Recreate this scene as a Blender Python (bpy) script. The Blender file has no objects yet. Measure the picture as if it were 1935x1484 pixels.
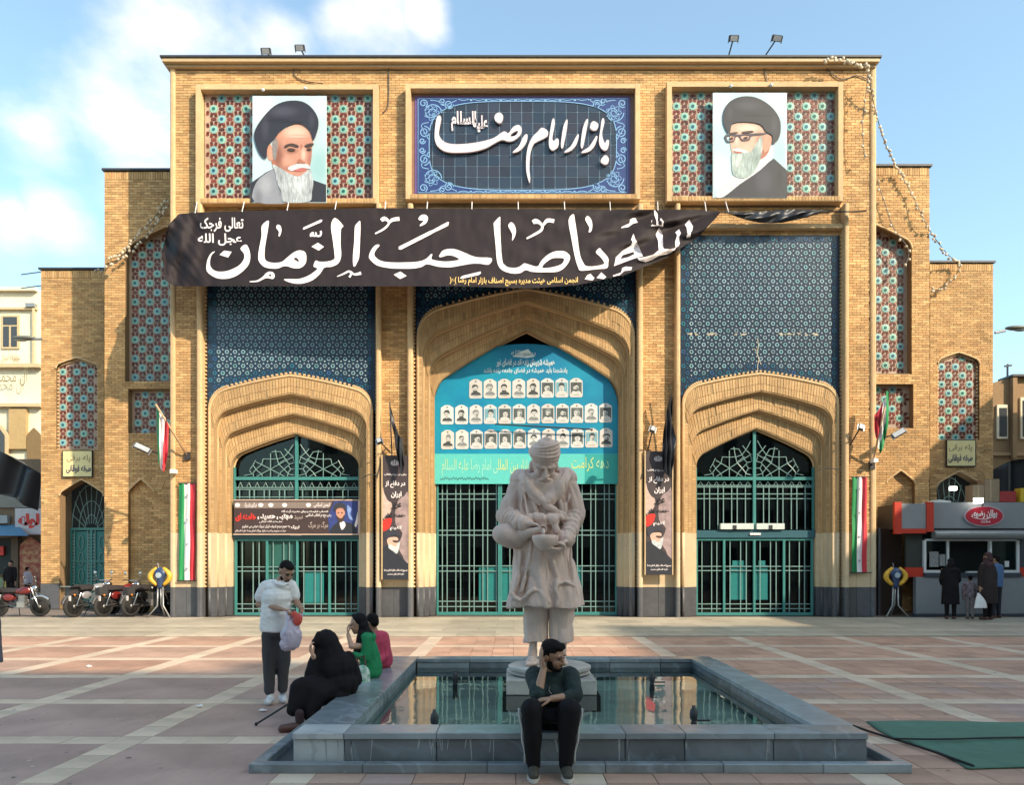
import bpy, math, random
from mathutils import Vector, Matrix, noise
from mathutils.geometry import delaunay_2d_cdt
random.seed(7)
R=math.radians
sc=bpy.context.scene
COL=sc.collection
# ---------------- camera ----------------
F=1400.0; CX=967.5; HY=1063.0; H=1.7          # focal length and horizon in photograph pixels, eye height
cam=bpy.data.objects.new('camera',bpy.data.cameras.new('camera'))
COL.objects.link(cam); sc.camera=cam
cam.location=(0,0,H); cam.rotation_euler=(R(90),0,0)
cam.data.sensor_width=36; cam.data.lens=36*F/1935; cam.data.shift_y=(HY-742)/1935
cam.data.clip_end=2000
# ---------------- sky and sun ----------------
EL,AZ=R(32),R(50)                               # sun stands in front of the facade, to the right
SUN=Vector((math.sin(AZ)*math.cos(EL),-math.cos(AZ)*math.cos(EL),math.sin(EL)))
w=bpy.data.worlds.new("World"); sc.world=w; w.use_nodes=True
nt=w.node_tree; N=nt.nodes; L=nt.links; bg=N['Background']
sky=N.new('ShaderNodeTexSky'); sky.sky_type='NISHITA'; sky.sun_disc=False
sky.sun_elevation=EL; sky.sun_rotation=math.atan2(SUN.x,SUN.y); sky.air_density=1.0; sky.dust_density=1.6; sky.ozone_density=2.0
bg.inputs[1].default_value=0.15
tc=N.new('ShaderNodeTexCoord')
mp=N.new('ShaderNodeMapping'); mp.inputs['Scale'].default_value=(1,1,1.7); mp.inputs['Location'].default_value=(.35,.2,.1)
L.new(tc.outputs['Generated'],mp.inputs['Vector'])
n1=N.new('ShaderNodeTexNoise'); n1.inputs['Scale'].default_value=2.1; n1.inputs['Detail'].default_value=9; n1.inputs['Roughness'].default_value=.52
L.new(mp.outputs[0],n1.inputs['Vector'])
acc=None
def blob_dir(px,py):
    return Vector(((px-CX)/F,1,(HY-py)/F)).normalized()
for (px,py,rad,wt) in ((250,-30,.24,.22),(520,60,.16,.2),(640,20,.14,.2),(70,255,.10,.15),(230,230,.11,.17),(90,385,.055,.17),(20,395,.05,.14),(160,120,.08,.14),(800,20,.05,.18)):
    d=N.new('ShaderNodeVectorMath'); d.operation='DISTANCE'; d.inputs[1].default_value=blob_dir(px,py)
    nrm=N.new('ShaderNodeVectorMath'); nrm.operation='NORMALIZE'; L.new(tc.outputs['Generated'],nrm.inputs[0]); L.new(nrm.outputs[0],d.inputs[0])
    mr=N.new('ShaderNodeMapRange'); mr.inputs[1].default_value=0; mr.inputs[2].default_value=rad; mr.inputs[3].default_value=wt; mr.inputs[4].default_value=0
    L.new(d.outputs['Value'],mr.inputs[0])
    if acc is None: acc=mr.outputs[0]
    else:
        a=N.new('ShaderNodeMath'); a.operation='MAXIMUM'; L.new(acc,a.inputs[0]); L.new(mr.outputs[0],a.inputs[1]); acc=a.outputs[0]
a=N.new('ShaderNodeMath'); a.operation='ADD'; L.new(acc,a.inputs[0]); L.new(n1.outputs['Fac'],a.inputs[1])
cr=N.new('ShaderNodeMapRange'); cr.interpolation_type='SMOOTHSTEP'; cr.inputs[1].default_value=.60; cr.inputs[2].default_value=.76; cr.inputs[3].default_value=.06; cr.inputs[4].default_value=.93
L.new(a.outputs[0],cr.inputs[0])
mx=N.new('ShaderNodeMixRGB'); mx.inputs[2].default_value=(3.9,3.7,3.6,1)
gm=N.new('ShaderNodeMixRGB'); gm.blend_type='MULTIPLY'; gm.inputs[0].default_value=1; gm.inputs[2].default_value=(.86,.98,.86,1)
L.new(sky.outputs[0],gm.inputs[1]); L.new(gm.outputs[0],mx.inputs[1]); L.new(cr.outputs[0],mx.inputs[0]); L.new(mx.outputs[0],bg.inputs[0])
sl=bpy.data.lights.new('sun','SUN'); sl.energy=2.55; sl.angle=R(.6); sl.color=(1.0,.82,.60)
so=bpy.data.objects.new('sun',sl); COL.objects.link(so); so.rotation_euler=SUN.to_track_quat('Z','Y').to_euler(); so.location=SUN*60
vs=sc.view_settings; vs.view_transform='Standard'; vs.look='None'; vs.gamma=1; vs.use_curve_mapping=False; vs.exposure=1.40
sc.cycles.max_bounces=6; sc.cycles.transparent_max_bounces=12

# ---------------- helpers ----------------
def X(px,Y): return (px-CX)*Y/F
def Z(py,Y): return H-(py-HY)*Y/F
def gy(py): return F*H/(py-HY)
WL={}
def tag(o,label=None,cat=None,group=None,kind=None):
    if label: o['label']=label
    if cat: o['category']=cat
    if group: o['group']=group
    if kind: o['kind']=kind
    return o
def put(o,parent,loc=(0,0,0)):
    COL.objects.link(o); l=Vector(loc); WL[o.name]=l
    if parent: o.parent=parent; o.location=l-WL[parent.name]
    else: o.location=l
    return o
def thing(name,label,cat,loc=(0,0,0),group=None):
    o=bpy.data.objects.new(name,None); o.empty_display_size=.2; put(o,None,loc); return tag(o,label,cat,group)
class MB:
    def __init__(s): s.v=[];s.f=[];s.m=[];s.mi=0
    def add(s,vs,fs):
        b=len(s.v); s.v.extend([tuple(p) for p in vs]); s.f.extend([tuple(b+i for i in f) for f in fs]); s.m.extend([s.mi]*len(fs)); return s
    def box(s,x0,x1,y0,y1,z0,z1):
        if x0>x1:x0,x1=x1,x0
        if z0>z1:z0,z1=z1,z0
        if y0>y1:y0,y1=y1,y0
        return s.add([(x0,y0,z0),(x1,y0,z0),(x1,y1,z0),(x0,y1,z0),(x0,y0,z1),(x1,y0,z1),(x1,y1,z1),(x0,y1,z1)],
            [(0,1,5,4),(1,2,6,5),(2,3,7,6),(3,0,4,7),(4,5,6,7),(3,2,1,0)])
    def prism(s,poly,y0,y1):            # polygon in x,z seen from the front, y0 front, y1 back
        n=len(poly)
        ar=sum(poly[i][0]*poly[(i+1)%n][1]-poly[(i+1)%n][0]*poly[i][1] for i in range(n))
        if ar<0: poly=poly[::-1]
        v=[(p[0],y0,p[1]) for p in poly]+[(p[0],y1,p[1]) for p in poly]
        return s.add(v,[tuple(range(n)),tuple(range(2*n-1,n-1,-1))]+[((i+1)%n,i,n+i,n+(i+1)%n) for i in range(n)])
    def tube(s,pts,r,n=8,cap=True):
        pts=[Vector(p) for p in pts]; m=len(pts)
        rs=r if isinstance(r,(list,tuple)) else [r]*m
        vs=[];up=None
        for i,p in enumerate(pts):
            t=(pts[min(i+1,m-1)]-pts[max(i-1,0)]).normalized()
            if up is None: up=Vector((0,0,1)) if abs(t.z)<.9 else Vector((0,1,0))
            a=t.cross(up)
            if a.length<1e-5: a=t.cross(Vector((1,.1,0)))
            a.normalize(); b=a.cross(t); up=b
            for k in range(n):
                q=2*math.pi*(k+.5)/n; vs.append(p+(a*math.cos(q)+b*math.sin(q))*rs[i])
        fs=[(i*n+k,i*n+(k+1)%n,(i+1)*n+(k+1)%n,(i+1)*n+k) for i in range(m-1) for k in range(n)]
        if cap: fs+=[tuple(range(n))[::-1],tuple((m-1)*n+k for k in range(n))]
        return s.add(vs,fs)
    def lathe(s,prof,c,n=24,axis='z'):   # prof: (radius,height)
        vs=[]
        for r_,h in prof:
            for k in range(n):
                q=2*math.pi*k/n; x,y=r_*math.cos(q),r_*math.sin(q)
                p={'z':(x,y,h),'y':(x,h,y),'x':(h,x,y)}[axis]
                vs.append((c[0]+p[0],c[1]+p[1],c[2]+p[2]))
        m=len(prof)
        fs=[(i*n+k,i*n+(k+1)%n,(i+1)*n+(k+1)%n,(i+1)*n+k) for i in range(m-1) for k in range(n)]
        fs+=[tuple(range(n))[::-1],tuple((m-1)*n+k for k in range(n))]
        return s.add(vs,fs)
    def ell(s,c,r,rot=None,n=14):
        vs=[];fs=[];h=n//2+1
        M=rot if rot else Matrix.Identity(3)
        for i in range(1,h):
            th=math.pi*i/h
            for k in range(n):
                q=2*math.pi*k/n
                vs.append(Vector(c)+M@Vector((r[0]*math.sin(th)*math.cos(q),r[1]*math.sin(th)*math.sin(q),r[2]*math.cos(th))))
        t=len(vs); vs+=[Vector(c)+M@Vector((0,0,r[2])),Vector(c)-M@Vector((0,0,r[2]))]
        for i in range(h-2):
            for k in range(n): fs.append((i*n+k,(i+1)*n+k,(i+1)*n+(k+1)%n,i*n+(k+1)%n))
        for k in range(n): fs.append((t,k,(k+1)%n)); fs.append((t+1,(h-2)*n+(k+1)%n,(h-2)*n+k))
        return s.add(vs,fs)
    def cap(s,p0,p1,r0,r1=None,n=12):    # tapered capsule
        r1=r0 if r1 is None else r1; p0=Vector(p0);p1=Vector(p1); d=p1-p0; l=d.length; t=d/l if l>1e-6 else Vector((0,0,1))
        pts=[];rs=[]
        for a in (-80,-55,-28,0): pts.append(p0+t*r0*math.sin(R(a))); rs.append(r0*math.cos(R(a)))
        for a in (0,28,55,80): pts.append(p1+t*r1*math.sin(R(a))); rs.append(r1*math.cos(R(a)))
        return s.tube(pts,rs,n)
    def chain(s,pts,rs,n=12):
        for i in range(len(pts)-1): s.cap(pts[i],pts[i+1],rs[i],rs[i+1],n)
        return s
    def mesh(s,name,mats):
        me=bpy.data.meshes.new(name); me.from_pydata(s.v,[],s.f)
        for m in mats: me.materials.append(m)
        if len(mats)>1: me.polygons.foreach_set('material_index',s.m)
        return me
    def obj(s,name,mats,parent=None,smooth=False,loc=None):
        if not isinstance(mats,(list,tuple)): mats=[mats]
        me=s.mesh(name,mats)
        if smooth: me.shade_smooth()
        o=bpy.data.objects.new(name,me)
        if loc is not None:
            l=Vector(loc)
            for v in me.vertices: v.co-=l
            return put(o,parent,loc)
        return put(o,parent,(0,0,0))
def copies(proto_mesh,name,parent,locs,rots=None):
    out=[]
    for i,l in enumerate(locs):
        o=bpy.data.objects.new(name,proto_mesh); put(o,parent,l)
        if rots: o.rotation_euler=rots[i]
        out.append(o)
    return out
def remesh(mb,name,mats,parent,vox=.012,smooth=6,disp=None,loc=None,mfun=None):
    """fuse all primitives of mb into ONE continuous skin"""
    me=mb.mesh('tmp',[]); o=bpy.data.objects.new('tmp',me); COL.objects.link(o)
    m=o.modifiers.new('r','REMESH'); m.mode='VOXEL'; m.voxel_size=vox
    if smooth: sm=o.modifiers.new('s','SMOOTH'); sm.iterations=smooth; sm.factor=.5
    dg=bpy.context.evaluated_depsgraph_get(); dg.update()
    ne=bpy.data.meshes.new_from_object(o.evaluated_get(dg)); bpy.data.objects.remove(o); bpy.data.meshes.remove(me)
    ne.name=name
    if disp:
        ne.update()
        nn=[v.normal.copy() for v in ne.vertices]
        for v,q in zip(ne.vertices,nn): v.co=v.co+q*disp(v.co,q)
    if not isinstance(mats,(list,tuple)): mats=[mats]
    ne.materials.clear()
    for q in mats: ne.materials.append(q)
    if mfun:
        for p in ne.polygons: p.material_index=mfun(p.center)
    ne.shade_smooth()
    ob=bpy.data.objects.new(name,ne)
    if loc is not None:
        l=Vector(loc)
        for v in ne.vertices: v.co-=l
        return put(ob,parent,loc)
    return put(ob,parent,(0,0,0))
# smooth closed outline / open polyline
def spline(pts,closed=True,k=3):
    n=len(pts); out=[]
    for i in range(n if closed else n-1):
        g=lambda j: pts[j%n] if closed else pts[max(0,min(n-1,j))]
        p0,p1,p2,p3=g(i-1),g(i),g(i+1),g(i+2)
        for q in range(k):
            t=q/k
            out.append(tuple(.5*((2*b)+(c-a)*t+(2*a-5*b+4*c-d)*t*t+(-a+3*b-3*c+d)*t**3) for a,b,c,d in zip(p0,p1,p2,p3)))
    if not closed: out.append(tuple(pts[-1]))
    return out
def inside(p,polys):
    c=False
    for poly in polys:
        j=len(poly)-1
        for i in range(len(poly)):
            a,b=poly[i],poly[j]
            if (a[1]>p[1])!=(b[1]>p[1]) and p[0]<(b[0]-a[0])*(p[1]-a[1])/(b[1]-a[1])+a[0]: c=not c
            j=i
    return c
def fill(mb,polys,surf,step=None,side=None):
    """fill outlines (even-odd holes) and lay them on surf(px,py)->xyz; side(px,py) closes the edge"""
    vs=[];ed=[]
    for p in polys:
        b=len(vs); vs+=[Vector(q[:2]) for q in p]; ed+=[(b+i,b+(i+1)%len(p)) for i in range(len(p))]
    if step:
        xs=[v.x for v in vs]; ys=[v.y for v in vs]
        y=min(ys)
        while y<max(ys):
            x=min(xs)
            while x<max(xs):
                if inside((x,y),polys): vs.append(Vector((x+.013,y+.017)))
                x+=step
            y+=step
    r=delaunay_2d_cdt(vs,ed,[],0,1e-5)
    fv,ff=r[0],r[2]; fs=[]
    for t in ff:
        c=((fv[t[0]].x+fv[t[1]].x+fv[t[2]].x)/3,(fv[t[0]].y+fv[t[1]].y+fv[t[2]].y)/3)
        if inside(c,polys):
            a,b,c2=[fv[i] for i in t]
            if (b.x-a.x)*(c2.y-a.y)-(b.y-a.y)*(c2.x-a.x)>0: t=(t[0],t[2],t[1])   # px y runs down
            fs.append(t)
    mb.add([surf(v.x,v.y) for v in fv],fs)
    if side:
        for p in polys:
            n=len(p); mb.add([surf(*q[:2]) for q in p]+[side(*q[:2]) for q in p],[(i,(i+1)%n,n+(i+1)%n,n+i) for i in range(n)])
def ribbon(mb,pts,wd,surf,k=3,sm=True):
    if sm and len(pts)>2: pts=spline(pts,False,k)
    n=len(pts); wds=wd if isinstance(wd,(list,tuple)) else None
    vs=[]
    for i,p in enumerate(pts):
        a=pts[max(0,i-1)]; b=pts[min(n-1,i+1)]; dx,dy=b[0]-a[0],b[1]-a[1]; l=math.hypot(dx,dy) or 1
        t=i/(n-1)
        if wds: q=t*(len(wds)-1); j=min(int(q),len(wds)-2); ww=wds[j]+(wds[j+1]-wds[j])*(q-j)
        else: ww=wd
        nx,ny=-dy/l*ww/2,dx/l*ww/2
        vs+=[surf(p[0]+nx,p[1]+ny),surf(p[0]-nx,p[1]-ny)]
    mb.add(vs,[(2*i,2*i+2,2*i+3,2*i+1) for i in range(n-1)])
def plane_at(Y,off=0):
    return lambda px,py:(X(px,Y),Y-off,Z(py,Y))
# ---- Arabic shaping with presentation forms for the built-in font ----
AB={'ا':(0xFE8D,0xFE8E),'آ':(0xFE81,0xFE82),'ب':0xFE8F,'پ':0xFB56,'ت':0xFE95,'ج':0xFE9D,'ح':0xFEA1,'خ':0xFEA5,'د':(0xFEA9,0xFEAA),'ر':(0xFEAD,0xFEAE),'ز':(0xFEAF,0xFEB0),'س':0xFEB1,'ش':0xFEB5,'ص':0xFEB9,'ض':0xFEBD,'ط':0xFEC1,'ع':0xFEC9,'ف':0xFED1,'ق':0xFED5,'ک':0xFB8E,'گ':0xFB92,'ل':0xFEDD,'م':0xFEE1,'ن':0xFEE5,'و':(0xFEED,0xFEEE),'ه':0xFEE9,'ی':0xFBFC,'ئ':0xFE89}
def shape(t):
    out=[]
    for wd in t.split(' '):
        r=[]
        for i,c in enumerate(wd):
            b=AB.get(c)
            if b is None: r.append(c);continue
            pj=i>0 and isinstance(AB.get(wd[i-1]),int)
            if isinstance(b,tuple): r.append(chr(b[1] if pj else b[0]))
            else:
                nj=i+1<len(wd) and wd[i+1] in AB
                r.append(chr(b+(3 if pj and nj else 2 if nj else 1 if pj else 0)))
        out.append(''.join(r))
    return ' '.join(out)[::-1]
def text(mb,s,box,surf,bold=.012,thick=0):
    """lettering fitted into the px box (x0,y0,x1,y1) and laid on surf"""
    c=bpy.data.curves.new('t','FONT'); c.body=shape(s) if any(ord(q)>1000 for q in s) else s; c.offset=bold; c.resolution_u=2
    o=bpy.data.objects.new('t',c); COL.objects.link(o)
    dg=bpy.context.evaluated_depsgraph_get(); dg.update()
    me=bpy.data.meshes.new_from_object(o.evaluated_get(dg)); bpy.data.objects.remove(o)
    xs=[v.co.x for v in me.vertices]; ys=[v.co.y for v in me.vertices]
    ax,bx,ay,by=min(xs),max(xs),min(ys),max(ys)
    x0,y0,x1,y1=box
    vs=[surf(x0+(v.co.x-ax)/(bx-ax)*(x1-x0), y1-(v.co.y-ay)/(by-ay)*(y1-y0)) for v in me.vertices]
    fs=[]
    for p in me.polygons:
        q=list(p.vertices)
        if p.normal.z<0: q=q[::-1]
        fs.append(q)
    mb.add(vs,fs); bpy.data.meshes.remove(me)
# ---------------- materials ----------------
def mat(name,c,r=.7,me=0,na=.1,ns=6,isl=0,c2=None,bs=0,bd=0,ob=0,tr=0,em=None,ems=1,stain=0,coat=0,spec=None,vein=None):
    m=bpy.data.materials.new(name); m.use_nodes=True; nt=m.node_tree; n=nt.nodes; l=nt.links; b=n['Principled BSDF']
    b.inputs['Roughness'].default_value=r; b.inputs['Metallic'].default_value=me
    if spec is not None: b.inputs['Specular IOR Level'].default_value=spec
    if tr: b.inputs['Transmission Weight'].default_value=tr
    if coat: b.inputs['Coat Weight'].default_value=coat; b.inputs['Coat Roughness'].default_value=.1
    tc=n.new('ShaderNodeTexCoord'); geo=n.new('ShaderNodeNewGeometry'); col=None
    def M(op,a,bv,cl=False):
        q=n.new('ShaderNodeMath'); q.operation=op; q.use_clamp=cl
        for i,x in enumerate((a,bv)):
            if isinstance(x,(int,float)): q.inputs[i].default_value=x
            else: l.new(x,q.inputs[i])
        return q.outputs[0]
    rgb=n.new('ShaderNodeMixRGB'); rgb.inputs[1].default_value=(*c,1); rgb.inputs[2].default_value=(*(c2 or c),1); rgb.inputs[0].default_value=0
    if c2:
        if isl: l.new(geo.outputs['Random Per Island'],rgb.inputs[0])
        elif ob: oi0=n.new('ShaderNodeObjectInfo'); l.new(oi0.outputs['Random'],rgb.inputs[0])
        else:
            nn=n.new('ShaderNodeTexNoise'); nn.inputs['Scale'].default_value=ns*.6; nn.inputs['Detail'].default_value=5; l.new(tc.outputs['Object'],nn.inputs[0])
            mr=n.new('ShaderNodeMapRange'); mr.inputs[1].default_value=.38; mr.inputs[2].default_value=.62; l.new(nn.outputs[0],mr.inputs[0]); l.new(mr.outputs[0],rgb.inputs[0])
    col=rgb.outputs[0]
    val=1.0
    no=n.new('ShaderNodeTexNoise'); no.inputs['Scale'].default_value=ns; no.inputs['Detail'].default_value=6; no.inputs['Roughness'].default_value=.6; l.new(tc.outputs['Object'],no.inputs[0])
    v=M('ADD',M('MULTIPLY',M('SUBTRACT',no.outputs[0],.5),na*4),1.0)
    if isl:
        h=M('FRACT',M('MULTIPLY',geo.outputs['Random Per Island'],17.3),0)
        v=M('ADD',v,M('MULTIPLY',M('SUBTRACT',h,.5),isl*2))
    if ob:
        oi=n.new('ShaderNodeObjectInfo'); h=M('FRACT',M('MULTIPLY',oi.outputs['Random'],13.7),0)
        v=M('ADD',v,M('MULTIPLY',M('SUBTRACT',h,.5),ob*2))
    if stain:
        s3=n.new('ShaderNodeTexNoise'); s3.inputs['Scale'].default_value=2.7; s3.inputs['Detail'].default_value=9; s3.inputs['Roughness'].default_value=.75; l.new(tc.outputs['Object'],s3.inputs[0])
        m3=n.new('ShaderNodeMapRange'); m3.inputs[1].default_value=.56; m3.inputs[2].default_value=.70; m3.inputs[3].default_value=1; m3.inputs[4].default_value=1-stain*.7; l.new(s3.outputs[0],m3.inputs[0]); v=M('MULTIPLY',v,m3.outputs[0])
        s2=n.new('ShaderNodeTexNoise'); s2.inputs['Scale'].default_value=.55; s2.inputs['Detail'].default_value=7; s2.inputs['Roughness'].default_value=.65; l.new(tc.outputs['Object'],s2.inputs[0])
        mr=n.new('ShaderNodeMapRange'); mr.inputs[1].default_value=.35; mr.inputs[2].default_value=.65; mr.inputs[3].default_value=1-stain; mr.inputs[4].default_value=1+stain*.4; l.new(s2.outputs[0],mr.inputs[0])
        v=M('MULTIPLY',v,mr.outputs[0])
    mu=n.new('ShaderNodeVectorMath'); mu.operation='SCALE'; l.new(col,mu.inputs[0]); l.new(v,mu.inputs['Scale'])
    out=mu.outputs[0]
    if vein:
        wn=n.new('ShaderNodeTexWave'); wn.wave_type='BANDS'; wn.bands_direction='DIAGONAL'; wn.inputs['Scale'].default_value=.9; wn.inputs['Distortion'].default_value=14; wn.inputs['Detail'].default_value=5; wn.inputs['Detail Scale'].default_value=1.6
        l.new(tc.outputs['Object'],wn.inputs[0])
        if ob:
            ad=n.new('ShaderNodeVectorMath'); sc2=n.new('ShaderNodeVectorMath'); sc2.operation='SCALE'; oi=n.new('ShaderNodeObjectInfo')
            sc2.inputs[0].default_value=(31,17,9); l.new(oi.outputs['Random'],sc2.inputs['Scale']); l.new(tc.outputs['Object'],ad.inputs[0]); l.new(sc2.outputs[0],ad.inputs[1]); l.new(ad.outputs[0],wn.inputs[0])
        mr=n.new('ShaderNodeMapRange'); mr.inputs[1].default_value=.86; mr.inputs[2].default_value=1.0; mr.inputs[4].default_value=.55; l.new(wn.outputs[1],mr.inputs[0])
        vm=n.new('ShaderNodeMixRGB'); vm.inputs[2].default_value=(*vein,1); l.new(out,vm.inputs[1]); l.new(mr.outputs[0],vm.inputs[0]); out=vm.outputs[0]
    l.new(out,b.inputs['Base Color'])
    if bd:
        bn=n.new('ShaderNodeTexNoise'); bn.inputs['Scale'].default_value=bs; bn.inputs['Detail'].default_value=4; l.new(tc.outputs['Object'],bn.inputs[0])
        bp=n.new('ShaderNodeBump'); bp.inputs['Strength'].default_value=.6; bp.inputs['Distance'].default_value=bd; l.new(bn.outputs[0],bp.inputs['Height']); l.new(bp.outputs[0],b.inputs['Normal'])
        rr=M('ADD',r-.08,M('MULTIPLY',bn.outputs[0],.16)); l.new(rr,b.inputs['Roughness'])
    if em: b.inputs['Emission Color'].default_value=(*em,1); b.inputs['Emission Strength'].default_value=ems
    return m
BRICK=mat('brick_buff',(.62,.395,.18),.85,isl=.2,c2=(.50,.285,.12),na=.10,ns=7,stain=.22,bs=60,bd=.004)
MORT=mat('mortar',(.25,.165,.09),.9,na=.12,ns=12,stain=.15)
MOULD=mat('moulded_brick',(.60,.41,.22),.8,na=.12,ns=7,stain=.15,bs=30,bd=.005)
PALE=mat('pale_limestone',(.60,.47,.31),.7,na=.07,ns=5,ob=.06,stain=.12)
DARKST=mat('dark_granite',(.085,.088,.10),.45,na=.18,ns=6,ob=.15,stain=.2)
CORN=mat('cornice_metal',(.50,.36,.20),.55,na=.1)
NAVY=mat('navy_glaze',(.012,.028,.055),.3,na=.2,ns=5)
TEALR=mat('pale_teal_glaze',(.16,.33,.36),.3,isl=.25,c2=(.24,.34,.40),na=.1)
WHITEG=mat('white_glaze',(.40,.48,.52),.3,isl=.12,na=.1)
BLUEB=mat('blue_border_glaze',(.03,.085,.22),.3,isl=.3,c2=(.02,.15,.2),na=.1)
CREAM=mat('cream_tile_ground',(.42,.31,.23),.6,na=.1,stain=.15)
ROSE=mat('rosette_teal',(.25,.46,.37),.35,c2=(.20,.40,.42),ob=.14,na=.08)
GRN=mat('rosette_heart',(.01,.12,.09),.3,c2=(.01,.07,.14),ob=.3)
RED=mat('dark_red_glaze',(.17,.035,.022),.35,isl=.4,c2=(.11,.03,.02))
TEAL=mat('turquoise_paint',(.05,.22,.21),.4,na=.08,stain=.1)
TEALG=mat('grey_teal_paint',(.17,.29,.28),.4,na=.1)
TEALP=mat('turquoise_sheet',(.015,.17,.17),.4,na=.12)
def glassmat(name,col,rough=.03,mixf=.55,ior=1.45):
    m=bpy.data.materials.new(name); m.use_nodes=True; nt=m.node_tree; n=nt.nodes; l=nt.links; o=n['Material Output']; n.remove(n['Principled BSDF'])
    t=n.new('ShaderNodeBsdfTransparent'); t.inputs[0].default_value=(*col,1)
    g=n.new('ShaderNodeBsdfGlossy'); g.inputs['Roughness'].default_value=rough
    f=n.new('ShaderNodeFresnel'); f.inputs[0].default_value=ior; ms=n.new('ShaderNodeMixShader')
    l.new(f.outputs[0],ms.inputs[0]); l.new(t.outputs[0],ms.inputs[1]); l.new(g.outputs[0],ms.inputs[2]); l.new(ms.outputs[0],o.inputs[0])
    return m,n,l,g,f
GLASS=glassmat('dark_green_glass',(.38,.5,.47))[0]
CLEAR=glassmat('clear_glass',(.8,.85,.85))[0]
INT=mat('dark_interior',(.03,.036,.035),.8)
BRICKA=mat('arch_brick',(.56,.37,.18),.85,isl=.10,c2=(.50,.31,.145),na=.10,ns=5,stain=.2,bs=60,bd=.004); MORTA=mat('arch_mortar',(.36,.24,.12),.9,na=.1)
BLACK=mat('black_cloth',(.022,.017,.019),.75,na=.15,ns=4)
BLACKS=mat('black_sheen_cloth',(.018,.02,.027),.45,na=.15)
WHITE=mat('white_paint',(.78,.74,.74),.6,na=.03)
YELL=mat('yellow_paint',(.75,.50,.16),.6,na=.05)
REDP=mat('red_paint',(.62,.035,.025),.5,na=.05)
METAL=mat('grey_metal',(.33,.33,.33),.4,.6,na=.1)
DMETAL=mat('dark_metal',(.05,.05,.055),.5,.3,na=.2)
CHROME=mat('chrome',(.6,.6,.6),.18,1)
RUBBER=mat('rubber',(.02,.02,.02),.8)
LAMPON=mat('lit_lamp',(.9,.9,.85),.4,em=(1,.95,.85),ems=3)
# ================= GROUND =================
Y0=23.1; K=Y0/F
def X0(p): return X(p,Y0)
def Z0(p): return Z(p,Y0)
PLAZA=MB().box(-80,80,-40,140,-.4,-.022).obj('plaza_ground',mat('joint_mortar',(.19,.15,.125),.9,na=.2)); tag(PLAZA,kind='structure')
SLABR=mat('red_concrete_slab',(.50,.30,.215),.62,spec=.22,ob=.10,c2=(.44,.295,.23),na=.09,ns=2.2,stain=.30,bs=90,bd=.0015)
SLABG=mat('grey_mauve_slab',(.43,.295,.25),.6,spec=.22,ob=.05,na=.1,ns=1.6,stain=.28,bs=90,bd=.0015)
BAND=mat('pale_band_stone',(.62,.49,.375),.55,spec=.22,ob=.10,na=.09,ns=3,stain=.25,bs=90,bd=.0015)
APR=mat('apron_stone',(.46,.40,.31),.5,spec=.22,ob=.14,na=.1,ns=2,stain=.25,bs=60,bd=.001)
POOLX0,POOLX1,POOLY0,POOLY1=-1.8,2.92,6.09,11.0
KX0,KX1,KY0,KY1=-2.12,3.22,5.95,11.3
slabs=[]   # (x0,x1,y0,y1,mat)
bx=[-18.0+2.05*i for i in range(6)]; bx=[-19.6,-17.6,-15.6,-13.6,-11.66,-9.68,-7.7,-5.72,-3.65,-1.72,.58,2.85,5.05,7.4,9.6,11.8,14.0,16.2,18.4,20.6]
by=[3.15,5.12,7.08,9.04,11.02,13.0,15.0,17.0]
AY=17.35
bw=.15
def clip_pool(x0,x1,y0,y1): return x0>KX0-.02 and x1<KX1+.02 and y0>KY0-.02 and y1<KY1+.02
for i in range(len(bx)-1):
    for j in range(len(by)-1):
        a,b,c,d=bx[i]+bw,bx[i+1]-bw,by[j]+bw,by[j+1]-bw
        big=bx[i]<-3 and by[j]>5.0
        n=1 if big else 4
        nx=n if n==1 else round((b-a)/.42)
        ny=n if n==1 else 4
        for p in range(nx):
            for q in range(ny):
                slabs.append((a+(b-a)*p/nx,a+(b-a)*(p+1)/nx,c+(d-c)*q/ny,c+(d-c)*(q+1)/ny,1 if big and by[j]<11 else (0 if (random.random()<.8 or by[j]>11) else 1)))
        # band stones across (along x) at by[j]
        m=4
        for p in range(m): slabs.append((a+(b-a)*p/m,a+(b-a)*(p+1)/m,by[j]-bw,by[j]+bw,2))
        for q in range(m): slabs.append((bx[i]-bw,bx[i]+bw,c+(d-c)*q/m,c+(d-c)*(q+1)/m,2))
        slabs.append((bx[i]-bw,bx[i]+bw,by[j]-bw,by[j]+bw,2))
x=-22.0
ap=[]
while x<22:
    for j in range(5):
        y=AY-.2+j*1.15; o=.45*(j%2)
        ap.append((x+o,x+o+.9,y,y+1.15,3))
    x+=.9
slabs=[s for s in slabs if not clip_pool(*s[:4]) and s[3]<AY]+ap
def vis(s):
    cx,cy=(s[0]+s[1])/2,(s[2]+s[3])/2
    if cy<5.2 or abs(cx)>cy*.72+1: return 0
    return (s[1]-s[0])*(s[3]-s[2])/cy**3
slabs.sort(key=vis,reverse=True)
SM=[SLABR,SLABG,BAND,APR]; rest=MB(); g=.0032
for i,s in enumerate(slabs):
    x0,x1,y0,y1,k=s
    top=random.uniform(-.002,.0015); gg=g if y0>0 else g
    if i<300:
        m=MB().box((x0-x1)/2+gg,(x1-x0)/2-gg,(y0-y1)/2+gg,(y1-y0)/2-gg,-.03,0)
        o=m.obj('paving_slab',SM[k]); WL[o.name]=Vector((0,0,0))
        o.parent=PLAZA; o.location=((x0+x1)/2,(y0+y1)/2,top); o.rotation_euler=(random.uniform(-.0015,.0015),random.uniform(-.0015,.0015),0)
    else:
        rest.mi=k; rest.box(x0+gg,x1-gg,y0+gg,y1-gg,-.03,top)
for k in range(4):pass
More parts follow.
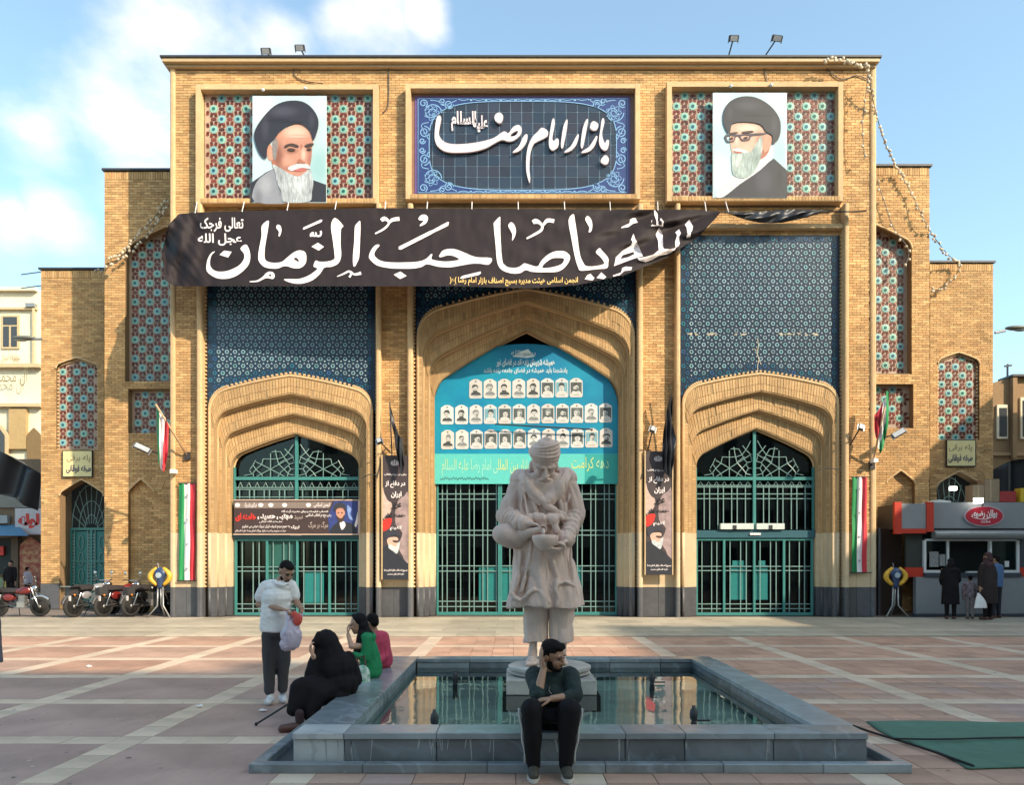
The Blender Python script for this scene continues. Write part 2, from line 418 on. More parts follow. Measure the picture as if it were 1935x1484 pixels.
SMI=[mat('red_slab_far',(.50,.30,.215),.62,spec=.22,isl=.12,na=.09,ns=2.2,stain=.2),mat('mauve_slab_far',(.43,.295,.25),.6,spec=.22,isl=.05,na=.1,stain=.2),mat('band_far',(.62,.49,.375),.55,spec=.22,isl=.1,na=.08,stain=.15),mat('apron_far',(.46,.40,.31),.5,spec=.22,isl=.14,na=.1,stain=.25)]
tag(rest.obj('paving_slab',SMI,PLAZA),kind='stuff')
# street surface beyond the plaza edges is the same sheet
# ================= BAZAAR BUILDING =================
B=thing('bazaar_building','wide yellow brick bazaar front with three pointed arches, tiled panels and stepped side wings','building',(0,Y0,0))
def part(mb,name,mats,parent=B,**k): return mb.obj(name,mats,parent,**k)
bricks=MB(); abricks=MB()
def bwall(x0,x1,z0,z1,Y,excl=None,hc=.083,lb=.245,jit=.004):
    nz=max(1,round((z1-z0)/hc)); hc=(z1-z0)/nz
    for j in range(nz):
        za,zb=z0+j*hc+.006,z0+(j+1)*hc-.006; zm=(za+zb)/2
        segs=[(x0,x1)]
        if excl:
            for (a,b) in excl(zm):
                ns=[]
                for s in segs:
                    if b<=s[0] or a>=s[1]: ns.append(s)
                    else:
                        if a>s[0]: ns.append((s[0],a))
                        if b<s[1]: ns.append((b,s[1]))
                segs=ns
        for s in segs:
            x=s[0]-(lb*.5 if j%2 else 0)-random.random()*.02
            while x<s[1]:
                a=max(x+.005,s[0]); b=min(x+lb-.006,s[1])
                if b-a>.03: bricks.box(a,b,Y+random.uniform(-jit,jit)-.004,Y+.03,za,zb)
                x+=lb
def arch_pts(xl,xr,zf,za,rf=.28,na=7,nl=7,bulge=.035):
    w,h=(xr-xl)/2,za-zf; r=rf*w
    D=math.hypot(w-r,h); ft=math.atan2(h,w-r)+math.acos(min(.99,r/D))
    pts=[]
    for i in range(na+1):
        f=math.pi+(ft-math.pi)*i/na; pts.append((r+r*math.cos(f),r*math.sin(f)))
    tx,tz=pts[-1]; L_=math.hypot(w-tx,h-tz)
    for i in range(1,nl+1):
        t=i/nl; bu=bulge*L_*4*t*(1-t)*.5
        pts.append((tx+(w-tx)*t-bu*(h-tz)/L_,tz+(h-tz)*t+bu*(w-tx)/L_))
    left=[(xl+p[0],zf+p[1]) for p in pts]
    return left+[(xr-p[0],zf+p[1]) for p in pts[-2::-1]]
def arch_excl(pts,z0=0):
    """x interval blocked by an arch opening at height z"""
    zf=pts[0][1]
    def f(z):
        if z<z0: return []
        if z<=zf: return [(pts[0][0],pts[-1][0])]
        n=len(pts)//2; xs=[]
        for a,b in zip(pts[:-1],pts[1:]):
            if (a[1]<z)!=(b[1]<z): xs.append(a[0]+(b[0]-a[0])*(z-a[1])/(b[1]-a[1]))
        return [(min(xs),max(xs))] if len(xs)>1 else []
    return f
ZD,ZP=.92,2.62       # tops of the dark granite and of the pale stone
def arch_bay(outer,inner,Yd,N=3):
    """stepped pointed arch: outer (xl,xr,foot,apex) px on Y0, inner px on Yd"""
    A=(X0(outer[0]),X0(outer[1]),Z0(outer[2]),Z0(outer[3])); Bq=(X(inner[0],Yd),X(inner[1],Yd),Z(inner[2],Yd),Z(inner[3],Yd))
    cur=[]
    for i in range(N+1):
        t=i/N; q=[a+(b-a)*t for a,b in zip(A,Bq)]; c=arch_pts(*q)
        cur.append([(q[0],0),(q[0],ZD),(q[0],ZP)]+c+[(q[1],ZP),(q[1],ZD),(q[1],0)])
    Ys=[Y0-.06+(Yd-Y0+.06)*i/N for i in range(N+1)]
    n=len(cur[0]); face=MB()
    def mi(i): return 1 if i in(0,n-2) else 2 if i in(1,n-3) else 0
    for k in range(N):
        a,b=cur[k],cur[k+1]; ya,yb=Ys[k],Ys[k+1]
        for i in range(n-1):
            face.mi=mi(i)
            face.add([(a[i][0],ya,a[i][1]),(a[i+1][0],ya,a[i+1][1]),(b[i+1][0],ya,b[i+1][1]),(b[i][0],ya,b[i][1])],[(0,1,2,3)])
            face.add([(b[i][0],ya,b[i][1]),(b[i+1][0],ya,b[i+1][1]),(b[i+1][0],yb,b[i+1][1]),(b[i][0],yb,b[i][1])],[(0,1,2,3)])
    part(face,'arch',[MORTA,DARKST,PALE])
    for k in range(N+1):
        c=cur[k]; y=Ys[k]
        rib=MB(); r=.05 if k==0 else .036
        rib.mi=0; rib.tube([(p[0],y+.01,p[1]) for p in c[2:n-2]],r,6)
        for s in ((0,1),(n-1,n-2)):
            rib.mi=1; rib.tube([(c[s[0]][0],y+.01,0),(c[s[1]][0],y+.01,ZD-.003)],r,6)
        for s in ((1,2),(n-2,n-3)):
            rib.mi=2; rib.tube([(c[s[0]][0],y+.01,ZD),(c[s[1]][0],y+.01,ZP-.003)],r,6)
        part(rib,'rib',[MOULD,DARKST,PALE],smooth=True)
    # radial soldier bricks on each ring and courses on the jambs
    for k in range(N):
        a,b=cur[k],cur[k+1]; y=Ys[k]-.012
        acc=0;
        for i in range(3,n-4):
            L_=math.hypot(a[i+1][0]-a[i][0],a[i+1][1]-a[i][1]); m=max(1,round(L_/.088))
            for q in range(m):
                t0=(q+.09)/m; t1=(q+.91)/m
                def P(t,u):
                    ax=a[i][0]+(a[i+1][0]-a[i][0])*t; az=a[i][1]+(a[i+1][1]-a[i][1])*t
                    cx=b[i][0]+(b[i+1][0]-b[i][0])*t; cz=b[i][1]+(b[i+1][1]-b[i][1])*t
                    return ax+(cx-ax)*u,az+(cz-az)*u
                for (u0,u1) in ((.10,.56),(.58,.93)):
                    if random.random()<.03: continue
                    ps=[P(t0,u0),P(t1,u0),P(t1,u1),P(t0,u1)]
                    j=random.uniform(-.007,.005)
                    abricks.prism(ps,y+j-.004,y+.02)
        for (s,sg) in ((3,1),(n-4,-1)):
            x_0,x_1=sorted((a[s][0],b[s][0])); z=ZP+.01
            while z<min(a[s][1],b[s][1]):
                if x_1-x_0>.09: abricks.box(x_0+.045,x_1-.03,y+random.uniform(-.004,.004),y+.02,z,z+.07)
                z+=.083
    return cur,Ys
def blue_panel(xl,xr,yt,outer,field_top=None):
    """glazed star-lattice panel over an arch"""
    c=arch_pts(X0(outer[0]),X0(outer[1]),Z0(outer[2]),Z0(outer[3]))
    poly=[(X0(xl),c[0][1]),(X0(xl),Z0(yt)),(X0(xr),Z0(yt)),(X0(xr),c[-1][1])]+c[::-1]
    bk=MB().prism(poly,Y0+.0,Y0+.4); tp=part(bk,'tile_panel',NAVY)
    edge=c; m=MB(); n=MB()
    px,pz=15.4*K,13.35*K; rowi=0; z=Z0(yt)-.11
    def dist(x,z): return min(math.hypot(x-p[0],z-p[1]) for p in edge2)
    edge2=[]
    for a,b in zip(c[:-1],c[1:]):
        for q in range(4): edge2.append((a[0]+(b[0]-a[0])*q/4,a[1]+(b[1]-a[1])*q/4))
    def hexr(mb,x,z,ro,ri,y=Y0-.012,nn=6,rot=0):
        vs=[]
        for rr,yy in ((ro,Y0),(ro,y),(ri,y)):
            for k in range(nn):
                q=2*math.pi*k/nn+rot; vs.append((x+rr*math.cos(q),yy,z+rr*math.sin(q)))
        fs=[(k,(k+1)%nn,nn+(k+1)%nn,nn+k) for k in range(nn)]+[(nn+k,nn+(k+1)%nn,2*nn+(k+1)%nn,2*nn+k) for k in range(nn)]
        if ri<.006: vs=vs[:2*nn]; fs=[(k,(k+1)%nn,nn+(k+1)%nn,nn+k) for k in range(nn)]+[tuple(range(nn,2*nn))]
        mb.add(vs,fs)
    zlow=min(p[1] for p in edge)
    ex=arch_excl(c)
    while z>zlow:
        x=X0(xl)+.1+(px/2 if rowi%2 else 0)
        while x<X0(xr)-.06:
            for (ox,oz,kind) in ((0,0,0),(px/2,pz*.34,1),(px/2,-pz*.34,1)):
                qx,qz=x+ox,z+oz
                if qx>X0(xr)-.07 or qz>Z0(yt)-.06: continue
                e=ex(qz)
                if any(a-.0<qx<b+.0 for a,b in e): continue
                d=dist(qx,qz) if qz<Z0(outer[3])+.5 else 9
                if d<.07: continue
                border=d<.33 or qx<X0(xl)+.27 or qx>X0(xr)-.27 or qz>Z0(yt)-.24
                m.mi=2 if border else kind
                if kind==0: hexr(m,qx,qz,.069,.038)
                elif not border: hexr(m,qx,qz,.032,0,nn=3,rot=R(90) if oz>0 else R(-90))
                else: hexr(m,qx,qz,.026,0)
            x+=px
        z-=pz; rowi+=1
    tag(part(m,'tile',[TEALR,WHITEG,BLUEB],parent=tp),kind='stuff')
    # saw-tooth brick edging along arch and sides
    t=MB()
    pts=[(X0(xl)-.045,z_) for z_ in frange(ZD,Z0(yt),.12)]
    for (x,z) in pts: t.box(x-.03,x+.03,Y0-.05,Y0+.02,z,z+.06)
    for (x,z) in [(X0(xr)+.045,z_) for z_ in frange(ZD,Z0(yt),.12)]: t.box(x-.03,x+.03,Y0-.05,Y0+.02,z,z+.06)
    for i,(x,z) in enumerate(edge2):
        if i%2==0: t.box(x-.03,x+.03,Y0-.085,Y0-.0,z+.06,z+.115)
    tag(part(t,'dog_tooth_brick',[MOULD]),kind='stuff')
    return tp
def frange(a,b,s):
    while a<b: yield a; a+=s
def moulding(xa,xb,y_top,pr=.28,name='moulding'):
    """projecting pilaster strip down to the ground"""
    m=MB(); z1=Z0(y_top)
    for mi,za,zb in ((1,0,ZD),(2,ZD+.003,ZP),(0,ZP+.003,z1)):
        m.mi=mi; a,b=X0(xa),X0(xb); c=(b-a)*.25
        poly=[(a,Y0+.03),(a,Y0-pr+c),(a+c*.5,Y0-pr+c*.3),(a+c*1.3,Y0-pr),(b-c*1.3,Y0-pr),(b-c*.5,Y0-pr+c*.3),(b,Y0-pr+c),(b,Y0+.03)]
        n=len(poly); m.add([(p[0],p[1],za) for p in poly]+[(p[0],p[1],zb) for p in poly],[(i,(i+1)%n,n+(i+1)%n,n+i) for i in range(n)]+[tuple(range(n)),tuple(range(2*n-1,n-1,-1))])
    return part(m,name,[MOULD,DARKST,PALE])
# cores
core=MB()
YT=445
core.box(X0(322),X0(1651),Y0+.03,Y0+8,Z0(YT)+.0,Z0(124))
for a,b in ((330,388),(712,782),(1203,1284),(1582,1655)):
    core.box(X0(a),X0(b),Y0+.03,Y0+.75,0,Z0(YT)-.002)
core.box(X0(330),X0(338),Y0+.76,Y0+8,0,Z0(YT)-.003); core.box(X0(1646),X0(1655),Y0+.76,Y0+8,0,Z0(YT)-.003)
part(core,'wall',MORT)
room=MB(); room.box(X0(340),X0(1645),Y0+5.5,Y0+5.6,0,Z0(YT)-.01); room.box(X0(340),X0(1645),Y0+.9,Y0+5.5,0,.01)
part(room,'back_wall',INT)
# arches
ocL=(397,703,778,711); ocR=(1290,1582,768,708); ocC=(790,1197,640,548)
cL,_=arch_bay(ocL,(442,681,887,822),23.75)
cR,_=arch_bay(ocR,(1313,1538,884,812),23.65)
cC,_=arch_bay(ocC,(822,1167,756,628),23.75)
blue_panel(392,709,YT,ocL); blue_panel(1285,1586,YT,ocR); blue_panel(786,1201,YT,ocC)
for a,b in ((378,388),(713,722),(772,782),(1203,1212),(1274,1282),(1589,1597)): moulding(a,b,392)
moulding(1644,1655,124,.06,'corner_moulding'); moulding(322,332,124,.06,'corner_moulding')
# pier brickwork + stone slabs
for a,b in ((332,378),(722,772),(1212,1274),(1597,1644)):
    xa,xb=X0(a),X0(b)
    bwall(xa+.004,xb-.004,ZP+.005,Z0(YT),Y0)
    for k,(za,zb) in enumerate(((0,ZD),(ZD,1.75),(1.75,ZP))):
        for h in range(2):
            m=xa+(xb-xa)*(.45 if b-a<60 else .52)
            l,r=(xa,m) if h==0 else (m,xb)
            MB().box(l+.004,r-.004,Y0-.012,Y0+.03,za+.003,zb-.004).obj('stone_slab',DARKST if k==0 else PALE,B)
# top zone brick
bwall(X0(332),X0(1644),Z0(166),Z0(133),Y0)
for a,b in ((332,376),(718,768),(1208,1256),(1587,1644)): bwall(X0(a),X0(b),Z0(392),Z0(166),Y0)
bwall(X0(332),X0(1644),Z0(445),Z0(392),Y0)
# casings (portrait bays and sign)
def casing(x0,x1,y0,y1,t=9,pr=.28):
    m=MB()
    xo0,xo1,zo0,zo1=X0(x0),X0(x1),Z0(y1),Z0(y0); tt=t*K
    m.box(xo0,xo0+tt,Y0-pr,Y0+.03,zo0,zo1); m.box(xo1-tt,xo1,Y0-pr,Y0+.03,zo0,zo1)
    m.box(xo0+tt+.002,xo1-tt-.002,Y0-pr+.004,Y0+.03,zo1-tt,zo1-.003); m.box(xo0+tt+.002,xo1-tt-.002,Y0-pr+.004,Y0+.03,zo0+.003,zo0+tt)
    part(m,'frame',[MOULD])
    q=MB()
    for x in frange(xo0+tt,xo1-tt,.1): q.box(x+.01,x+.08,Y0-pr-.008,Y0-pr+.006,zo0+.02,zo0+tt-.01)
    tag(part(q,'frame_brick',[BRICK]),kind='stuff')
casing(377,717,170,392); casing(769,1207,168,384); casing(1257,1586,165,388)
m=MB(); m.box(X0(1283),X0(1588),Y0-.2,Y0-.02,Z0(436),Z0(428)); m.box(X0(388),X0(1203),Y0-.2,Y0-.02,Z0(436),Z0(428)); part(m,'string_course',[MOULD])
# cornice
m=MB(); m.box(X0(317),X0(1652),Y0-.12,Y0+.6,Z0(131),Z0(126)); m.box(X0(313),X0(1655),Y0-.25,Y0+.6,Z0(126)+.004,Z0(119)); m.mi=1; m.box(X0(310),X0(1658),Y0-.29,Y0+8,Z0(119)+.004,Z0(116)+.01)
part(m,'cornice',[CORN,DMETAL])
for px in (818,980,1142):
    m=MB().box(X0(px)-.05,X0(px)+.05,Y0+.2,Y0+.3,Z0(114),Z0(103)); m.box(X0(px)-.08,X0(px)+.08,Y0+.15,Y0+.35,Z0(106),Z0(102)); part(m,'vent_pipe',[DMETAL])
# ---- red rosette panels ----
RO=MB()
for k in range(1):
    vs=[(0,-.02,0)]
    for q in range(20):
        rr=.135 if q%2==0 else .112; a=math.pi*q/10; vs.append((rr*math.cos(a),-.012,rr*math.sin(a)))
    RO.add(vs,[(0,i+1,(i+1)%20+1) for i in range(20)])
    vs=[(.055*math.cos(math.pi*q/3),-.026,.055*math.sin(math.pi*q/3)) for q in range(6)]; RO.mi=1; RO.add(vs,[tuple(range(6))])
ROM=RO.mesh('rosette_tile',[ROSE,GRN])
def red_panel(poly,Y,parent=B,sx=.2525,sz=.3217,off=(0,0)):
    """poly in world x,z"""
    bk=MB().prism(poly,Y,Y+.1); tp=part(bk,'tile_panel',CREAM,parent=parent)
    xs=[p[0] for p in poly]; zs=[p[1] for p in poly]; m=MB(); locs=[]
    def ok(x,z,e=.0): return all(inside((x+dx,z+dz),[poly]) for dx,dz in ((e,0),(-e,0),(0,e),(0,-e)))
    j=0; z=max(zs)-off[1]-.12
    def hx(x,z,rx,rz):
        if ok(x,z,.035): m.add([(x+rx*math.cos(math.pi*q/3+.5),Y,z+rz*math.sin(math.pi*q/3+.5)) for q in range(6)]+[(x+rx*math.cos(math.pi*q/3+.5),Y-.012,z+rz*math.sin(math.pi*q/3+.5)) for q in range(6)],[(q,(q+1)%6,6+(q+1)%6,6+q) for q in range(6)]+[(6,7,8,9,10,11)])
    while z>min(zs):
        i=0; x=min(xs)-off[0]+.05
        while x<max(xs):
            if (i+j)%2==0:
                if ok(x,z,.09): locs.append((x,Y-.002,z))
                for sx_ in(-1,1):
                    for q in (0,1): hx(x+sx_*.06,z+(.163 if q else -.163),.052,.046)
                    
            else:
                hx(x,z,.098,.056)
                for sx_ in (-1,1):
                    for q in (-1,1): hx(x+sx_*.07,z+q*.098,.05,.044); 
                hx(x,z+.165,.03,.03)
            x+=sx; i+=1
        z-=sz; j+=1
    copies(ROM,'rosette_tile',tp,locs)
    tag(part(m,'small_tile',[RED],parent=tp),kind='stuff')
    return tp
def rect(x0,x1,y0,y1,Y): return [(X(x0,Y),Z(y1,Y)),(X(x1,Y),Z(y1,Y)),(X(x1,Y),Z(y0,Y)),(X(x0,Y),Z(y0,Y))]
red_panel(rect(387,708,179,383,Y0-.02),Y0-.02,off=(.02,0)); red_panel(rect(1266,1577,174,379,Y0-.02),Y0-.02,off=(.1,0))
# ================= WINGS =================
def niche_poly(xl,xr,yf,ya,yb,Y):
    c=arch_pts(X(xl,Y),X(xr,Y),Z(yf,Y),Z(ya,Y)); return [(X(xl,Y),max(0,Z(yb,Y)))]+c+[(X(xr,Y),max(0,Z(yb,Y)))],c
def wing(x0,x1,ytop,Y,holes,depth=.28,ydir=6,bar=True):
    """brick wall with arched recesses; holes=[(poly,arch,ybottomz,kind)]"""
    xa,xb=X(x0,Y),X(x1,Y); zt=Z(ytop,Y)
    fr=MB(); fill(fr,[[(xa,0),(xa,zt),(xb,zt),(xb,0)]]+[h[0] for h in holes if not h[3]=='door'] +[[(p[0],max(p[1],.0005)) for p in h[0]] for h in holes if h[3]=='door'],lambda x,z:(x,Y+.03,z),side=lambda x,z:(x,Y+.03+depth+(.4 if False else 0),z))
    part(fr,'wing_wall',[MORT])
    body=MB(); 
    body.box(xa,xb,Y+.03+depth+.5,Y+ydir,0,zt-.002)
    part(body,'wing_wall',[MORT])
    ex=[]
    for h in holes:
        zb=h[2]; c=h[1]
        if c: f=arch_excl(c,zb); ex.append(f)
        else:
            xs=[p[0] for p in h[0]]; zs=[p[1] for p in h[0]]
            ex.append((lambda a,b,lo,hi:(lambda z:[(a,b)] if lo<z<hi else []))(min(xs),max(xs),min(zs),max(zs)))
    bwall(xa+.01,xb-.01,ZD,zt-.3,Y,lambda z:[q for f in ex for q in f(z)])
    # soldier course under the coping
    x=xa+.01
    while x<xb-.05: bricks.box(x,x+.07,Y-.006+random.uniform(-.004,.004),Y+.03,zt-.29,zt-.03); x+=.082
    e=[q for f in ex for q in f(.4)]
    x=xa; n=max(2,round((xb-xa)/.7))
    for k in range(n):
        a,b=xa+(xb-xa)*k/n,xa+(xb-xa)*(k+1)/n
        for (p,q) in e:
            if p<b and q>a:
                if p>a: b=min(b,p) 
                elif q<b: a=q
                else: b=a
        if b-a>.05: MB().box(a+.003,b-.003,Y-.02,Y+.03,.002,ZD-.003).obj('stone_slab',DARKST,B)
    cp=MB().box(xa-.06,xb+.06,Y-.06,Y+ydir,zt,zt+.07); part(cp,'coping',[DMETAL])
    for h in holes:
        if h[1]:
            rb=MB().tube([(p[0],Y+.005,p[1]) for p in h[1]],.035,6); part(rb,'rib',[MOULD],smooth=True)
Y1,Y2=25.0,26.85
def inset(poly,d=.0): return poly
# left inner wing
pa,ca=niche_poly(236,392,480,427,722,Y1); pb=rect(242,386,736,820,Y1); pc,cc=niche_poly(242,291,930,905,1166,Y1)
pc=[(p[0],max(p[1],.0005)) for p in pc]
wing(197,395,323,Y1,[(pa,ca,Z(722,Y1),'p'),(pb,None,0,'p'),(pc,cc,0,'n')])
red_panel(pa,Y1+.29,off=(.1,.1)); red_panel(pb,Y1+.27,off=(.1,0))
m=MB(); m.prism(pc,Y1+.2,Y1+.32); part(m,'niche_back',[MORT])
ex_=arch_excl(cc); bwall(X(242,Y1),X(291,Y1),.02,Z(907,Y1),Y1+.17,lambda z:[(-99,ex_(z)[0][0]),(ex_(z)[0][1],99)] if ex_(z) else [(-99,99)])
# right inner wing
pa,ca=niche_poly(1574,1723,470,422,706,Y1); pb=rect(1580,1726,727,809,Y1); pc,cc=niche_poly(1675,1729,914,889,1166,Y1)
pc=[(p[0],max(p[1],.0005)) for p in pc]
wing(1572,1757,315,Y1,[(pa,ca,Z(706,Y1),'p'),(pb,None,0,'p'),(pc,cc,0,'n')])
red_panel(pa,Y1+.29,off=(.16,.1)); red_panel(pb,Y1+.27,off=(.05,0))
m=MB(); m.prism(pc,Y1+.2,Y1+.32); part(m,'niche_back',[MORT])
ex2_=arch_excl(cc); bwall(X(1675,Y1),X(1729,Y1),.02,Z(891,Y1),Y1+.17,lambda z:[(-99,ex2_(z)[0][0]),(ex2_(z)[0][1],99)] if ex2_(z) else [(-99,99)])
# outer wings
def outer(x0,x1,yt,tile,door,gx0,gx1,side):
    pa,ca=niche_poly(*tile,Y2); pd,cd=niche_poly(*door,Y2)
    pd=[(p[0],max(p[1],.0005)) for p in pd]
    wing(x0,x1,yt,Y2,[(pa,ca,Z(tile[4],Y2),'p'),(pd,cd,0,'door')],depth=.45 )
    red_panel(pa,Y2+.12,off=(.1,.05))
    t=MB()
    for i,(a,b) in enumerate(zip(ca[:-1],ca[1:])):
        for q in range(2): 
            x=a[0]+(b[0]-a[0])*q/2; z=a[1]+(b[1]-a[1])*q/2; t.box(x-.03,x+.03,Y2+.06,Y2+.12,z-.09,z-.04)
    zb=Z(tile[4],Y2)
    for z in frange(zb,ca[0][1],.13):
        for x in (ca[0][0]+.05,ca[-1][0]-.05): t.box(x-.025,x+.025,Y2+.06,Y2+.12,z,z+.07)
    tag(part(t,'dog_tooth_brick',[MOULD]),kind='stuff')
    # dark lobby behind the gate
    Yg=Y2+.62
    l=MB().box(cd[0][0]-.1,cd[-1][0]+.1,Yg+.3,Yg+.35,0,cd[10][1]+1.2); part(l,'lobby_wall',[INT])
    return cd,Yg
cdL,YgL=outer(77,197,510,(105,185,697,676,851),(112,196,938,906,1170),133,196,-1)
cdR,YgR=outer(1757,1877,497,(1772,1851,688,666,831),(1770,1856,922,891,1170),1770,1835,1)
def iron_gate(cd,Yg):
    """blue-green wrought iron gate with sheet panels under a fan light"""
    xa,xb=cd[0][0]+.02,cd[-1][0]-.02; zt=2.95
    g_=MB(); g_.box(xa,xa+.06,Yg,Yg+.05,0,zt); g_.box(xb-.06,xb,Yg,Yg+.05,0,zt); xm=(xa+xb)/2
    g_.box(xm-.04,xm+.04,Yg,Yg+.05,0,zt); g_.box(xa+.062,xb-.062,Yg-.004,Yg+.054,zt-.06,zt+.03); g_.box(xa+.062,xb-.062,Yg-.004,Yg+.054,1.7,1.76); g_.box(xa+.062,xb-.062,Yg-.004,Yg+.054,.1,.16)
    gt=part(g_,'gate',[TEAL])
    sh=MB().box(xa+.06,xb-.06,Yg+.06,Yg+.08,.15,zt-.1); part(sh,'sheet_panel',[TEALP],parent=gt)
    for s in (0,1):
        a,b=(xa+.06,xm-.04) if s==0 else (xm+.04,xb-.06); c=(a+b)/2
        for x in (a+.1,b-.1):
            part(MB().box(x-.012,x+.012,Yg+.005,Yg+.03,.16,zt-.07),'bar',[TEALG],parent=gt)
        for z in frange(.3,zt-.3,.62):
            pts=[(c+.09*math.sin(q*math.pi/8),Yg+.015,z+.27-.25*math.cos(q*math.pi/8)) for q in range(17)]
            part(MB().tube(pts,.014,5),'scroll',[TEALG],parent=gt)
        for x in (a+.05,b-.05):
            m=MB()
            for z in frange(.2,zt-.15,.12): m.lathe([(.035,-.008),(.04,0),(.035,.008)],(x,Yg+.02,z),8,'y')
            tag(part(m,'ring_ornament',[TEALG],parent=gt),kind='stuff')
    f=MB()
    ax=max(p[1] for p in cd)
    for q in range(1,10):
        a=math.pi*q/10; ex_=(xb-xa)/2*.97*math.cos(a); ez=(ax-zt-.05)*math.sin(a)
        f.tube([(xm+.25*math.cos(a),Yg+.02,zt+.18*math.sin(a)),(xm+ex_,Yg+.02,zt+ez)],.013,5)
    for rr in (.3,.6,.95):
        f.tube([(xm+(xb-xa)/2*.97*rr*math.cos(math.pi*q/16),Yg+.02,zt+(ax-zt-.05)*rr*math.sin(math.pi*q/16)) for q in range(17)],.014,5)
    part(f,'fan_light',[TEALG],parent=gt)
iron_gate(cdL,YgL); iron_gate(cdR,YgR)
BO=bricks.obj('brick',BRICK,B); tag(BO,kind='stuff'); tag(abricks.obj('arch_brick',BRICKA,B),kind='stuff')
# ================= GATES OF THE MAIN ARCHES =================
def pbox(mb,x0,x1,y0,y1,Y,a=.03,b=.03): return mb.box(X(x0,Y),X(x1,Y),Y-a,Y+b,max(.002,Z(y1,Y)),Z(y0,Y))
def bars(gt,Y,xs,ys,y0,y1,x0,x1,w=1.6,m=None):
    for x in xs: part(pbox(MB(),x-w/2,x+w/2,y0,y1,Y,.012,.012),'bar',[m or TEALG],parent=gt)
    for y in ys: part(pbox(MB(),x0,x1,y-w/2,y+w/2,Y,.018,.016),'bar',[m or TEALG],parent=gt)
# fan lattice traced for the left half, mirrored for the right
FAN=[[(540,290),(540,660)],[(540,540),(340,655)],[(540,540),(745,655)],[(540,540),(330,430)],[(540,540),(890,340)],[(430,380),(540,385),(650,380),(740,350),(800,280),(880,150)],[(430,380),(410,470),(330,540),(280,600),(290,655)],[(610,240),(630,350),(660,460),(740,540),(810,620),(900,640)],[(280,480),(340,560),(400,610),(425,655)],[(240,540),(280,480),(320,400)],[(560,270),(610,262),(690,270),(740,350),(780,420),(820,460),(895,445)],[(750,220),(800,280),(870,340),(895,440)],[(660,460),(740,400),(780,380)],[(650,655),(690,590),(740,545),(820,465)],[(800,480),(840,540),(900,540)],[(840,540),(800,600),(790,655)],[(230,560),(270,620),(150,640)]]
def fan(gt,Y,cxp,s_x,oy,s_y,m=TEALG,flip=1):
    for sg in (1,-1):
        f=MB()
        for l_ in FAN: f.tube([(X(cxp-sg*(930-p[0])*s_x,Y),Y,Z(oy+p[1]*s_y,Y)) for p in l_],.014,5)
        part(f,'fan_lattice',[m],parent=gt)
def door_gate(xl,xr,xm,ytop,yhead,leaf,Y,cur,upper):
    g_=MB()
    for i,x in enumerate(leaf): pbox(g_,x-2,x+2,yhead+15,1164,Y,.04,.04)
    for a,b in zip(leaf[:-1],leaf[1:]): pbox(g_,a+2.1,b-2.1,yhead+15,yhead+19,Y,.035,.035); pbox(g_,a+2.1,b-2.1,1158,1164,Y,.035,.035)
    pbox(g_,xm-2.6,xm+2.6,ytop+2,yhead,Y,.05,.05); pbox(g_,xl,xm-2.7,902,908,Y,.05,.05); pbox(g_,xm+2.7,xr,902,908,Y,.05,.05)
    pbox(g_,xl+.2,xl+3.5,884,yhead,Y,.04,.04); pbox(g_,xr-3.5,xr-.2,884,yhead,Y,.04,.04)
    gt=part(g_,'gate',[TEAL])
    h=MB(); pbox(h,xl,xr,yhead,yhead+14,Y,.09,.09); part(h,'door_header',[mat('header_blue',(.03,.10,.13),.4)],parent=gt)
    h=MB(); pbox(h,xm-10,xm+10,yhead+5,yhead+9,Y,.13,-.092); part(h,'door_sensor',[WHITE],parent=gt)
    # glass behind
    c=[(p[0],p[1]) for p in cur[-1]]; 
    inner_=[p for p in c if p[1]>.01]; 
    gl=MB().prism([(c[0][0],.01)]+inner_+[(c[-1][0],.01)],Y+.12,Y+.135); part(gl,'pane',[GLASS],parent=gt)
    for a,b in zip(leaf[:-1],leaf[1:]):
        w_=b-a; bars(gt,Y+.03,[a+w_*.2,a+w_*.55,a+w_*.74],[yhead+68,yhead+76,1142,1151],yhead+19.5,1157.5,a+2.2,b-2.2)
    fan(gt,Y+.02,xm,(xm-xl)/930*1.0,ytop,(902-ytop)/665)
    ys=upper
    for (a,b) in ((xl+4,xm-4),(xm+4,xr-4)):
        w_=b-a
        if ys==0:
            bars(gt,Y+.02,[a+w_*q for q in (.06,.23,.31,.48,.57,.74,.83)],[922,925.5,940],926,943,a,b)
            for q in range(7):
                xx=a+w_*(q+.5)/7; part(MB().tube([(X(xx-4,Y),Y+.02,Z(921,Y)),(X(xx,Y),Y+.02,Z(912,Y)),(X(xx+4,Y),Y+.02,Z(921,Y))],.012,5),'scallop',[TEALG],parent=gt)
        else:
            bars(gt,Y+.02,[a+w_*q for q in (.13,.23,.38,.48,.63,.73,.88)],[918,921,934,943],918,1001,a,b)
            for q in range(7):
                xx=a+w_*(q+.5)/7; part(MB().tube([(X(xx-4,Y),Y+.02,Z(917,Y)),(X(xx,Y),Y+.02,Z(910,Y)),(X(xx+4,Y),Y+.02,Z(917,Y))],.012,5),'scallop',[TEALG],parent=gt)
    return gt
gL=door_gate(442,681,561,822,1004,[446,505,562,623,678],23.72,cL,0)
gR=door_gate(1313,1538,1425,813,1003,[1316,1368,1425,1481,1534],23.62,cR,1)
q=MB(); pbox(q,576,612,1083,1140,23.78,.005,.005); part(q,'sheet_panel',[TEALP],parent=gL)
q=MB(); pbox(q,508,558,1020,1158,23.80,.0,.02); part(q,'sheet_panel',[mat('dim_sheet',(.02,.10,.085),.5)],parent=gL)
